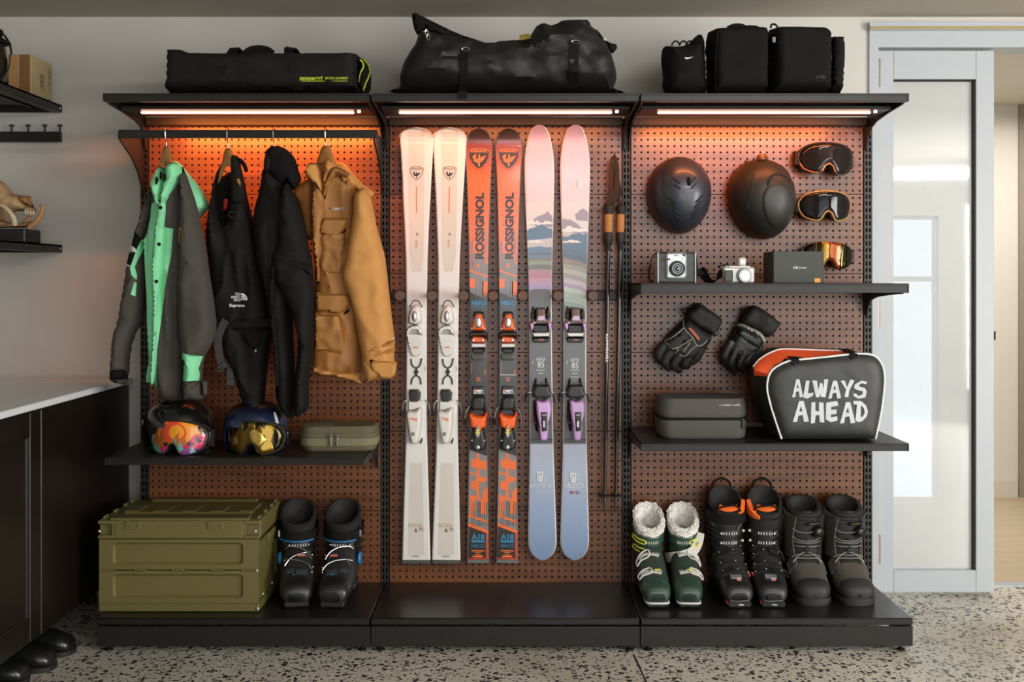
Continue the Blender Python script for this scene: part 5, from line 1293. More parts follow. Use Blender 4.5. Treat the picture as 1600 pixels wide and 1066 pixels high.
# ---------------------------------------------------------------- helmets hung on the pegboard (seen from above)
M_hel1 = mat('midnight_metallic', '#363a45', 0.42, 0.3, var=0.15, scale=300, coat=0.15)
M_hel2 = mat('matt_charcoal', '#2a2927', 0.48, 0.1, var=0.06, scale=30)
M_foam = mat('dark_foam', '#171615', 0.85)
RX = Matrix.Rotation(R(90), 4, 'X')
def wall_helmet(name, label, px, py, w, h, depth, tilt, m):
    """a helmet hung crown outwards: oval shell, rounded lip, padded inside towards the board"""
    o = P(px, py, -0.06)
    t = thing(name, label, 'helmet', (o.x, -0.045, o.z), rot=(0, tilt, 0))
    b = MB(); n, m_ = 40, 14
    a, c = w / 2, h / 2
    def surf(u, v):                          # u: 0 rim .. 1 crown ; v: angle
        r = math.cos(u * math.pi / 2) ** 0.78
        egg = 1 + 0.07 * math.sin(v)         # a little broader at the top (the back of the head)
        y = -depth * math.sin(u * math.pi / 2) ** 0.92
        return Vector((a * r * math.cos(v) * egg, y, c * r * math.sin(v)))
    rings = [[surf(i / m_ * 0.985, 2 * math.pi * j / n) for j in range(n)] for i in range(m_ + 1)]
    rim = [[Vector((q.x * k, y, q.z * k)) for q in rings[0]] for k, y in ((0.86, 0.012), (0.93, 0.022), (0.985, 0.018), (1.005, 0.008))]
    b.loft(rim + rings); b.build('shell', m, t, 50)
    b = MB(); b.loft([[Vector((q.x * k, y, q.z * k)) for q in rings[0]] for k, y in ((0.88, -0.01), (0.9, 0.03), (0.80, 0.036), (0.74, 0.0), (0.5, -0.05))]); b.build('liner', M_foam, t, 50)
    return t, surf, a, c, depth
def slot(t, surf, pts, r, name='vent_slot', m=None):
    """an elongated vent following the shell; pts in (u, v) shell coordinates"""
    b = MB(); ps = [surf(u, v) for u, v in pts]
    b.tube(smooth_poly([tuple(q) for q in ps], 3, False), [r * (0.25 if i in (0, (len(ps) - 1) * 3) else 1) for i in range((len(ps) - 1) * 3 + 1)], 6)
    return b.build(name, m or M_foam, t)
t, sf, a, c, d = wall_helmet('ski_helmet', 'midnight blue helmet with herringbone vents hung crown outwards on the pegboard', 1062, 305, 0.230, 0.284, 0.158, R(-3), M_hel1)
def uv(x, z, a=a, c=c):
    """shell coordinates of the point x, z (fractions of the half axes)"""
    v = math.atan2(z, x); r = min(math.hypot(x, z), .999)
    return (math.acos(r ** (1 / 0.78)) * 2 / math.pi, v)
for k in range(4):
    for sd in (-1, 1):
        x0 = 0.62 - 0.06 * k
        slot(t, sf, [uv(sd * (x0 - .06), -.08 - .15 * k), uv(sd * (x0 - .2), -.19 - .15 * k), uv(sd * (x0 - .32), -.28 - .14 * k)], 0.0042)
for sd in (-1, 1):
    for k in range(2):
        slot(t, sf, [uv(sd * .34, .38 - .17 * k), uv(sd * .22, .28 - .15 * k), uv(sd * .15, .22 - .14 * k)], 0.0032)
b = MB(); q = sf(*uv(0.1, .26)); b.box(q + Vector((0, -.001, 0)), (0.013, 0.006, 0.032), 0.003); b.build('vent_slider', M_blk2, t)
slot(t, sf, [uv(-.4, .86), uv(0, .93), uv(.4, .86)], 0.003)
b = MB(); q = sf(0.03, R(200)); b.box(q, (0.012, 0.02, 0.03), 0.004); b.build('goggle_clip', M_leath, t)
t, sf2, a2, c2, d2 = wall_helmet('ski_helmet', 'larger matt charcoal helmet with raised centre panel hung crown outwards', 1190.5, 311, 0.240, 0.298, 0.165, R(-10), M_hel2)
u2 = lambda x, z: uv(x, z)
# raised centre panel: a lip-edged second skin over the middle of the shell
b = MB(); rings = []
for i in range(10):
    k = i / 9.0
    ring = []
    for j in range(28):
        v = 2 * math.pi * j / 28
        x, z = 0.18 + 0.52 * k * math.cos(v), -0.22 + (0.62 if math.sin(v) < 0 else 0.55) * k * math.sin(v)
        r = math.hypot(x, z)
        if r > .96: x, z = x * .96 / r, z * .96 / r
        q = sf2(*u2(x, z)); nrm = Vector((q.x / a2 ** 2, q.y / d2 ** 2, q.z / c2 ** 2)).normalized()
        ring.append(q + nrm * (0.0045 if i < 9 else -0.002))
    rings.append(ring)
b.loft(rings[::-1], caps=(False, True)); b.build('raised_panel', M_hel2, t, 50)
slot(t, sf2, [u2(-.05, .26), u2(.06, .42), u2(.24, .50), u2(.42, .47), u2(.60, .38), u2(.66, .28)], 0.0055)
slot(t, sf2, [u2(-.30, .62), u2(-.42, .45), u2(-.52, .2), u2(-.66, -.05), u2(-.74, -.22)], 0.0042)
slot(t, sf2, [u2(.52, .72), u2(.66, .58), u2(.76, .42)], 0.0042)
b = MB(); q = sf2(*u2(.08, .93)); b.tube(smooth_poly([tuple(q + Vector(v)) for v in ((-.018, -.004, .004), (-.01, -.022, .012), (.008, -.024, .010), (.02, -.006, -.004))], 3, False), 0, flat=(.016, .004), up=(0, -1, .5)); b.build('strap_loop', M_brown, t)
b = MB(); q = sf2(*u2(-.34, .9)); b.cyl(q, q + Vector((0, -.006, .012)), .005, .006, 10); b.build('stud', M_brown, t)

# ---------------------------------------------------------------- goggles
def lens_mat(name, col, rough=0.06, metal=0.9): return mat(name, col, rough, metal, var=0.03, scale=4)
M_lensk = lens_mat('smoke_mirror_lens', '#222224', .05, 0.6)
M_cop = mat('copper_frame', '#a5714a', 0.4, 0.5, var=0.1)
M_camo = mat('camo_gold_frame', '#a48248', 0.5, 0.2, var=0.7, scale=120)
M_padf = mat('face_foam', '#1a1918', 0.9, bump=0.4, bscale=300)
GOG = [(-49, 3), (-46, 13), (-38, 21), (-22, 26), (0, 27.5), (22, 26), (38, 21), (46, 13), (49, 3), (46, -10), (40, -19), (29, -24), (18, -25.5), (11, -21), (6, -12), (0, -8), (-6, -12), (-11, -21), (-18, -25.5), (-29, -24), (-40, -19), (-46, -10)]
def goggles(label, loc, w, rot, lens, frame, strap, regions=(), lens_mats=None, outline=GOG, kx=4.2, nose=True, disp=None, rim=True, top=None):
    """frame ring, curved lens, face foam, outrigger and strap stub; faces -Y"""
    t = thing('ski_goggles', label, 'goggles', loc, rot=rot)
    s = w / 96.0
    ol = smooth_poly([(x * s, z * s) for x, z in outline], 3)
    cv = lambda q: (q[0], q[1] + kx * q[0] ** 2, q[2])
    b = MB(); f = b.puff(ol, -.022, .006, .002, .012, .006, [([(x * s, z * s) for x, z in r], k) for r, k in regions], disp, post=cv)
    b.build('lens', lens_mats or lens, t, 60)
    if rim:
        b = MB(); b.tube([cv((x * 1.01, -.021, z * 1.02)) for x, z in ol], .0036, 6, closed=True); b.build('frame_rim', top or M_plb, t)
    b = MB()
    rings = []
    for k, y in ((.97, -.020), (1.02, -.016), (1.03, .0), (0.98, .018), (.90, .022), (.84, .0), (.86, -.016)):
        rings.append([cv((x * k, y, z * k)) for x, z in ol])
    b.loft(rings + [rings[0]], caps=(False, False)); b.build('frame', M_plb, t, 50)
    b = MB(); rings = [[cv((x * k, y, z * k)) for x, z in ol] for k, y in ((.98, .014), (1.0, .03), (.9, .034), (.84, .02))]
    b.loft(rings + [rings[0]], caps=(False, False)); b.build('face_foam', M_padf, t, 50)
    for sd in (-1, 1):
        b = MB(); x = sd * 49 * s; b.box(cv((x, -.006, 0)), (9 * s, .014, 24 * s), .003); og = b.build('outrigger', strap, t)
        b = MB(); p0, p1 = Vector(cv((x + sd * 2 * s, 0, 0))), Vector(cv((x + sd * 1 * s, .03, 0)))
        b.tube([p0, (p0 + p1) / 2 + Vector((sd * .004, 0, 0)), p1], 0, flat=(27 * s, .003), up=(1, 0, 0)); b.build('strap', strap, t)
    if nose:
        b = MB(); b.tube([cv((x * s, -.024, z * s)) for x, z in ((-12, -22.5), (-7, -12.5), (0, -8.5), (7, -12.5), (12, -22.5))], .0034, 6); b.build('nose_bridge', frame, t)
        b = MB(); b.tube([cv((x * s, -.023, z * s)) for x, z in ((-47, -10), (-40, -20), (-29, -25), (-17, -26.5))], .003, 6); b.build('lower_rim', frame, t)
    return t
M_strap1 = mat('dark_elastic', '#2c2d2c', 0.7, var=0.5, scale=90)
g1 = goggles('black goggles with a copper lower rim, uppermost on the pegboard', P(1293, 249, -0.078), .198, (0, R(4), R(3)), M_lensk, M_cop, M_strap1)
g2 = goggles('black goggles with gold camouflage rim, below the copper rimmed pair', P(1291, 323, -0.078), .190, (0, R(1), R(3)), M_lensk, M_camo, M_strap1, top=M_camo)
M_l3 = [lens_mat('dark_mirror', '#3b372f', .08), lens_mat('yellow_mirror', '#9a7626', .2, .5), lens_mat('amber_mirror', '#8f431c', .2, .5), lens_mat('olive_mirror', '#77713f', .1, .8)]
g3 = goggles('frameless goggles with amber mirrored lens behind the dark box', P(1295, 400, -0.075), .176, (0, R(3), R(-4)), M_l3[0], M_plb, M_plb,
             [([(-30, 40), (-25, 40), (-27, -40), (-32, -40)], 3), ([(-17, 40), (-2, 40), (-4, -40), (-19, -40)], 1), ([(-2, 40), (22, 40), (20, -40), (-4, -40)], 2), ([(24, 40), (28, 40), (26, -40), (22, -40)], 3), ([(33, 40), (35, 40), (33, -40), (31, -40)], 3)], M_l3, nose=False, rim=False)
# ---------------------------------------------------------------- cameras and box on the shelf
SH1, SH2 = 1.239 + .0005, 0.702 + .0005
M_camg = mat('grey_leatherette', '#474a45', 0.6, var=0.1, bump=0.3, bscale=700)
M_cams = mat('satin_silver', '#b9bdc0', 0.35, 0.3, var=0.04)
M_camw = mat('pale_silver', '#d3d0ca', 0.35, 0.2, var=0.03)
M_blkm = mat('black_metal', '#1d1d1c', 0.3, 0.4)
M_lglass = mat('lens_glass', '#5d646a', 0.08, 0.7, var=0.05)
def ring_lens(b, c, prof, n=28): b.lathe(prof, c, n, rot=RX)
g = L3(1057.5, 441, -0.36); g.o.z = SH1
t = thing('instant_camera', 'square silver and grey instant camera with a round lens on the shelf', 'camera', g.o)
s = (g.Y - CAM_Y) / FPX
b = MB(); b.box((0, .035, .053), (.128, .062, .103), .004); b.build('body', M_camg, t)
for sd in (-1, 1):
    b = MB(); b.box((sd * .064, .033, .0535), (.005, .068, .107), .0015); b.build('side_trim', M_cams, t)
b = MB(); b.box((0, .033, .107), (.128, .066, .003), .001); b.build('top_plate', M_brown, t)
b = MB(); b.box((-.002, .0005, .060), (.070, .012, .090), .006); fp = b.build('face_plate', M_cams, t)
b = MB(); ring_lens(b, (0, -.006, .050), [(.0, 0), (.027, 0), (.027, .006), (.024, .012), (.022, .012), (.021, .016), (.019, .016), (.018, .010), (.0, .010)]); ln = b.build('lens_barrel', M_blkm, t)
b = MB(); ring_lens(b, (0, -.016, .050), [(.0175, 0), (.0175, .0012), (.0155, .0012), (.0155, 0)]); ring_lens(b, (0, -.016, .050), [(.011, 0), (.011, .001), (.0095, .001), (.0095, 0)]); o_ = b.build('lens_rings', M_cams, ln); o_['kind'] = 'stuff'
b = MB(); b.ell((0, -.0165, .050), (.009, .004, .009), 14, 8); b.build('lens_glass', M_lglass, ln)
for x, z, r, mm in ((.024, .097, .005, M_camg), (.0235, .083, .0055, M_camw)):
    b = MB(); ring_lens(b, (x, -.006, z), [(0, 0), (r, 0), (r * .9, .003), (0, .003)], 16); b.build('window', mm, t)
b = MB(); b.tube([(-.048, -.012, .082), (-.024, -.012, .082)], [.003, .0024], 8); b.build('shutter_lever', M_brown, t)
b = MB(); b.text('mini', (.032, .022), .015, .005, y=-.0065, bold=.02); b.text('instax', (-.003, .095), .014, .004, y=-.0058, bold=.01); o_ = b.build('lettering', M_blkm, fp, 0); o_['kind'] = 'stuff'
for sd in (-1, 1):
    b = MB(); b.cyl((sd * .062, .02, .107), (sd * .062, .02, .115), .0035, n=8); b.build('strap_lug', M_brown, t)
b = MB(); b.tube(smooth_poly([(-.066, .02, .104), (-.080, .02, .092), (-.088, .02, .06), (-.092, .022, .03), (-.086, .03, .008), (-.076, .035, .006)], 4, False), [.0018] * 8 + [.004] * 13, 6); b.build('strap', M_web, t)
b = MB(); b.tube(smooth_poly([(.066, .02, .1), (.073, .03, .07), (.074, .035, .03), (.070, .04, .006)], 4, False), .004, 6); b.build('strap', M_web, t)
g = L3(1155, 441, -0.36); g.o.z = SH1
t = thing('compact_camera', 'small silver mirrorless camera with flash finder on the shelf', 'camera', g.o)
b = MB(); b.box((0, .018, .028), (.106, .034, .054), .005); b.box((.002, .018, .0565), (.075, .026, .006), .002); b.build('body', M_camw, t)
b = MB(); b.box((-.036, .0, .025), (.030, .006, .040), .003); b.build('grip', M_camg, t)
b = MB(); ring_lens(b, (.017, .002, .026), [(0, 0), (.027, 0), (.027, .010), (.0245, .012), (.0235, .022), (.0215, .024), (.019, .024), (.019, .020), (0, .020)]); ln = b.build('lens_barrel', M_cams, t)
b = MB(); ring_lens(b, (.017, -.0185, .026), [(0, 0), (.018, 0), (.017, .0016), (0, .0022)]); b.build('lens_cap', M_camw, ln)
b = MB(); b.box((.012, .018, .074), (.028, .03, .030), .006); b.box((.012, .004, .075), (.020, .004, .016), .002); b.build('flash_finder', M_camw, t)
for x in (-.040, -.030):
    b = MB(); b.cyl((x, .018, .055), (x, .018, .060), .006, n=14); b.build('dial', M_cams, t)
for sd in (-1, 1):
    b = MB(); b.tube([(sd * .054 + .004 * math.cos(k * math.pi / 4), .018, .044 + .004 * math.sin(k * math.pi / 4)) for k in range(8)], .0012, 5, closed=True); b.build('strap_ring', M_chrome, t)
b = MB(); b.tube(smooth_poly([(-.056, .018, .046), (-.064, .03, .058), (-.052, .04, .062), (-.03, .045, .062), (-.022, .05, .05), (-.03, .055, .03)], 4, False), 0, flat=(.009, .002), up=(0, 0.3, 1))
b.tube(smooth_poly([(-.056, .018, .044), (-.066, .03, .02), (-.080, .03, .008), (-.098, .03, .016), (-.112, .03, .040), (-.120, .03, .052), (-.130, .03, .044), (-.128, .035, .026), (-.118, .04, .03), (-.105, .045, .008), (-.075, .05, .004)], 5, False), 0, flat=(.022, .0022), up=(0, 0.25, 1)); o_ = b.build('neck_strap', M_web, t)
g = L3(1248, 441, -0.37); g.o.z = SH1
t = thing('goggle_box', 'dark grey cardboard box with an orange label on the shelf', 'box', g.o)
b = MB(); b.box((0.0, .075, .0545), (.172, .15, .109), .0015); b.build('sleeve', mat('charcoal_card', '#41433f', 0.75, var=0.06, scale=60), t)
b = MB(); b.box((-.0, .076, .0545), (.173, .146, .1095)); 
b = MB(); b.box((.064, -.0006, .0095), (.020, .0008, .014)); b.box((.0863, .012, .0095), (.0006, .010, .014)); o_ = b.build('orange_label', mat('orange_label', '#e3962e', 0.6), t, 0); o_['kind'] = 'stuff'
b = MB(); b.text('FE', (-.010, .053), .016, .0075, y=-.0006, bold=.02); b.box((.003, -.001, .053), (.0008, .0006, .010)); b.text('OAKLEY', (.016, .053), .022, .0045, y=-.0006, bold=.03); o_ = b.build('lettering', M_print, t, 0); o_['kind'] = 'stuff'
# ---------------------------------------------------------------- gloves hung on the pegboard
M_glA = mat('black_glove_shell', '#1c1a18', 0.7, var=0.2, bump=0.5, bscale=260)
M_lea = mat('black_leather', '#20211f', 0.42, var=0.15, scale=40, bump=0.5, bscale=160)
M_pip = mat('grey_piping', '#a39c90', 0.6, var=0.05)
def gpiece(g, t, name, pts, m, dy, tf, w=0.02, amp=0.004, seed=1.0, sm=2, parent=None, res=0.008, fx=24, fz=24):
    b = MB(); ol = g.xz(pts, g.Y + dy)
    f = b.puff(smooth_poly(ol, sm) if sm > 1 else ol, dy, tf, max(.002, min(.03, -dy)) if dy < 0 else .004, w, res, disp=wr(fx, fz, amp, seed))
    return b.build(name, m, parent or t, 50), f
def finger(g, t, pts, r, m, name='finger'):
    b = MB(); ps = smooth_poly([tuple(g.p(x, y, g.Y + d)) for x, y, d in pts], 4, False)
    k = len(ps)
    b.tube(ps, [r * (1.0 - 0.25 * (i / (k - 1))) * (1 + .06 * math.sin(i * 1.7)) for i in range(k)], 12)
    e = Vector(ps[-1]); b.ell(e, (r * .76, r * .76, r * .76), 12, 8)
    return b.build(name, m, t, 60)
g = L3(1078, 525, -0.03)
t = thing('ski_glove', 'black glove with grey piping and a red patch hung under the upper shelf', 'glove', g.o)
gpiece(g, t, 'cuff', [(1091, 473), (1109, 484), (1126.5, 497), (1128, 505), (1121, 517), (1113, 524), (1092, 514), (1074, 502), (1072, 490), (1079, 480)], M_glA, -.012, .045, .025, .005, 3)
_, fg = gpiece(g, t, 'hand', [(1074, 498), (1094, 512), (1112, 524), (1106, 540), (1092, 556), (1076, 566), (1052, 556), (1032, 546), (1040, 528), (1056, 512)], M_glA, -.010, .048, .03, .005, 4)
for k, (p0, p1, p2) in enumerate((((1038, 540), (1029, 553), (1032, 564)), ((1050, 548), (1039, 564), (1045, 575)), ((1063, 555), (1053, 570), (1061, 578)), ((1078, 556), (1070, 570), (1074, 571)))):
    finger(g, t, [(*p0, -.035), (*p1, -.045), (*p2, -.028)], .0185, M_glA)
finger(g, t, [(1098, 540, -.03), (1090, 558, -.045), (1082, 566, -.04)], .017, M_glA, 'thumb')
b = MB()
for pp in ([(1069, 501), (1067, 512), (1080, 527), (1087, 539), (1096, 538), (1103, 531)], [(1067, 512), (1050, 526), (1039, 533), (1043, 538)], [(1080, 529), (1068, 536), (1056, 543), (1048, 544)], [(1087, 539), (1078, 546), (1068, 556), (1060, 553)], [(1058, 545), (1054, 552)], [(1076, 535), (1066, 549)]):
    b.tube([(x, fg(x, z) - .0008, z) for x, z in smooth_poly(g.xz(pp, g.Y - .03), 4, False)], .0017, 5)
o_ = b.build('piping', M_pip, t); o_['kind'] = 'stuff'
for pp in ([(1048, 529), (1062, 517), (1066, 522), (1054, 536)], [(1058, 540), (1068, 528), (1074, 533), (1064, 546)]):
    b = MB(); ol = g.xz(pp, g.Y - .03); b.puff(ol, fg(*ol[2]) + .003, .006, .003, .004, .006); b.build('finger_panel', M_blk2, t)
b = MB(); ol = g.xz([(1073.5, 513), (1077, 511), (1092, 528), (1090, 532.5)], g.Y - .04); c = (sum(q[0] for q in ol) / 4, sum(q[1] for q in ol) / 4)
b.add([(x, fg(*c) - .004, z) for x, z in ol], [(0, 1, 2, 3)]); b.build('red_patch', mat('faded_red_patch', '#a8513f', 0.7), t, 0, label='faded red patch')
b = MB(); q = g.p(1119, 520, g.Y - .03); b.box(q, (.018, .012, .022), .004, rot=Matrix.Rotation(R(30), 4, 'Y')); b.build('wrist_clip', M_plb, t)
b = MB(); b.tube(smooth_poly([tuple(g.p(x, y, g.Y - .02)) for x, y in ((1076, 482), (1068, 483), (1067, 489), (1073, 492))], 3, False), .003, 6); b.build('hang_loop', M_web, t)
g = L3(1172, 530, -0.03)
t = thing('ski_glove', 'black leather glove with a pale grey band hung above the carry bag', 'glove', g.o)
gpiece(g, t, 'cuff', [(1177, 477), (1195, 485), (1218, 504), (1216, 512), (1207, 524), (1196, 527), (1172, 512), (1155, 505), (1160, 490), (1166, 482)], M_glA, -.012, .045, .025, .006, 6, fx=30, fz=14)
_, fg = gpiece(g, t, 'hand', [(1154, 506), (1174, 515), (1196, 528), (1190, 540), (1181, 556), (1164, 568), (1146, 560), (1133, 548), (1142, 526)], M_lea, -.010, .050, .03, .003, 7)
gpiece(g, t, 'band', [(1152, 509), (1157, 505), (1172, 511), (1188, 519), (1197, 531), (1194, 538), (1189, 541), (1189, 532), (1181, 524), (1168, 517)], M_pip, -.045, .018, .008, .001, 2, parent=None)
gpiece(g, t, 'knuckle_pad', [(1152, 518), (1160, 514), (1174, 521), (1187, 533), (1188, 543), (1180, 544), (1164, 534), (1153, 526)], M_lea, -.047, .022, .012, .001, 2)
for k, (p0, p1, p2) in enumerate((((1143, 534), (1133, 556), (1136, 570)), ((1154, 540), (1143, 566), (1147, 580)), ((1166, 546), (1156, 570), (1160, 577)), ((1177, 550), (1167, 566), (1166, 572)))):
    finger(g, t, [(*p0, -.040), (*p1, -.048), (*p2, -.030)], .0185, M_lea)
finger(g, t, [(1186, 540, -.02), (1182, 556, -.03), (1176, 560, -.025)], .015, M_lea, 'thumb')
b = MB(); b.tube(smooth_poly([tuple(g.p(x, y, g.Y - .035)) for x, y in ((1172, 482), (1166, 484), (1168, 490), (1174, 488))], 3, False), .003, 6); b.build('hang_loop', M_web, t)
# ---------------------------------------------------------------- hard case
g = L3(1101, 688, -0.335); g.o.z = SH2
t = thing('hard_case', 'dark grey zipped hard case standing beside the black carry bag', 'case', g.o)
M_case = mat('grey_eva_fabric', '#4a4843', 0.8, var=0.15, scale=120, bump=0.35, bscale=800)
def pill(b, z0, z1, w, d, r, cy, k0=1.0, k1=1.0, n=9, edge=.012):
    rings = []
    for z, k in ((z0, .955), (z0 + edge * .35, .985), (z0 + edge, 1.0), (z1 - edge, 1.0), (z1 - edge * .35, .985), (z1, .955)):
        f = (k0 + (k1 - k0) * (z - z0) / (z1 - z0))
        ring = []
        for qx, qy, a0 in ((1, -1, -90), (1, 1, 0), (-1, 1, 90), (-1, -1, 180)):
            for j in range(n):
                a = R(a0 + 90 * j / (n - 1))
                ring.append(((qx * (w / 2 - r) + r * math.cos(a)) * k * f, cy + (qy * (d / 2 - r) + r * math.sin(a)) * k * f, z))
        rings.append(ring)
    b.loft(rings)
b = MB(); pill(b, 0, .066, .306, .20, .045, .10, .97, 1.0); b.build('base', M_case, t)
b = MB(); pill(b, .072, .138, .306, .20, .045, .10, 1.0, .97, edge=.022); b.build('lid', M_case, t)
b = MB(); pill(b, .064, .074, .309, .203, .046, .10, edge=.003); zp = b.build('zipper', M_web, t)
b = MB(); b.box((.132, .004, .066), (.012, .006, .012), .002); b.box((.134, .0, .052), (.010, .004, .030), .002); b.build('zip_pull', M_plb, zp)
b = MB(); b.text('TOMTOC', (.085, .118), .075, .006, y=.004, bold=.04); b.M = None
b.v = [(x, -.0012 + max(0, (z - .116)) * 1.2, z) for x, y, z in b.v]; b.build('lettering', M_logo, t, 0)
# ---------------------------------------------------------------- carry bag
BY = -0.395
g = L3(1290, 684, BY); g.o.z = SH2
t = thing('carry_bag', 'black carry bag with white capital lettering and an orange top stripe', 'bag', g.o)
M_bagn = mat('black_coated_nylon', '#222422', 0.5, var=0.1, scale=20, bump=0.15, bscale=500)
front = [(1221, 686), (1213, 662), (1205, 637), (1199, 612), (1199, 597), (1203, 583), (1213, 573), (1230, 565), (1250, 562), (1290, 558), (1330, 553.5), (1350, 553), (1366, 556), (1376, 566), (1381, 580), (1382, 598), (1378, 635), (1373, 662), (1368, 686)]
fo = [(x, max(0.001, z)) for x, z in g.xz(front)]
n = len(fo)
rings = []
def lerp_side(y, grow, sh, up):
    out = []
    cx = sum(q[0] for q in fo) / n
    for (x, z) in fo:
        k_ = max(0, min(1, (z - .16) / .08)) * max(0, min(1, (.12 - x) / .25))
        out.append((x + (x - cx) * grow + sh, y, (z * up if z > .05 else z) + .034 * k_ * min(1, y / .08)))
    return out
dep = .26
b = MB()
rings = [lerp_side(0.0, 0, 0, 1), lerp_side(.05, .055, 0, 1.0), lerp_side(.13, .07, 0, 1.0), lerp_side(dep - .05, .05, 0, 1.0), lerp_side(dep, 0.0, 0, .98)]
b.loft(rings, caps=(False, True)); b.build('gusset', M_bagn, t, 50)
b = MB(); ff = b.puff(fo, 0.002, .022, .001, .06, .014, disp=wr(9, 7, .0022, 4)); fp = b.build('front_panel', M_bagn, t, 60)
b = MB(); b.tube([(x, -.001, z) for x, z in smooth_poly(fo, 2, False)], .0036, 6); b.build('piping', M_print, t, label='white piping')
# orange stripe across the top, curling down at the pale end
def up_at(x, y):
    """height of the bag's top at x on a ring at depth y"""
    q = [(a, c) for a, c in fo if c > .12]; q.sort()
    return interp(q, x)
top = [(1202, 586), (1213, 575), (1230, 567), (1250, 563.5), (1290, 559.5), (1330, 555), (1345, 554.5)]
tp = smooth_poly(g.xz(top), 3, False)
vs = []; k = len(tp)
dzf = lambda x, z, y: .034 * max(0, min(1, (z - .16) / .08)) * max(0, min(1, (.12 - x) / .25)) * min(1, y / .08)
for i, (x, z) in enumerate(tp):
    e = i / (k - 1); ya, yb = .006, .050 + .025 * math.sin(e * 3)
    gr = .0035
    nx, nz = (-.8, .6) if i < 3 else (-.2, .98)
    xb = x - .040 * (1 - e) ** 1.5
    vs += [(x + nx * gr, ya, z + nz * gr), (xb + nx * gr, (ya + yb) / 2, z + .004 + dzf(xb, z, (ya + yb) / 2)), (xb + nx * gr, yb, z + .005 + dzf(xb, z, yb)), (xb, yb, z - .006), (x, ya, z - .006)]
fs = []
for i in range(k - 1):
    for j in range(5): fs.append((i * 5 + j, i * 5 + (j + 1) % 5, (i + 1) * 5 + (j + 1) % 5, (i + 1) * 5 + j))
fs += [(0, 1, 2, 3, 4), tuple((k - 1) * 5 + j for j in (4, 3, 2, 1, 0))]
b = MB(); b.add(vs, fs); b.build('orange_stripe', mat('orange_webbing', '#ef5a2c', 0.6, var=0.06), t, 40, label='bright orange top stripe')
b = MB(); b.tube([(vs[i * 5 + 2][0], vs[i * 5 + 2][1] + .002, vs[i * 5 + 2][2] + .001) for i in range(k)], .003, 6); b.build('piping', M_print, t)
for pts, wd in (([(1240, 565), (1236, 557), (1235, 551)], .028), ([(1331, 556), (1325, 548), (1322, 546)], .028)):
    b = MB(); q = g.xz(pts)
    b.tube(smooth_poly([(q[0][0] + .006, -.010, q[0][1] - .012), (q[0][0] + .004, -.004, q[0][1] + .006), (q[0][0], .03, q[0][1] + .014), (q[0][0] - .002, .09, q[0][1] + .016), (q[0][0] - .004, .14, q[0][1] + .006)], 4, False), 0, flat=(wd, .004), up=(0, -.4, 1)); b.build('handle_loop', M_web, t)
M_grpr = mat('pale_grey_print', '#b9bdc3', 0.6, var=0.12, scale=60)
GL = {  # block letters in a unit box, brush-cut ends
 'A': [[(-.5, -.5), (-.12, .5), (.18, .5), (.5, -.46), (.2, -.5), (.11, -.16), (-.16, -.2), (-.22, -.48)]],
 'L': [[(-.22, .5), (.12, .5), (-.02, -.2), (.5, -.16), (.46, -.34), (-.1, -.5), (-.5, -.42)]],
 'W': [[(-.5, .46), (-.2, .42), (-.12, -.1), (-.02, .3), (.14, .28), (.2, -.06), (.24, .5), (.5, .5), (.34, -.5), (.04, -.46), (.0, -.3), (-.06, -.5), (-.26, -.5)]],
 'Y': [[(-.5, .42), (-.2, .44), (-.04, .06), (.2, .5), (.5, .44), (.14, -.12), (.06, -.5), (-.22, -.46), (-.1, -.06)]],
 'S': [[(.5, .44), (.1, .5), (-.34, .3), (-.4, .08), (-.1, -.04), (.2, -.08), (.22, -.24), (-.06, -.36), (-.3, -.2), (-.42, -.26), (-.5, -.06), (-.42, -.36), (-.1, -.5), (.4, -.44), (.5, -.1), (.36, .1), (-.02, .16), (-.04, .26), (.12, .36), (.46, .3)]],
 'H': [[(-.46, .5), (-.16, .5), (-.16, .1), (.1, .06), (.1, .5), (.44, .48), (.5, -.46), (.16, -.44), (.12, -.1), (-.14, -.12), (-.2, -.48), (-.5, -.5)]],
 'E': [[(-.46, .42), (.4, .5), (.5, .28), (-.06, .22), (-.08, .08), (.34, .1), (.34, -.1), (-.1, -.14), (-.08, -.28), (.4, -.22), (.42, -.42), (-.1, -.5), (-.5, -.36)]],
 'D': [[(-.5, .5), (.0, .5), (.36, .3), (.5, .0), (.42, -.24), (.1, -.46), (-.2, -.5), (-.36, -.4), (-.26, .32), (-.5, .36)]],
}
HOLE = {'A': [(-.1, .02), (.0, .26), (.1, .0)], 'D': [(.0, .3), (.22, .16), (.28, -.04), (.16, -.22), (.0, -.28)]}
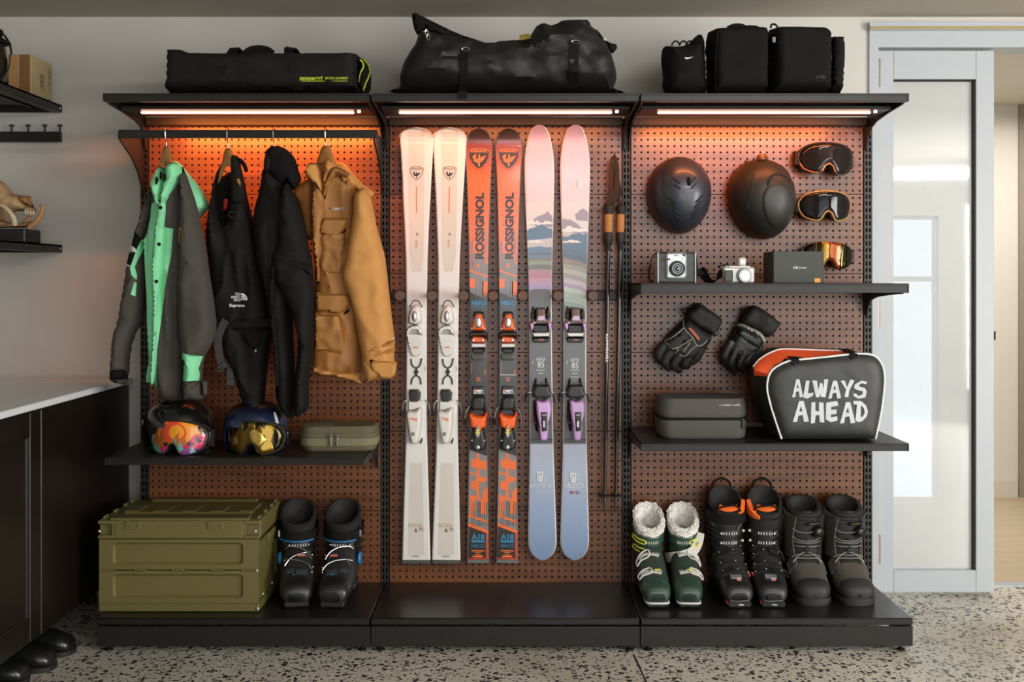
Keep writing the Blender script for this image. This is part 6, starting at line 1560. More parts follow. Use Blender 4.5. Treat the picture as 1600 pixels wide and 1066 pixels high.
for word, zc, spans, hh in (('ALWAYS', 607, [(1235, 1252), (1252, 1268), (1266, 1291), (1291, 1311), (1310, 1332), (1329, 1351)], 28), ('AHEAD', 643, [(1236, 1261), (1264, 1285), (1287, 1307), (1309, 1333), (1330, 1353)], 33)):
    b = MB()
    for ch, (xa, xb), j in zip(word, spans, range(9)):
        cx, cy = (xa + xb) / 2, zc + (1 if j % 2 else -1)
        for pl in GL[ch]:
            q = g.xz([(cx + a * (xb - xa), cy - c * hh) for a, c in pl])
            hq = g.xz([(cx + a * (xb - xa), cy - c * hh) for a, c in HOLE[ch]]) if ch in HOLE else None
            vv = [Vector(v) for v in q] + ([Vector(v) for v in hq] if hq else [])
            ee = [(i, (i + 1) % len(q)) for i in range(len(q))] + ([(len(q) + i, len(q) + (i + 1) % len(hq)) for i in range(len(hq))] if hq else [])
            cv, _, cf, *_r = delaunay_2d_cdt(vv, ee, [], 0, 1e-6)
            tri = []
            for f_ in cf:
                m_ = [sum(cv[i][a] for i in f_) / len(f_) for a in (0, 1)]
                if in_poly([m_], q)[0] and not (hq and in_poly([m_], hq)[0]): tri.append(tuple(f_))
            b.add([(v[0], ff(v[0], v[1]) - .0022, v[1]) for v in cv], [tr_ if (cv[tr_[1]] - cv[tr_[0]]).cross(cv[tr_[2]] - cv[tr_[0]]) > 0 else tr_[::-1] for tr_ in tri])
    b.build('lettering', M_grpr, fp, 0)
# ---------------------------------------------------------------- lower left shelf: helmets wearing goggles, pouch
def head_helmet(name, label, loc, rz, m, w=.225, d=.265, h=.185):
    """an upright helmet: brow opening in front, ear line lower at the sides and back"""
    t = thing(name, label, 'helmet', loc, rz)
    n, m_ = 40, 12
    a, c, zc, rz_ = w / 2, d / 2, .075, h - .075
    def pt(v, u, k=1.0):
        fr = max(0, -math.sin(v))                        # 1 at the front
        zlo = .006 + .085 * max(0, min(1, (fr - .45) / .3))
        z = zlo + (h - zlo) * (math.sin(u * math.pi / 2))
        q = (z - zc) / (rz_ if z > zc else .15)
        r = max(0.0, 1 - abs(q) ** 2.3) ** (1 / 2.3) if abs(q) < 1 else 0.0
        r = max(r, .001)
        return Vector((a * r * math.cos(v) * k, c * r * math.sin(v) * k, z if k == 1 else z * 1.0))
    rings = [[pt(2 * math.pi * j / n, i / m_) for j in range(n)] for i in range(m_ + 1)]
    inn = [[Vector((q.x * .93, q.y * .93, q.z + .002)) for q in rings[0]]]
    b = MB(); b.loft(inn + rings, caps=(False, True)); b.build('shell', m, t, 50)
    b = MB(); b.ell((0, .004, .085), (a * .92, c * .92, h * .47), 24, 14); b.build('liner', M_foam, t)
    return t, pt
def helmet_goggles(label, loc, rz, w, lens, mats, regs, frame, kx, tilt=0, sp=None):
    t = goggles(label, loc, w, (R(tilt), 0, rz), lens, frame, frame, regs, mats, kx=kx, nose=frame is not M_plb, rim=True)
    return t
t1_, pt1 = head_helmet('snow_helmet', 'glossy black helmet wearing goggles printed with a sunset mountain picture', (P(279, 700, -.24).x, -.235, .6545), R(-14), mat('gloss_black_shell', '#131313', 0.22, 0.0, var=0.05, coat=0.6), .235, .27, .178)
b = MB(); q = pt1(R(-100), .58); b.tube([pt1(R(v), .58) * 1.0 + Vector((0, -.003, 0)) for v in (-112, -104, -96, -88, -78)], [.002, .004, .004, .004, .002], 6); b.build('vent_slot', M_foam, t1_)
b = MB(); q = pt1(R(-158), .34); b.box(q, (.012, .014, .02), .004, rot=Matrix.Rotation(R(20), 4, 'Z')); b.build('side_badge', M_logo, t1_)
b = MB(); b.tube(smooth_poly([(.10, .02, .012), (.12, -.04, .006), (.14, -.08, .004), (.16, -.07, .004)], 4, False), 0, flat=(.02, .003), up=(0, 0, 1)); b.box((.15, -.075, .008), (.03, .018, .012), .003); b.build('chin_strap', M_web, t1_)
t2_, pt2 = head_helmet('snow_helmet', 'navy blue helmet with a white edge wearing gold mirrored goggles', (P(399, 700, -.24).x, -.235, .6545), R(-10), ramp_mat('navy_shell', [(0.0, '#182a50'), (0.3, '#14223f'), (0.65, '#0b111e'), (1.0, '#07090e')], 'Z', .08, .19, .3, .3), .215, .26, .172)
b = MB(); b.tube([pt2(R(v), u) * 1.012 for v, u in ((-14, .02), (-16, .15), (-20, .3), (-22, .45), (-20, .55))], 0, flat=(.016, .004), up=(1, 0, 0)); b.build('white_edge', M_print, t2_, label='white side edge')
for k in range(3):
    b = MB(); b.tube([pt2(R(v), .62 + .05 * k) for v in (-82 + 6 * k, -70 + 6 * k, -58 + 6 * k)], [.0015, .003, .0015], 6); b.build('vent_slot', M_foam, t2_)
art = [mat('art_amber', '#ef9a25', .25, var=.05, coat=.4), mat('art_red_orange', '#e5492a', .25, var=.05, coat=.4), mat('art_sky_blue', '#8fb6c6', .25, var=.08, coat=.4), mat('art_rust', '#c1601f', .25, var=.15, coat=.4),
       mat('art_magenta', '#c7244f', .25, var=.08, coat=.4), mat('art_teal', '#4fae9f', .25, var=.08, coat=.4), mat('art_purple', '#7f3f86', .25, var=.1, coat=.4), mat('art_ink', '#1f1a22', .25, var=.05, coat=.4), mat('art_deep_blue', '#2d4f72', .25, var=.1, coat=.4)]
sun = [(2 + 22 * math.cos(R(a)), 8 + 20 * math.sin(R(a))) for a in range(0, 360, 20)]
regs = [([(-52, 36), (-26, 36), (-16, 20), (-24, -4), (-52, -4)], 2), ([(-52, 36), (-30, 36), (-36, 22), (-52, 14)], 8), (sun, 1), ([(2 + 13 * math.cos(R(a)) + 6, 10 + 12 * math.sin(R(a))) for a in range(0, 360, 24)], 0),
        ([(-42, -12), (-36, 4), (-30, 14), (-26, 17), (-22, 13), (-19, 15), (-14, 2), (-8, -3), (-4, -6), (4, 1), (10, 8), (14, 10), (20, 2), (26, -6), (10, -16), (-20, -20)], 3),
        ([(-26, 17), (-22, 13), (-23, 4), (-26, 0), (-27, 8)], 0), ([(14, 10), (17, 6), (15, 0), (12, 3)], 0),
        ([(16, -14), (26, -5), (34, 5), (44, 8), (52, 12), (52, -34), (14, -34)], 4), ([(40, 26), (50, 24), (50, 8), (44, 8), (38, 16)], 7), ([(42, 22), (47, 22), (46, 12), (42, 14)], 3),
        ([(-24, -14), (-8, -12), (2, -16), (10, -24), (10, -34), (-28, -34)], 4), ([(16, -18), (28, -12), (32, -20), (40, -14), (46, -20), (44, -34), (14, -34)], 6), ([(-22, -22), (-12, -18), (-4, -24), (-10, -34), (-24, -34)], 6),
        ([(24, -8), (30, -4), (36, -8), (30, -12)], 7), ([(-16, -8), (-8, -6), (-4, -10), (-12, -14)], 7), ([(36, 0), (42, 2), (46, -4), (40, -6)], 7),
        ([(-46, -16), (-40, 2), (-34, -20)], 5), ([(-38, -22), (-32, -2), (-26, -26)], 5), ([(-28, -26), (-23, -9), (-18, -29)], 5), ([(0, -16), (6, 3), (12, -18)], 5), ([(10, -20), (15, -2), (20, -18)], 5), ([(28, -22), (34, -12), (38, -24)], 2)]
L1 = P(274, 690, -.365)
helmet_goggles('goggles with a sunset mountain picture lens worn by the glossy black helmet', (L1.x - .003, -.352, .7085), R(-14), .205, art[0], art, regs, M_plb, 3.8, -4)
gold = [lens_mat('gold_mirror', '#7d6122', .12, .75), lens_mat('dark_gold_mirror', '#2c2918', .08, .8), lens_mat('pale_gold_mirror', '#c4a552', .14, .7), mat('red_print2', '#b8281e', .4)]
regs2 = [([(-52, 36), (-20, 36), (-26, 12), (-34, -2), (-44, 2), (-52, 6)], 1), ([(-16, 36), (-4, 36), (-6, 18), (-12, 10)], 1), ([(6, 36), (30, 36), (22, 16), (14, 22), (8, 12)], 1), ([(34, 36), (52, 36), (52, -30), (40, -30), (32, -4), (36, 14)], 1), ([(-2, 10), (6, 16), (18, 8), (26, -2), (14, -12), (2, -6)], 2), ([(-34, 4), (-26, 0), (-24, -8), (-32, -12)], 2), ([(-50, 8), (-44, 6), (-43, -6), (-48, -8)], 3)]
helmet_goggles('gold mirrored black framed goggles worn by the navy helmet', (P(396, 690, -.355).x, -.350, .7085), R(-10), .198, gold[0], gold, regs2, M_blkm, 4.4, -4)
# pouch
g = L3(527, 706, -.30); g.o.z = .6535
t = thing('zip_pouch', 'small olive canvas pouch with two silver zip pulls on the lower shelf', 'pouch', g.o, R(2))
M_ol = mat('olive_canvas', '#5d5640', 0.75, var=0.15, scale=60, bump=0.35, bscale=500)
M_oll = mat('pale_olive_webbing', '#767257', 0.75, var=0.12, scale=50, bump=0.4, bscale=600)
b = MB(); pill(b, 0, .058, .268, .17, .05, .09, .97, 1.0, edge=.012); b.build('body', M_ol, t)
b = MB(); pill(b, .055, .086, .270, .172, .05, .09, 1.0, .96, edge=.014); b.build('lid', M_ol, t)
b = MB(); pill(b, .053, .059, .274, .176, .052, .09, edge=.002); b.build('zipper', M_oll, t)
b = MB(); pill(b, .018, .046, .2725, .1745, .052, .09, edge=.002); b.build('webbing_band', M_oll, t)
b = MB(); b.box((-.075, .075, .0868), (.105, .07, .003), .001, rot=Matrix.Rotation(R(4), 4, 'Z')); b.build('name_panel', M_ol, t)
b = MB(); b.text('NORTHWORK', (0, 0), .065, .009, y=0, bold=.02); b.v = [(x - .062, .085 + z * 1.4, .0889) for x, y, z in b.v]; o_ = b.build('lettering', M_logo, t, 0)
for x in (-.022, .000):
    b = MB(); b.box((x, -.004, .058), (.012, .008, .008), .002); b.box((x + .002, -.007, .036), (.011, .004, .034), .002); b.build('zip_pull', mat('brass_nickel', '#9c9684', 0.35, 0.8), t)
# ---------------------------------------------------------------- olive crate
M_cr = mat('olive_plastic', '#686036', 0.42, var=0.05, scale=90, bump=0.12, bscale=700)
M_crd = mat('olive_plastic_shade', '#5a5330', 0.5, var=0.06)
cx0, cx1, cyf, ch, cdp = -1.4035, -.855, -.374, .318, .352
t = thing('folding_crate', 'large olive green folding crate with two recessed front panels on the base deck', 'crate', ((cx0 + cx1) / 2, cyf, .1185))
wd = cx1 - cx0
def rr(x0, x1, z0, z1, r, n=5):
    out = []
    for cx, cz, a0 in ((x1 - r, z0 + r, -90), (x1 - r, z1 - r, 0), (x0 + r, z1 - r, 90), (x0 + r, z0 + r, 180)):
        for j in range(n): a = R(a0 + 90 * j / (n - 1)); out.append((cx + r * math.cos(a), cz + r * math.sin(a)))
    return out
def recess(b, x0, x1, z0, z1, m, r, dpt, y, thick, axis='y'):
    """a plate from x0..x1, z0..z1 with a rounded recess"""
    A = rr(x0, x1, z0, z1, .002); B = rr(x0 + m[0], x1 - m[1], z0 + m[2], z1 - m[3], r); C2 = rr(x0 + m[0] + .007, x1 - m[1] - .007, z0 + m[2] + .007, z1 - m[3] - .007, max(r - .006, .004))
    f = (lambda p, yy: (p[0], yy, p[1])) if axis == 'y' else (lambda p, yy: (yy, p[0], p[1]))
    sgn = 1 if axis == 'y' else -1
    rings = [[f(p, y + sgn * thick) for p in A], [f(p, y) for p in A], [f(p, y) for p in B], [f(p, y + sgn * dpt) for p in C2]]
    b.loft(rings, caps=(False, True))
hx = wd / 2
b = MB(); b.box((0, .01 + cdp / 2 - .006, .16), (wd - .06, cdp - .034, .26), .004); b.build('core', M_crd, t)
b = MB(); recess(b, -hx + .003, hx - .003, .145, .248, (.046, .052, .016, .012), .014, .010, 0.0, .02); b.build('front_panel', M_cr, t, 30)
b = MB(); recess(b, -hx + .003, hx - .003, .030, .141, (.046, .052, .018, .012), .014, .010, 0.0, .02); b.build('front_panel', M_cr, t, 30)
b = MB(); b.box((0, cdp / 2 - .001, .0145), (wd, cdp, .028), .004); b.build('base', M_cr, t, 30)
# lid: skirt with corner pockets, stepped top
b = MB()
b.box((0, cdp / 2, .281), (wd - .11, cdp + .004, .062), .003)
for sx in (-1, 1):
    b.box((sx * (hx - .027), cdp / 2 + .008, .281), (.058, cdp - .018, .062), .003)
    b.box((sx * (hx - .027), .004, .3055), (.058, .014, .013), .003); b.box((sx * (hx - .027), .004, .256), (.058, .014, .012), .003)
    b.box((sx * (hx - .0505), .006, .281), (.009, .012, .06), .001)
b.build('lid', M_cr, t, 30)
b = MB(); b.box((0, .03, .314), (wd - .075, .05, .010), .003); b.build('lid_step', M_cr, t, 30)
b = MB(); b.box((0, cdp * .52, .314), (wd - .10, cdp * .46, .010), .004); b.build('lid_step', M_cr, t, 30)
b = MB(); b.box((0, cdp - .025, .315), (wd - .16, .03, .012), .003); b.build('lid_step', M_cr, t, 30)
for k in range(5):
    b = MB(); b.box((-.20 + k * .1, cdp * .45, .3195), (.05, cdp * .26, .004), .0015); b.build('lid_rib', M_cr, t, 30)
for sx in (-1, 1):
    for yy in (.045, .14, .24, .31):
        b = MB(); b.box((sx * (hx - .010), yy, .316), (.010, .03, .012), .002); b.build('lid_lug', M_cr, t, 30)
for x in (-.155, .125):
    b = MB(); b.box((x, -.003, .296), (.052, .008, .027), .0015); lt = b.build('latch', M_cr, t, 30)
    for dx in (-.015, .015):
        b = MB(); b.box((x + dx, -.0072, .296), (.003, .001, .007)); b.build('latch_slot', M_dark, lt, 0)
for x0, x1 in ((-hx + .004, -hx + .055), (-.150, -.108), (-.022, .022), (.110, .152), (hx - .058, hx - .006)):
    b = MB()
    for k in range(4): b.cyl((x0 + (x1 - x0) * k / 4 + .001, -.002, .143), (x0 + (x1 - x0) * (k + 1) / 4 - .001, -.002, .143), .0045, n=8)
    b.build('hinge', M_cr, t)
for x, z in ((-hx + .006, .277), (hx - .011, .277), (hx - .006, .143), (hx - .004, .014)):
    b = MB(); b.ell((x, -.0045, z), (.0045, .004, .0045), 10, 6); b.build('rivet', M_camw, t)
b = MB(); recess(b, .02, cdp - .02, .035, .235, (.03, .03, .02, .05), .010, .008, hx - .004, .014, axis='x'); b.build('side_panel', M_cr, t, 30)
b = MB(); b.box((hx - .001, cdp * .55, .225), (.008, .11, .026), .003); b.build('side_handle', M_cr, t, 30)
for y in (.06, .2):
    b = MB(); b.ell((hx, y, .045), (.004, .004, .004), 10, 6); b.build('rivet', M_camw, t)

# ---------------------------------------------------------------- boots
sgp = lambda v, p: math.copysign(abs(v) ** p, v)
DECK = .1185
SCALE_NOW = (1, 1, 1)
class Boot:
    def __init__(s, name, label, x, y, rz, foot, cuffs, M):
        s.t = thing(name, label, 'boot', (x, y, DECK), rz, group=None)
        s.foot, s.c, s.M = foot, cuffs, M
        s.t.scale = SCALE_NOW
    def fring(s, y, n=24, off=0.0, dz=0.0):
        ys = [f[0] for f in s.foot]
        v = [interp([(f[0], f[k]) for f in s.foot], y) for k in (1, 2, 3)]
        hw, zb, zt = v[0] + off, v[1], v[2] + off
        zm, hz = (zb + zt) / 2, (zt - zb) / 2
        return [(hw * sgp(math.cos(2 * math.pi * j / n), .75), y, zm + hz * sgp(math.sin(2 * math.pi * j / n), .85)) for j in range(n)]
    def fpt(s, y, ang, off=0.0):
        v = [interp([(f[0], f[k]) for f in s.foot], y) for k in (1, 2, 3)]
        hw, zb, zt = v[0] + off, v[1], v[2] + off
        zm, hz = (zb + zt) / 2, (zt - zb) / 2
        return Vector((hw * sgp(math.cos(ang), .75), y, zm + hz * sgp(math.sin(ang), .85)))
    def cpt(s, h, ang, off=0.0):
        """on the cuff: h = nominal height; ang -90deg = shin"""
        cy, hw, hd, tl = [interp([(c[0], c[k]) for c in s.c], h) for k in (1, 2, 3, 4)]
        y = (hd + off) * sgp(math.sin(ang), .9)
        return Vector(((hw + off) * sgp(math.cos(ang), .9), cy + y, h + tl * y))
    def shell(s, m, name='shell'):
        b = MB(); b.loft([s.fring(f[0]) for f in s.foot]); return b.build(name, m, s.t, 60)
    def cuff(s, m, z0, z1, name='cuff', off=0.0, n=32, depth=.08, steps=8, wall=.006):
        b = MB(); hs = [z0 + (z1 - z0) * i / steps for i in range(steps + 1)]
        A = lambda h, o: [s.cpt(h, 2 * math.pi * j / n, o) for j in range(n)]
        rings = [A(h, off) for h in hs] + [A(z1 + .003, off - wall / 2)] + [A(z1, off - wall), A(max(z1 - depth, z0), off - wall - .002)]
        b.loft(rings, caps=(True, False)); return b.build(name, m, s.t, 60)
    def fstrap(s, y, a0, a1, w, m, name, off=.003, t=.004, skew=0.0):
        b = MB(); k = 9
        b.tube([s.fpt(y + skew * (i / (k - 1) - .5), R(a0 + (a1 - a0) * i / (k - 1)), off) for i in range(k)], 0, flat=(w, t), up=(0, -.3, 1)); return b.build(name, m, s.t)
    def cstrap(s, h, a0, a1, w, m, name, off=.003, t=.004, rise=0.0, parent=None):
        b = MB(); k = 15; pts = [s.cpt(h + rise * i / (k - 1), R(a0 + (a1 - a0) * i / (k - 1)), off) for i in range(k)]
        vs = []
        for i, p in enumerate(pts):
            a = R(a0 + (a1 - a0) * i / (k - 1)); nr = Vector((math.cos(a), math.sin(a), 0))
            for dz, dn in ((-w / 2, 0), (-w / 2, t), (w / 2, t), (w / 2, 0)): vs.append(p + Vector((0, 0, dz)) + nr * dn)
        fs = [(i * 4 + j, i * 4 + (j + 1) % 4, (i + 1) * 4 + (j + 1) % 4, (i + 1) * 4 + j) for i in range(k - 1) for j in range(4)] + [(3, 2, 1, 0), tuple((k - 1) * 4 + j for j in range(4))]
        b.add(vs, fs); return b.build(name, m, parent or s.t)
    def lever(s, pts, m, r=.0028, name='buckle'):
        b = MB(); b.tube(smooth_poly([tuple(p) for p in pts], 3), r, 6, closed=True); return b.build(name, m, s.t)
FOOT = [(-.300, .026, .018, .052), (-.297, .036, .014, .064), (-.288, .044, .012, .074), (-.26, .050, .012, .084), (-.22, .0525, .012, .100), (-.18, .052, .012, .128), (-.14, .050, .012, .165), (-.10, .048, .012, .190), (-.05, .046, .012, .195), (-.01, .044, .014, .18), (.012, .036, .02, .15), (.02, .022, .03, .11)]
def ski_sole(B, m, rim=None):
    b = MB(); b.box((0, -.268, .012), (.074, .066, .022), .005); b.box((0, -.03, .012), (.074, .08, .024), .004); b.box((0, -.15, .014), (.062, .17, .014), .004); b.build('sole', m, B.t, 30)
    if rim:
        b = MB(); b.tube(smooth_poly([(-.037, -.20, .020), (-.039, -.27, .018), (-.034, -.300, .018), (0, -.304, .018), (.034, -.300, .018), (.039, -.27, .018), (.037, -.20, .020)], 3, False), 0, flat=(.007, .006), up=(0, 0, 1)); b.build('sole_rim', rim, B.t)
def buckle_foot(B, y, side, mm, ml, lab='buckle'):
    """ladder strap across the instep with a wire bail and catch"""
    B.fstrap(y, 90 + side * 55, 90 - side * 20, .014, mm, 'buckle_strap', .002, .004, -.01)
    p = [B.fpt(y + dy, R(90 + side * a), .006) for dy, a in ((-.012, 8), (-.014, 40), (-.012, 66), (.010, 70), (.008, 40), (.008, 8))]
    B.lever(p, ml, .0030)
    b = MB()
    for k in range(3):
        q = B.fpt(y - .002, R(90 - side * (2 + 8 * k)), .006); b.box(q, (.004, .016, .004), .001)
    b.build('ladder', ml, B.t)['kind'] = 'stuff'
def buckle_cuff(B, h, side, mm, ml, a0=-90, dz=.0):
    B.cstrap(h, -90 - side * 62, -90 + side * 35, .016, mm, 'buckle_strap', .001, .004)
    p = [B.cpt(h + dz_, R(-90 + side * a), .007) for dz_, a in ((.008, 20), (.009, 45), (.007, 78), (-.007, 78), (-.008, 45), (-.007, 20))]
    B.lever(p, ml, .0027)
    b = MB()
    for k in range(6): b.box(B.cpt(h, R(-90 + side * (14 - 7 * k)), .0065), (.0035, .004, .010), .0008)
    b.build('ladder', M_camw, B.t)['kind'] = 'stuff'
# --- forest green pair with white fleece liner
M_grn = mat('forest_green_shell', '#2b463a', 0.32, var=0.08, scale=20, coat=0.3)
M_grnd = mat('dark_green_shell', '#2c3a32', 0.5, var=0.15, scale=30, bump=0.15, bscale=300)
M_fleece = mat('white_fleece', '#e3dfd9', 0.95, var=0.10, scale=90, bump=1.0, bscale=260)
M_whit = mat('white_buckle', '#cfccc6', 0.4, var=0.05)
M_yel = mat('lime_buckle', '#cfd53c', 0.4, var=0.04)
M_lace = mat('grey_lace', '#78756f', 0.6)
CW = [(.13, -.055, .050, .070, .0), (.17, -.062, .0505, .068, .15), (.21, -.068, .0525, .066, .28), (.26, -.076, .055, .066, .55), (.30, -.080, .057, .068, .75)]
def fleece(B, m, z0, z1, n=40, wall=.016):
    b = MB(); rings = []
    rr_ = random.Random(3)
    hs = [(z0, -.002), ((z0 + z1) / 2, .001), (z1 - .01, .003), (z1, .0), (z1 + .003, -wall / 2), (z1 - .003, -wall), ((z0 + z1) / 2, -wall - .002), (z0 - .04, -wall - .004)]
    sub = []
    for (h, o), (h2, o2) in zip(hs, hs[1:]):
        for k in range(4): sub.append((h + (h2 - h) * k / 4, o + (o2 - o) * k / 4))
    for h, o in sub: rings.append([B.cpt(h + .004 * rr_.uniform(-1, 1), 2 * math.pi * j / n, o + .0035 * rr_.uniform(-1, 1)) for j in range(n)])
    b.loft(rings, caps=(False, True)); return b.build('fleece_liner', m, B.t, 0)
def tongue(B, m, h0, h1, w, off=-.014, thick=.012, name='tongue'):
    b = MB(); k = 9; rings = []
    for i in range(k):
        u = i / (k - 1); h = h0 + (h1 - h0) * u; ww = w * (1 - .35 * max(0, u - .55) / .45) * (1 if u < .96 else .6)
        ring = []
        for a, o in [(-1, 0), (-.6, thick * .3), (0, thick * .5), (.6, thick * .3), (1, 0), (.6, -thick * .7), (0, -thick * .5), (-.6, -thick * .7)]:
            p = B.cpt(h, R(-90) + a * ww, off + o); p.y += .012 * u; p.z = h + .02 * u + B.cpt(h, R(-90), 0).z - h; ring.append(p)
        rings.append(ring)
    b.loft(rings); return b.build(name, m, B.t, 60)
for i, (x, rz, side, lab) in enumerate(((.505, R(1), -1, 'green ski boot with white fleece liner and lime buckles, nearest the upright'), (.634, R(-3), 1, 'green ski boot with white fleece liner wrapped by a loose white strap'))):
    B = Boot('ski_boot', lab, x, -.030, rz, FOOT, CW, None)
    B.t['group'] = 'ski and snowboard boots on the base deck'
    B.shell(M_grnd); ski_sole(B, M_rub, M_whit)
    b = MB(); b.loft([B.fring(y, off=.0012) for y in (-.3, -.294, -.28, -.262, -.25)], caps=(True, False)); b.build('toe_cap', M_grn, B.t, 60)
    B.cuff(M_grn, .125, .225, 'cuff', .0, depth=.05)
    B.cuff(M_grn, .19, .232, 'cuff_collar', .004, depth=.04, steps=4)
    fleece(B, M_fleece, .205, .268)
    tongue(B, M_fleece, .19, .240, .55, -.020, .014)
    b = MB(); pa = [(-.62, .222), (-.55, .252), (-.25, .276), (.15, .276), (.5, .252), (.58, .222)]
    for o in (0, .006):
        b = MB(); b.tube(smooth_poly([tuple(B.cpt(h, R(-90) + a, -.008 - o) + Vector((0, .012, 0))) for a, h in pa], 4, False), .0016, 5); b.build('pull_loop', M_lace if o else M_blk2, B.t)
    buckle_cuff(B, .205, side, M_grn, M_yel); buckle_cuff(B, .165, side, M_grn, M_yel)
    buckle_foot(B, -.155, -side, M_whit, M_whit); buckle_foot(B, -.215, -side, M_whit, M_whit)
    for y in (-.215,):
        b = MB(); b.box(B.fpt(y, R(84), .008), (.022, .008, .004), .001); b.build('lime_clip', M_yel, B.t)
    b = MB(); b.text('ROXA', (0, 0), .034, .009, y=0, bold=.02)
    b.v = [tuple(B.fpt(-.24 + x * .9, R(180 if side < 0 else 0) , .0012) + Vector((0, 0, z + .0))) for x, y, z in b.v]; b.build('lettering', M_print, B.t, 0)
    if i:
        b = MB(); pts = [B.cpt(.225, R(-20), .010), B.cpt(.20, R(-45), .016), B.cpt(.172, R(-68), .022), B.cpt(.152, R(-95), .026), B.cpt(.135, R(-125), .022), B.cpt(.120, R(-160), .014)]
        b.tube(smooth_poly([tuple(p) for p in pts], 5, False), 0, flat=(.034, .003), up=(.1, -1, .25)); ps = b.build('power_strap', mat('white_webbing', '#c9c4ba', 0.7, var=.06, bump=.3, bscale=500), B.t, label='loose white strap')
        b = MB(); q = B.cpt(.190, R(-53), .0215); b.box(q, (.007, .004, .034), .001, rot=Matrix.Rotation(R(28), 4, 'Y')); b.build('lime_tab', M_yel, ps)
        b = MB(); q = B.cpt(.150, R(-100), .0290)
        for k in range(5): b.box(q + Vector((.004 * (k % 3) - .006, -.0005, .005 * (k // 3) - .003)), (.0025, .001, .003), rot=Matrix.Rotation(R(20), 4, 'Y'))
        b.build('strap_print', mat('olive_print', '#6d7426', .6), ps, 0)['kind'] = 'stuff'
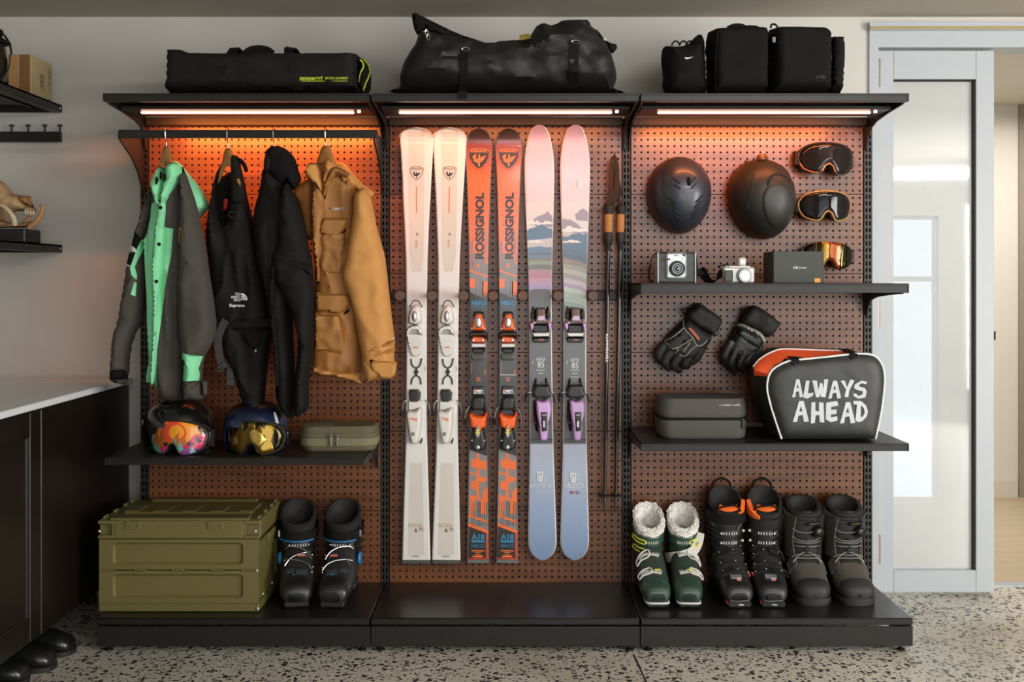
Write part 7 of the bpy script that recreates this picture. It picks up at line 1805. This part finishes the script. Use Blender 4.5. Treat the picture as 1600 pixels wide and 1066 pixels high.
# --- tall black pair with orange liners
SCALE_NOW = (1.10, 1.0, 1.0)
M_bsh = mat('black_boot_shell', '#1d1d1d', 0.35, var=0.12, scale=30, coat=0.2)
M_bsh2 = mat('graphite_boot_shell', '#272726', 0.45, var=0.12, scale=30)
M_olin = mat('orange_liner', '#ec6a22', 0.6, var=0.08)
M_lin = mat('black_liner', '#191817', 0.75, var=0.15, bump=0.3, bscale=300)
M_redp = mat('red_orange_accent', '#d8432a', 0.5)
CB = [(.13, -.052, .052, .074, .0), (.18, -.060, .053, .071, .10), (.24, -.070, .057, .069, .2), (.285, -.079, .061, .070, .22), (.31, -.082, .061, .071, .45), (.34, -.085, .061, .072, .75), (.37, -.086, .059, .071, .9)]
for i, (x, rz, side, lab) in enumerate(((.782, R(2), -1, 'tall black ski boot with orange liner, closed strap, next to the green pair'), (.934, R(-5), 1, 'tall black ski boot with open orange liner beside the snowboard boots'))):
    B = Boot('ski_boot', lab, x, -.030, rz, FOOT, CB, None)
    B.t['group'] = 'ski and snowboard boots on the base deck'
    B.shell(M_bsh2); ski_sole(B, M_rub)
    b = MB(); b.loft([B.fring(y, off=.0012) for y in (-.3, -.294, -.28, -.26, -.235)], caps=(True, False)); b.build('toe_cap', M_bsh, B.t, 60)
    B.cuff(M_bsh, .125, .275, 'cuff', .0, depth=.05)
    B.cuff(M_lin, .26, .328, 'liner', -.005, depth=.12, wall=.010)
    # orange side wing of the liner
    sd = 1 if i == 0 else -1
    b = MB(); rings = []
    for k in range(7):
        a = R(-90 + sd * (20 + 9.5 * k)); zlo = .275; zhi = .312 + .036 * math.sin(k / 6 * 1.6)
        rings.append([B.cpt(zlo, a, .001), B.cpt(zhi, a, .002), B.cpt(zhi + .002, a, -.010), B.cpt(zlo, a, -.012)])
    b.loft(rings); b.build('liner_wing', M_olin, B.t, 50, label='bright orange liner wing')
    tongue(B, M_lin, .25, .352, .62, -.020, .018)
    b = MB(); rings = []
    for k in range(7):
        a = R(-122 + 64 * k / 6); rings.append([B.cpt(h, a, o) + Vector((0, .008, .014)) for h, o in ((.328, -.004), (.350, -.002), (.351, -.012), (.328, -.014))])
    b.loft(rings); b.build('tongue_patch', M_olin, B.t, 50)
    b = MB(); b.tube(smooth_poly([tuple(B.cpt(h, R(a), -.006)) for a, h in ((-135, .325), (-128, .355), (-100, .378), (-70, .378), (-52, .35), (-48, .325))], 4, False), .003, 6); b.build('pull_loop', M_web, B.t)
    b = MB(); b.tube(smooth_poly([tuple(B.cpt(.326, R(a), -.004) + Vector((0, 0, dz))) for a, dz in ((60, 0), (66, .02), (90, .030), (114, .02), (120, 0))], 4, False), .0045, 6); b.build('heel_loop', M_web, B.t)
    if i == 0: B.cstrap(.290, -200, 20, .036, M_web, 'power_strap', .003, .004)
    else: B.cuff(M_bsh, .245, .288, 'cuff_collar', .003, depth=.04, steps=4)
    for h in (.235, .195):
        buckle_cuff(B, h, side, M_bsh, M_blkm)
        for a in (20, -52):
            b = MB(); b.ell(B.cpt(h, R(-90 + a * side), .008), (.005, .004, .005), 10, 6); b.build('rivet', M_camw, B.t)
    b = MB(); b.tube(smooth_poly([tuple(B.cpt(h, R(a), .001)) for a, h in ((-80, .222), (-66, .232), (-58, .252), (-44, .262))], 4, False), .0016, 5); b.build('cuff_line', mat('grey_plastic', '#73726e', 0.5), B.t)
    for k, y in enumerate((-.118, -.150, -.185, -.215)):
        B.fstrap(y, 90 + side * 60, 90 - side * 40, .013, M_bsh2, 'buckle_strap', .003, .005, -.012)
        for a in (-30, 6, 40):
            b = MB(); b.ell(B.fpt(y, R(90 + a * side), .010), (.0032, .0032, .003), 8, 5); b.build('rivet', M_chrome, B.t)
    for y in (-.150, -.215):
        p = [B.fpt(y + dy, R(90 - side * a), .010) for dy, a in ((-.010, 4), (-.012, 34), (-.006, 62), (.008, 60), (.008, 34), (.006, 4))]; B.lever(p, M_blkm, .0026)
    b = MB(); q = B.fpt(-.243, R(90), .001); b.box(q + Vector((0, 0, .002)), (.036, .020, .004), .001, rot=Matrix.Rotation(R(25), 4, 'X')); pl_ = b.build('toe_badge', M_silv, B.t)
    b = MB(); q = B.fpt(-.258, R(88), .002); b.box(q + Vector((.002, 0, .001)), (.014, .010, .003), .0005, rot=Matrix.Rotation(R(25), 4, 'X')); b.build('red_badge', mat('pale_red_badge', '#c98a84', .5), pl_)
    b = MB(); b.box(B.fpt(-.205, R(90 + side * 62), .004), (.006, .004, .016), .001, rot=Matrix.Rotation(R(-20), 4, 'Y')); b.build('red_accent', M_redp, B.t)
    b = MB(); b.tube(smooth_poly([(-.030, -.298, .026), (-.012, -.304, .024), (.012, -.304, .026), (.030, -.298, .026)], 3, False), .002, 5); b.build('toe_edge', M_silv, B.t)
    b = MB(); b.box((-.034, -.272, .016), (.010, .05, .008), .002); b.build('red_sole_insert', M_redp, B.t)
    b = MB(); b.text('TECNICA', (0.004, .012), .016, .006, y=-.3015, bold=.03); b.build('lettering', M_print, B.t, 0)
# --- black pair with blue straps next to the crate
SCALE_NOW = (1.14, 1.0, 1.0)
M_blu = mat('blue_accent', '#1f74ad', 0.5, var=0.05)
M_slt = mat('slate_panel', '#43494d', 0.45, var=0.1)
CK = [(.13, -.052, .052, .074, .0), (.18, -.060, .053, .071, .10), (.22, -.068, .056, .069, .2), (.26, -.075, .060, .070, .45), (.30, -.082, .061, .074, .6)]
for i, (x, rz, side, lab) in enumerate(((-.785, R(9), -1, 'black ski boot with blue trim beside the olive crate'), (-.607, R(-1.5), 1, 'black ski boot with blue trim and side dial at the empty deck'))):
    B = Boot('ski_boot', lab, x, -.030, rz, FOOT, CK, None)
    B.t['group'] = 'ski and snowboard boots on the base deck'
    B.shell(M_bsh2); ski_sole(B, M_rub)
    b = MB(); b.loft([B.fring(y, off=.0012) for y in (-.3, -.294, -.28, -.26, -.24)], caps=(True, False)); b.build('toe_cap', M_bsh, B.t, 60)
    B.cuff(M_bsh, .125, .215, 'cuff', .0, depth=.05)
    B.cuff(M_lin, .205, .285, 'liner', -.004, depth=.12, wall=.011)
    tongue(B, M_lin, .19, .262, .6, -.020, .018)
    ps = B.cstrap(.222, -215, 35, .034, M_web, 'power_strap', .004, .004)
    B.cstrap(.2045, -150 if side < 0 else -170, -45, .0050, M_blu, 'blue_edge', .0100, .002, 0.0, parent=ps)
    b = MB(); q = B.cpt(.224, R(-90 + side * 62), .010); b.box(q, (.007, .004, .024), .001); b.build('strap_end', M_silv, ps)
    for h in (.185, .150):
        buckle_cuff(B, h, side, M_bsh, M_blkm)
        for a in (24, -30):
            b = MB(); b.ell(B.cpt(h, R(-90 + a * side), .008), (.0045, .004, .0045), 10, 6); b.build('rivet', M_chrome, B.t)
    b = MB(); rings = []
    for k in range(6):
        a = R(-100 + side * (8 + 9 * k)); rings.append([B.cpt(.162 + .004 * k, a, .003), B.cpt(.172 + .006 * k, a, .004), B.cpt(.172 + .006 * k, a, -.002), B.cpt(.162 + .004 * k, a, -.002)])
    b.loft(rings); b.build('slate_wing', M_slt, B.t, 50)
    for (y, a0, a1, wd_) in ((-.215, 62, 92, .036), (-.210, 96, 120, .026), (-.150, 54, 74, .04)):
        B.fstrap(y, a0 if side < 0 else 180 - a0, a1 if side < 0 else 180 - a1, wd_, M_slt, 'slate_panel', .001, .003)
    for k, (ya, yb, a0, a1) in enumerate(((-.128, -.165, 130, 48), (-.170, -.205, 130, 45), (-.150, -.19, 60, 125))):
        b = MB(); b.tube(smooth_poly([tuple(B.fpt(ya + (yb - ya) * u, R((a0 + (a1 - a0) * u) if side < 0 else 180 - (a0 + (a1 - a0) * u)), .007 + .006 * math.sin(math.pi * u))) for u in (0, .25, .5, .75, 1)], 4, False), .0019, 6); b.build('buckle_wire', M_chrome, B.t)
    for y, a in ((-.15, 46), (-.19, 42), (-.215, 48), (-.17, 128)):
        b = MB(); b.ell(B.fpt(y, R(a if side < 0 else 180 - a), .007), (.004, .004, .004), 8, 6); b.build('rivet', M_chrome, B.t)
    b = MB(); q = B.fpt(-.168, R(84 if side < 0 else 100), .010); b.box(q, (.024, .004, .008), .001, rot=Matrix.Rotation(R(-20), 4, 'X')); b.build('red_label', mat('salmon_label', '#b5604c', .5), B.t, label='salmon red label')
    b = MB(); q = B.fpt(-.232, R(96), .003); b.box(q, (.008, .006, .004), .001); b.build('blue_tab', M_blu, B.t)
    b = MB(); q = B.fpt(-.10, R(180 if side < 0 else 0), .004) + Vector((0, 0, .02)); b.lathe([(0, 0), (.022, 0), (.024, .004), (.021, .010), (.016, .011), (.015, .007), (0, .007)], q, 20, rot=Matrix.Rotation(R(90 * side), 4, 'Y')); dl = b.build('side_dial', M_blu, B.t, label='round blue side dial')
    b = MB(); b.lathe([(0, 0), (.013, 0), (.012, .004), (0, .005)], q + Vector((side * .007, 0, 0)), 14, rot=Matrix.Rotation(R(90 * side), 4, 'Y')); b.build('dial_centre', M_blkm, dl)
# --- snowboard boots
SCALE_NOW = (1.12, 1.03, 1.0)
M_sue = mat('brown_grey_suede', '#4a453d', 0.85, var=0.18, scale=60, bump=0.4, bscale=500)
M_ssh = mat('soft_black_upper', '#1f1e1c', 0.7, var=0.15, scale=40, bump=0.3, bscale=350)
M_out = mat('black_outsole', '#1b1a18', 0.6, var=0.1)
M_cord = mat('silver_cord', '#a7a6a2', 0.4, 0.4)
SF = [(-.252, .006, .028, .038), (-.251, .018, .020, .048), (-.248, .030, .014, .056), (-.242, .040, .011, .064), (-.230, .049, .010, .075), (-.205, .0545, .010, .088), (-.17, .056, .010, .100), (-.13, .055, .010, .130), (-.09, .054, .010, .165), (-.05, .053, .010, .19), (.0, .050, .012, .19), (.025, .042, .016, .16), (.036, .028, .025, .12)]
CS = [(.10, -.045, .054, .076, .0), (.16, -.050, .054, .070, .0), (.21, -.056, .057, .068, .05), (.26, -.062, .061, .070, .12), (.30, -.066, .063, .072, .25), (.33, -.068, .061, .072, .45)]
for i, (x, rz, lab) in enumerate(((1.072, R(-3), 'grey suede snowboard boot with dial laces beside the tall black boots'), (1.218, R(-1), 'grey suede snowboard boot with dial laces at the end by the glass door'))):
    B = Boot('snowboard_boot', lab, x, -.045, rz, SF, CS, None)
    B.t['group'] = 'ski and snowboard boots on the base deck'
    B.shell(M_ssh, 'vamp')
    b = MB(); b.loft([B.fring(y, off=.0015) for y in (-.252, -.251, -.248, -.242, -.230, -.21, -.17, -.142)], caps=(True, False)); b.build('suede_vamp', M_sue, B.t, 60)
    b = MB(); b.loft([[(p[0], p[1], p[2]) for p in B.fring(y, off=.0035)] for y in (-.252, -.251, -.248, -.242, -.230, -.214)], caps=(True, True)); b.build('toe_cap', M_out, B.t, 60)
    b = MB()
    rg_ = []
    for z, k in ((0, .94), (.006, 1.0), (.018, 1.02), (.024, .99)):
        rg_.append([(hw * k * sx_, y, z) for hw, y, sx_ in [(interp([(f[0], f[1]) for f in SF], y) + .004, y, 1) for y in (-.254, -.251, -.248, -.242, -.230, -.205, -.17, -.12, -.06, .0, .025, .036)] + [(interp([(f[0], f[1]) for f in SF], y) + .004, y, -1) for y in (.036, .025, .0, -.06, -.12, -.17, -.205, -.230, -.242, -.248, -.251, -.254)]])
    b.loft(rg_); b.build('outsole', M_out, B.t, 50)
    if i: 
        b = MB(); b.box((-.045, -.205, .010), (.016, .030, .006), .002); b.build('orange_sole_insert', mat('orange_rubber', '#b9642f', .6), B.t)
    B.cuff(M_ssh, .10, .285, 'shaft', .0, depth=.06, steps=12)
    for sd in (-1, 1):
        b = MB(); rings = []
        for k in range(10):
            h = .13 + .165 * k / 9
            rings.append([B.cpt(h, R(-90 + sd * a), o) for a, o in ((34 + 6 * math.sin(k * .5), .001), (36 + 6 * math.sin(k * .5), .006), (75, .006), (110, .004), (110, .0))])
        b.loft(rings); b.build('side_flap', M_ssh if sd > 0 else M_sue, B.t, 50)
        b = MB(); rings = []
        for k in range(5):
            y = -.10 - .045 * k / 4
            rings.append([B.fpt(y, R(90 - sd * a), o) for a, o in ((28, .001), (30, .006), (78, .007), (80, .0))])
        b.loft(rings); b.build('suede_quarter', M_sue, B.t, 50)
    b = MB(); tongue(B, M_lin, .09, .30, .52, .0, .010)
    B.cuff(M_lin, .25, .315, 'padded_collar', -.006, depth=.12, wall=.014)
    b = MB(); b.tube([B.cpt(.288, R(a), -.004) for a in range(-140, -39, 10)], .007, 8); b.build('collar_roll', M_lin, B.t)
    b = MB(); rings = [[B.cpt(h, R(a), .0065) for h in (.262, .280)] + [B.cpt(h, R(a), .004) for h in (.280, .262)] for a in (-92, -80, -66, -54)]
    b.loft(rings); lb = b.build('woven_label', M_blk2, B.t)
    b = MB(); b.text('ThirtyTwo', (0, 0), .032, .008, y=0, bold=.02, rot=0); b.v = [tuple(B.cpt(.2705 + z, R(-73) + x * 15, .0075)) for x, y, z in b.v]; b.build('lettering', mat('bronze_thread', '#8d7a52', .5, .3), lb, 0)
    b = MB(); q = B.cpt(.235, R(-62), .006); d_ = Vector((math.cos(R(-62)), math.sin(R(-62)), 0))
    Qd = d_.to_track_quat('Z', 'Y').to_matrix().to_4x4()
    b.lathe([(0, 0), (.021, 0), (.021, .006), (.017, .016), (.012, .019), (0, .019)], q, 18, rot=Qd); b.build('lace_dial', M_blkm, B.t)
    def cord(pts, r=.0014):
        b = MB(); b.tube(smooth_poly([tuple(p) for p in pts], 4, False), r, 5); return b.build('lace', M_cord, B.t)
    cord([B.cpt(.245, R(-128), .009), B.cpt(.236, R(-112), .012), B.cpt(.234, R(-92), .012), B.cpt(.238, R(-74), .012)])
    cord([B.cpt(.246, R(-56), .012), B.cpt(.249, R(-50), .010)])
    for h, dip in ((.212, .012), (.196, .004), (.178, .0)):
        cord([B.cpt(h, R(-128), .009), B.cpt(h - dip * .8, R(-112), .013), B.cpt(h - dip, R(-90), .014), B.cpt(h - dip * .8, R(-68), .013), B.cpt(h, R(-52), .009)])
    for y0_, y1_ in ((-.100, -.118), (-.118, -.130), (-.132, -.140), (-.140, -.118)):
        cord([B.fpt(y0_, R(130), .009), B.fpt((y0_ + y1_) / 2, R(108), .013), B.fpt(y1_, R(90), .014), B.fpt((y0_ + y1_) / 2, R(72), .013), B.fpt(y0_, R(50), .009)])
    for h in (.206, .182, .165):
        b = MB(); q = B.cpt(h, R(-90), .013); b.box(q, (.014, .006, .012), .003); b.build('lace_guide', M_ssh, B.t)
# ---------------------------------------------------------------- left corner: counter, cabinet, wall shelves
M_espr = mat('espresso_wood', '#150d09', 0.42, var=0.3, scale=6, stretch=(6, 6, .6), coat=0.1)
M_ctr = mat('pale_counter', '#dfe3e6', 0.3, var=0.03, scale=12)
CXF, CTOP = -1.497, .842
t = thing('base_cabinet', 'long espresso brown base cabinet along the side wall', 'cabinet', (CXF, 0, 0))
b = MB(); b.box((-.30, -1.9, .478), (.58, 4.18, .70)); b.build('carcass', M_espr, t, 0)
b = MB(); b.box((-.01, -.21, .478), (.022, .80, .718), .002); b.build('end_panel', M_espr, t, 0)
for k in range(3):
    y1 = -.617 - k * .60; y0 = y1 - .592
    b = MB(); fw = .075
    for (a, c, z0, z1) in ((y0, y0 + fw, .12, .836), (y1 - fw, y1, .12, .836), (y0 + fw, y1 - fw, .12, .12 + fw), (y0 + fw, y1 - fw, .836 - fw, .836)): b.box((-.010, (a + c) / 2, (z0 + z1) / 2), (.022, c - a, z1 - z0), .002)
    d = b.build('door', M_espr, t, 0)
    b = MB(); b.box((-.018, (y0 + y1) / 2, .478), (.008, y1 - y0 - 2 * fw, .716 - 2 * fw)); b.build('door_panel', M_espr, d, 0)
    b = MB()
    for (p, q) in (((y0 + fw, .12 + fw), (y1 - fw, .12 + fw)), ((y1 - fw, .12 + fw), (y1 - fw, .836 - fw)), ((y1 - fw, .836 - fw), (y0 + fw, .836 - fw)), ((y0 + fw, .836 - fw), (y0 + fw, .12 + fw))): b.cyl((-.010, p[0], p[1]), (-.010, q[0], q[1]), .006, n=8)
    b.build('moulding', M_espr, d)
b = MB(); b.box((-.012, -.614, .478), (.014, .004, .716)); b.build('edge_strip', mat('copper_edge', '#7a4a2c', .5, .2), t, 0)
for y in (.12, -.9, -2.0, -3.2):
    for x in (-.12, -.50):
        b = MB(); b.cyl((x, y, 0), (x, y, .13), .02, n=12); b.build('leg', M_dark, t)
c = MB(); c.box((-1.803, -1.9, CTOP + .012), (.632, 4.22, .022), .003)
tag(c.build('countertop', M_ctr, None, 30), 'pale bluish white worktop lying on the brown cabinet', 'countertop')
def wall_shelf(label, zt, zb):
    t = thing('wall_shelf', label, 'shelf', (-1.762, .2, zb), group='black shelves on the side wall')
    b = MB(); b.box((-.178, -1.1, zt - zb - .003), (.356, 2.2, .006)); b.box((-.002, -1.1, (zt - zb) / 2), (.004, 2.2, zt - zb)); b.box((-.178, -.002, (zt - zb) / 2), (.356, .004, zt - zb)); b.box((-.02, -1.1, .002), (.036, 2.2, .004)); b.build('board', M_black, t, 0)
    b = MB(); b.box((-.10, -1.1, .016), (.012, 2.1, .010)); b.build('stiffener', M_black, t, 0)
    b = MB(); b.ell((.001, -.02, (zt - zb) / 2), (.003, .005, .005), 8, 6); b.build('rivet', M_chrome, t)
    return t
wall_shelf('upper black wall shelf holding the wooden box and lantern', 1.937, 1.909)
wall_shelf('lower black wall shelf holding the animal skull', 1.388, 1.358)
t = thing('hook_rail', 'short black hook rail between the two wall shelves', 'hook rail', (-1.762, .19, 1.812))
b = MB(); b.box((-.178, 0, 0), (.356, .022, .040), .002); b.box((-.178, .016, 0), (.3, .012, .02)); b.build('bar', M_black, t, 0)
for px in (18, 44, 70, 93.5):
    x = P(px, 205, .185).x + 1.762
    b = MB(); b.cyl((x, -.004, .018), (x, -.004, .040), .004, n=10); b.cyl((x, -.004, .040), (x, -.004, .048), .009, n=12); b.build('hook', M_black, t)
# wooden box with brushed characters
t = thing('wooden_box', 'pale wooden box with brushed black characters beside the lantern', 'box', (-1.842, .1, 1.9375))
M_pine = mat('aged_cedar', '#a67c4c', 0.6, var=0.25, scale=5, stretch=(40, 40, 1.2))
M_pale = mat('pale_wood_face', '#b8a277', 0.6, var=0.08, scale=8, stretch=(2, 12, 2))
b = MB(); b.box((-.022, 0, .08), (.040, .19, .16), .001); b.build('back_half', M_pine, t, 0)
b = MB(); b.box((.019, 0, .08), (.041, .19, .16), .001); b.build('front_half', mat('dark_cedar', '#7d5530', 0.6, var=0.25, scale=5, stretch=(40, 40, 1.2)), t, 0)
b = MB(); b.box((.0408, 0, .08), (.003, .189, .159)); fc = b.build('front_face', M_pale, t, 0)
b = MB(); b.M = Matrix.Translation((.0428, 0, 0)) @ Matrix.Rotation(R(90), 4, 'Z')
b.text('雲', (.0, .085), .042, .034, y=0); b.text('竹', (.002, .052), .034, .030, y=0)
for k, ch in enumerate('銘鹿本人'): b.text(ch, (.070, .128 - .024 * k), .015, .017, y=0)
for k, ch in enumerate('木工監'): b.text(ch, (-.072, .052 - .019 * k), .010, .012, y=0)
b.tube([(.070 + .008 * math.cos(i * math.pi / 4), -.0008, .012 + .008 * math.sin(i * math.pi / 4)) for i in range(8)], .0008, 4, closed=True)
b.build('brushed_writing', M_pblack, fc, 0)['kind'] = 'stuff'
# lantern
t = thing('oil_lantern', 'dark metal lantern at the frame edge behind the wooden box', 'lantern', (-1.945, .02, 1.9375))
M_iron = mat('dark_iron', '#1c1916', 0.45, 0.6, var=0.2)
b = MB(); b.lathe([(0, 0), (.055, 0), (.062, .01), (.062, .045), (.05, .058), (.03, .066), (0, .066)], n=24); b.build('tank', M_iron, t)
b = MB(); b.lathe([(.030, .07), (.044, .10), (.048, .14), (.042, .185), (.032, .205)], n=20); m_g = mat('smoky_globe', '#2e2a22', .08, 0.2, var=.1); b.build('globe', m_g, t)
b = MB(); b.lathe([(0, .275), (.016, .275), (.020, .262), (.032, .255), (.036, .240), (.026, .232), (.034, .225), (.058, .212), (.060, .204), (.034, .200), (.0, .2)], n=24); b.build('hood', M_iron, t)
for sd in (-1, 1):
    b = MB(); b.tube(smooth_poly([(sd * .05, 0, .05), (sd * .064, 0, .09), (sd * .066, 0, .15), (sd * .060, 0, .20), (sd * .040, 0, .235)], 4, False), .004, 6); b.build('side_tube', M_iron, t)
b = MB(); b.tube(smooth_poly([(.066, -.01, .19), (.072, -.02, .16), (.066, -.03, .10), (.03, -.06, .04), (-.03, -.06, .04), (-.07, -.02, .12), (-.066, 0, .19)], 5, False), .0018, 5); b.build('bail', M_iron, t)
# boar skull on a plinth
sk = L3(20, 372, -.02); sk.o.z = 1.3885
t = thing('boar_skull', 'weathered boar skull with curved tusks on a dark plinth', 'skull', sk.o)
M_bone = mat('weathered_bone', '#a98a63', 0.75, var=0.35, scale=22, bump=0.6, bscale=70)
M_ivory = mat('ivory_tusk', '#c3b090', 0.45, var=0.15, scale=20)
M_ivo2 = mat('honey_tusk', '#b98550', 0.5, var=0.2, scale=20)
q0 = sk.xz([(-40, 372), (50, 372), (50, 352), (-40, 352)]); 
b = MB(); zt_ = .050
b.box((-.06, 0, zt_ / 2), (.27, .14, zt_), .004); pb = b.build('plinth', mat('carved_black_wood', '#191613', .5, var=.2, bump=.5, bscale=60), t, 30)
for k in range(6):
    b = MB(); b.box((-.17 + .042 * k, -.071, zt_ * .55), (.030, .004, zt_ * .5), .001); b.build('carved_block', M_dark, pb, 0)
b = MB(); b.box((.076, -.02, zt_ * .5), (.008, .02, .014), .002); b.build('peg', M_dark, pb)
def skp(name, pts, m, dy, tf, w, seed, amp=.006):
    b = MB(); b.puff(smooth_poly(sk.xz(pts), 2), dy, tf, tf, w, .008, disp=wr(30, 30, amp, seed)); return b.build(name, m, t, 50)
skp('cranium', [(-30, 345), (-34, 310), (-22, 285), (-8, 279), (4, 284), (14, 294), (21, 303), (30, 305), (40, 307), (40, 316), (47, 322), (56, 324), (57, 330), (52, 335), (46, 334), (36, 330), (24, 331), (14, 338), (4, 346), (-12, 350)], M_bone, 0, .045, .035, 2)
skp('nasal_bone', [(34, 310), (38, 307), (52, 307.5), (50, 311), (54, 320), (57, 324), (48, 322), (42, 318), (36, 316)], mat('rust_bone', '#9c6a40', .7, var=.25), -.02, .025, .012, 3, .003)
skp('lower_jaw', [(-20, 350), (0, 345), (20, 347), (34, 349), (44, 346), (52, 347), (56, 350), (50, 355), (40, 356), (-20, 356)], M_bone, 0, .04, .015, 4)
for k, (x, y) in enumerate(((44, 332), (48, 333), (52, 333), (40, 331))):
    b = MB(); q = sk.p(x, y, -.06); b.ell(q, (.005, .006, .010), 8, 6); b.build('tooth', M_ivory, t)
def tusk(pts, r, m):
    b = MB(); ps = smooth_poly([tuple(sk.p(x, y, sk.Y + d)) for x, y, d in pts], 4, False); k = len(ps)
    b.tube(ps, [r * (1 - .55 * i / (k - 1)) for i in range(k)], 10); b.build('tusk', m, t, 60)
tusk([(23, 351, -.055), (21, 341, -.065), (14, 330, -.07), (4, 322, -.072), (-8, 318, -.07)], .0115, M_ivory)
tusk([(46, 355, -.035), (57, 346, -.045), (64, 335, -.05), (67, 324, -.052), (62, 321, -.05)], .0105, M_ivo2)
tusk([(36, 350, .02), (44, 342, .03), (50, 335, .03), (56, 327, .03)], .009, M_ivo2)
# shoes tucked under the cabinet
M_shoe = mat('black_shoe_leather', '#161716', 0.3, var=0.1, coat=0.2)
def shoe(label, x, y, m, rz, hgt=.085, L_=.28):
    t = thing('shoe', label, 'shoe', (x, y, 0), rz, group='shoes under the cabinet')
    secs = [(0, .022, .012, .036), (-.006, .033, .010, .050), (-.02, .042, .008, .060), (-.05, .049, .008, .068), (-.09, .048, .008, .078), (-.13, .042, .008, hgt), (-.2, .037, .008, hgt), (-.255, .034, .008, hgt), (-.275, .026, .012, hgt * .8)]
    b = MB(); rings = []
    for (xx, hw, zb, zt) in secs:
        zm, hz = (zb + zt) / 2, (zt - zb) / 2
        rings.append([(xx, hw * sgp(math.cos(2 * math.pi * j / 18), .8), zm + hz * sgp(math.sin(2 * math.pi * j / 18), .85)) for j in range(18)])
    b.loft(rings); b.build('upper', m, t, 60)
    b = MB(); pl = smooth_poly([(.004, 0), (-.004, .034), (-.05, .052), (-.12, .044), (-.2, .039), (-.272, .03), (-.282, 0), (-.272, -.03), (-.2, -.039), (-.12, -.044), (-.05, -.052), (-.004, -.034)], 2)
    b.loft([[(p[0], p[1], z) for p in pl] for z in (0, .016)]); b.build('sole', M_rub, t, 40)
    b = MB(); b.tube(smooth_poly([tuple((-.075, .047 * math.cos(a) * .95, .010 + .062 * math.sin(a))) for a in [R(10 + 16 * k) for k in range(11)]], 2, False), .0022, 5); b.build('toe_seam', M_shoe, t)
shoe('black shoe nearest the crate, its toe poking out from under the cabinet', -1.465, -.44, M_shoe, R(-8), .09)
shoe('black shoe in the middle of the three under the cabinet', -1.468, -.585, M_shoe, R(-4), .075)
shoe('black shoe at the frame edge under the cabinet door', -1.50, -.71, M_shoe, R(-4), .08)
shoe('white trainer toe just showing at the frame edge', -1.548, -.83, M_whit, R(-3), .08)
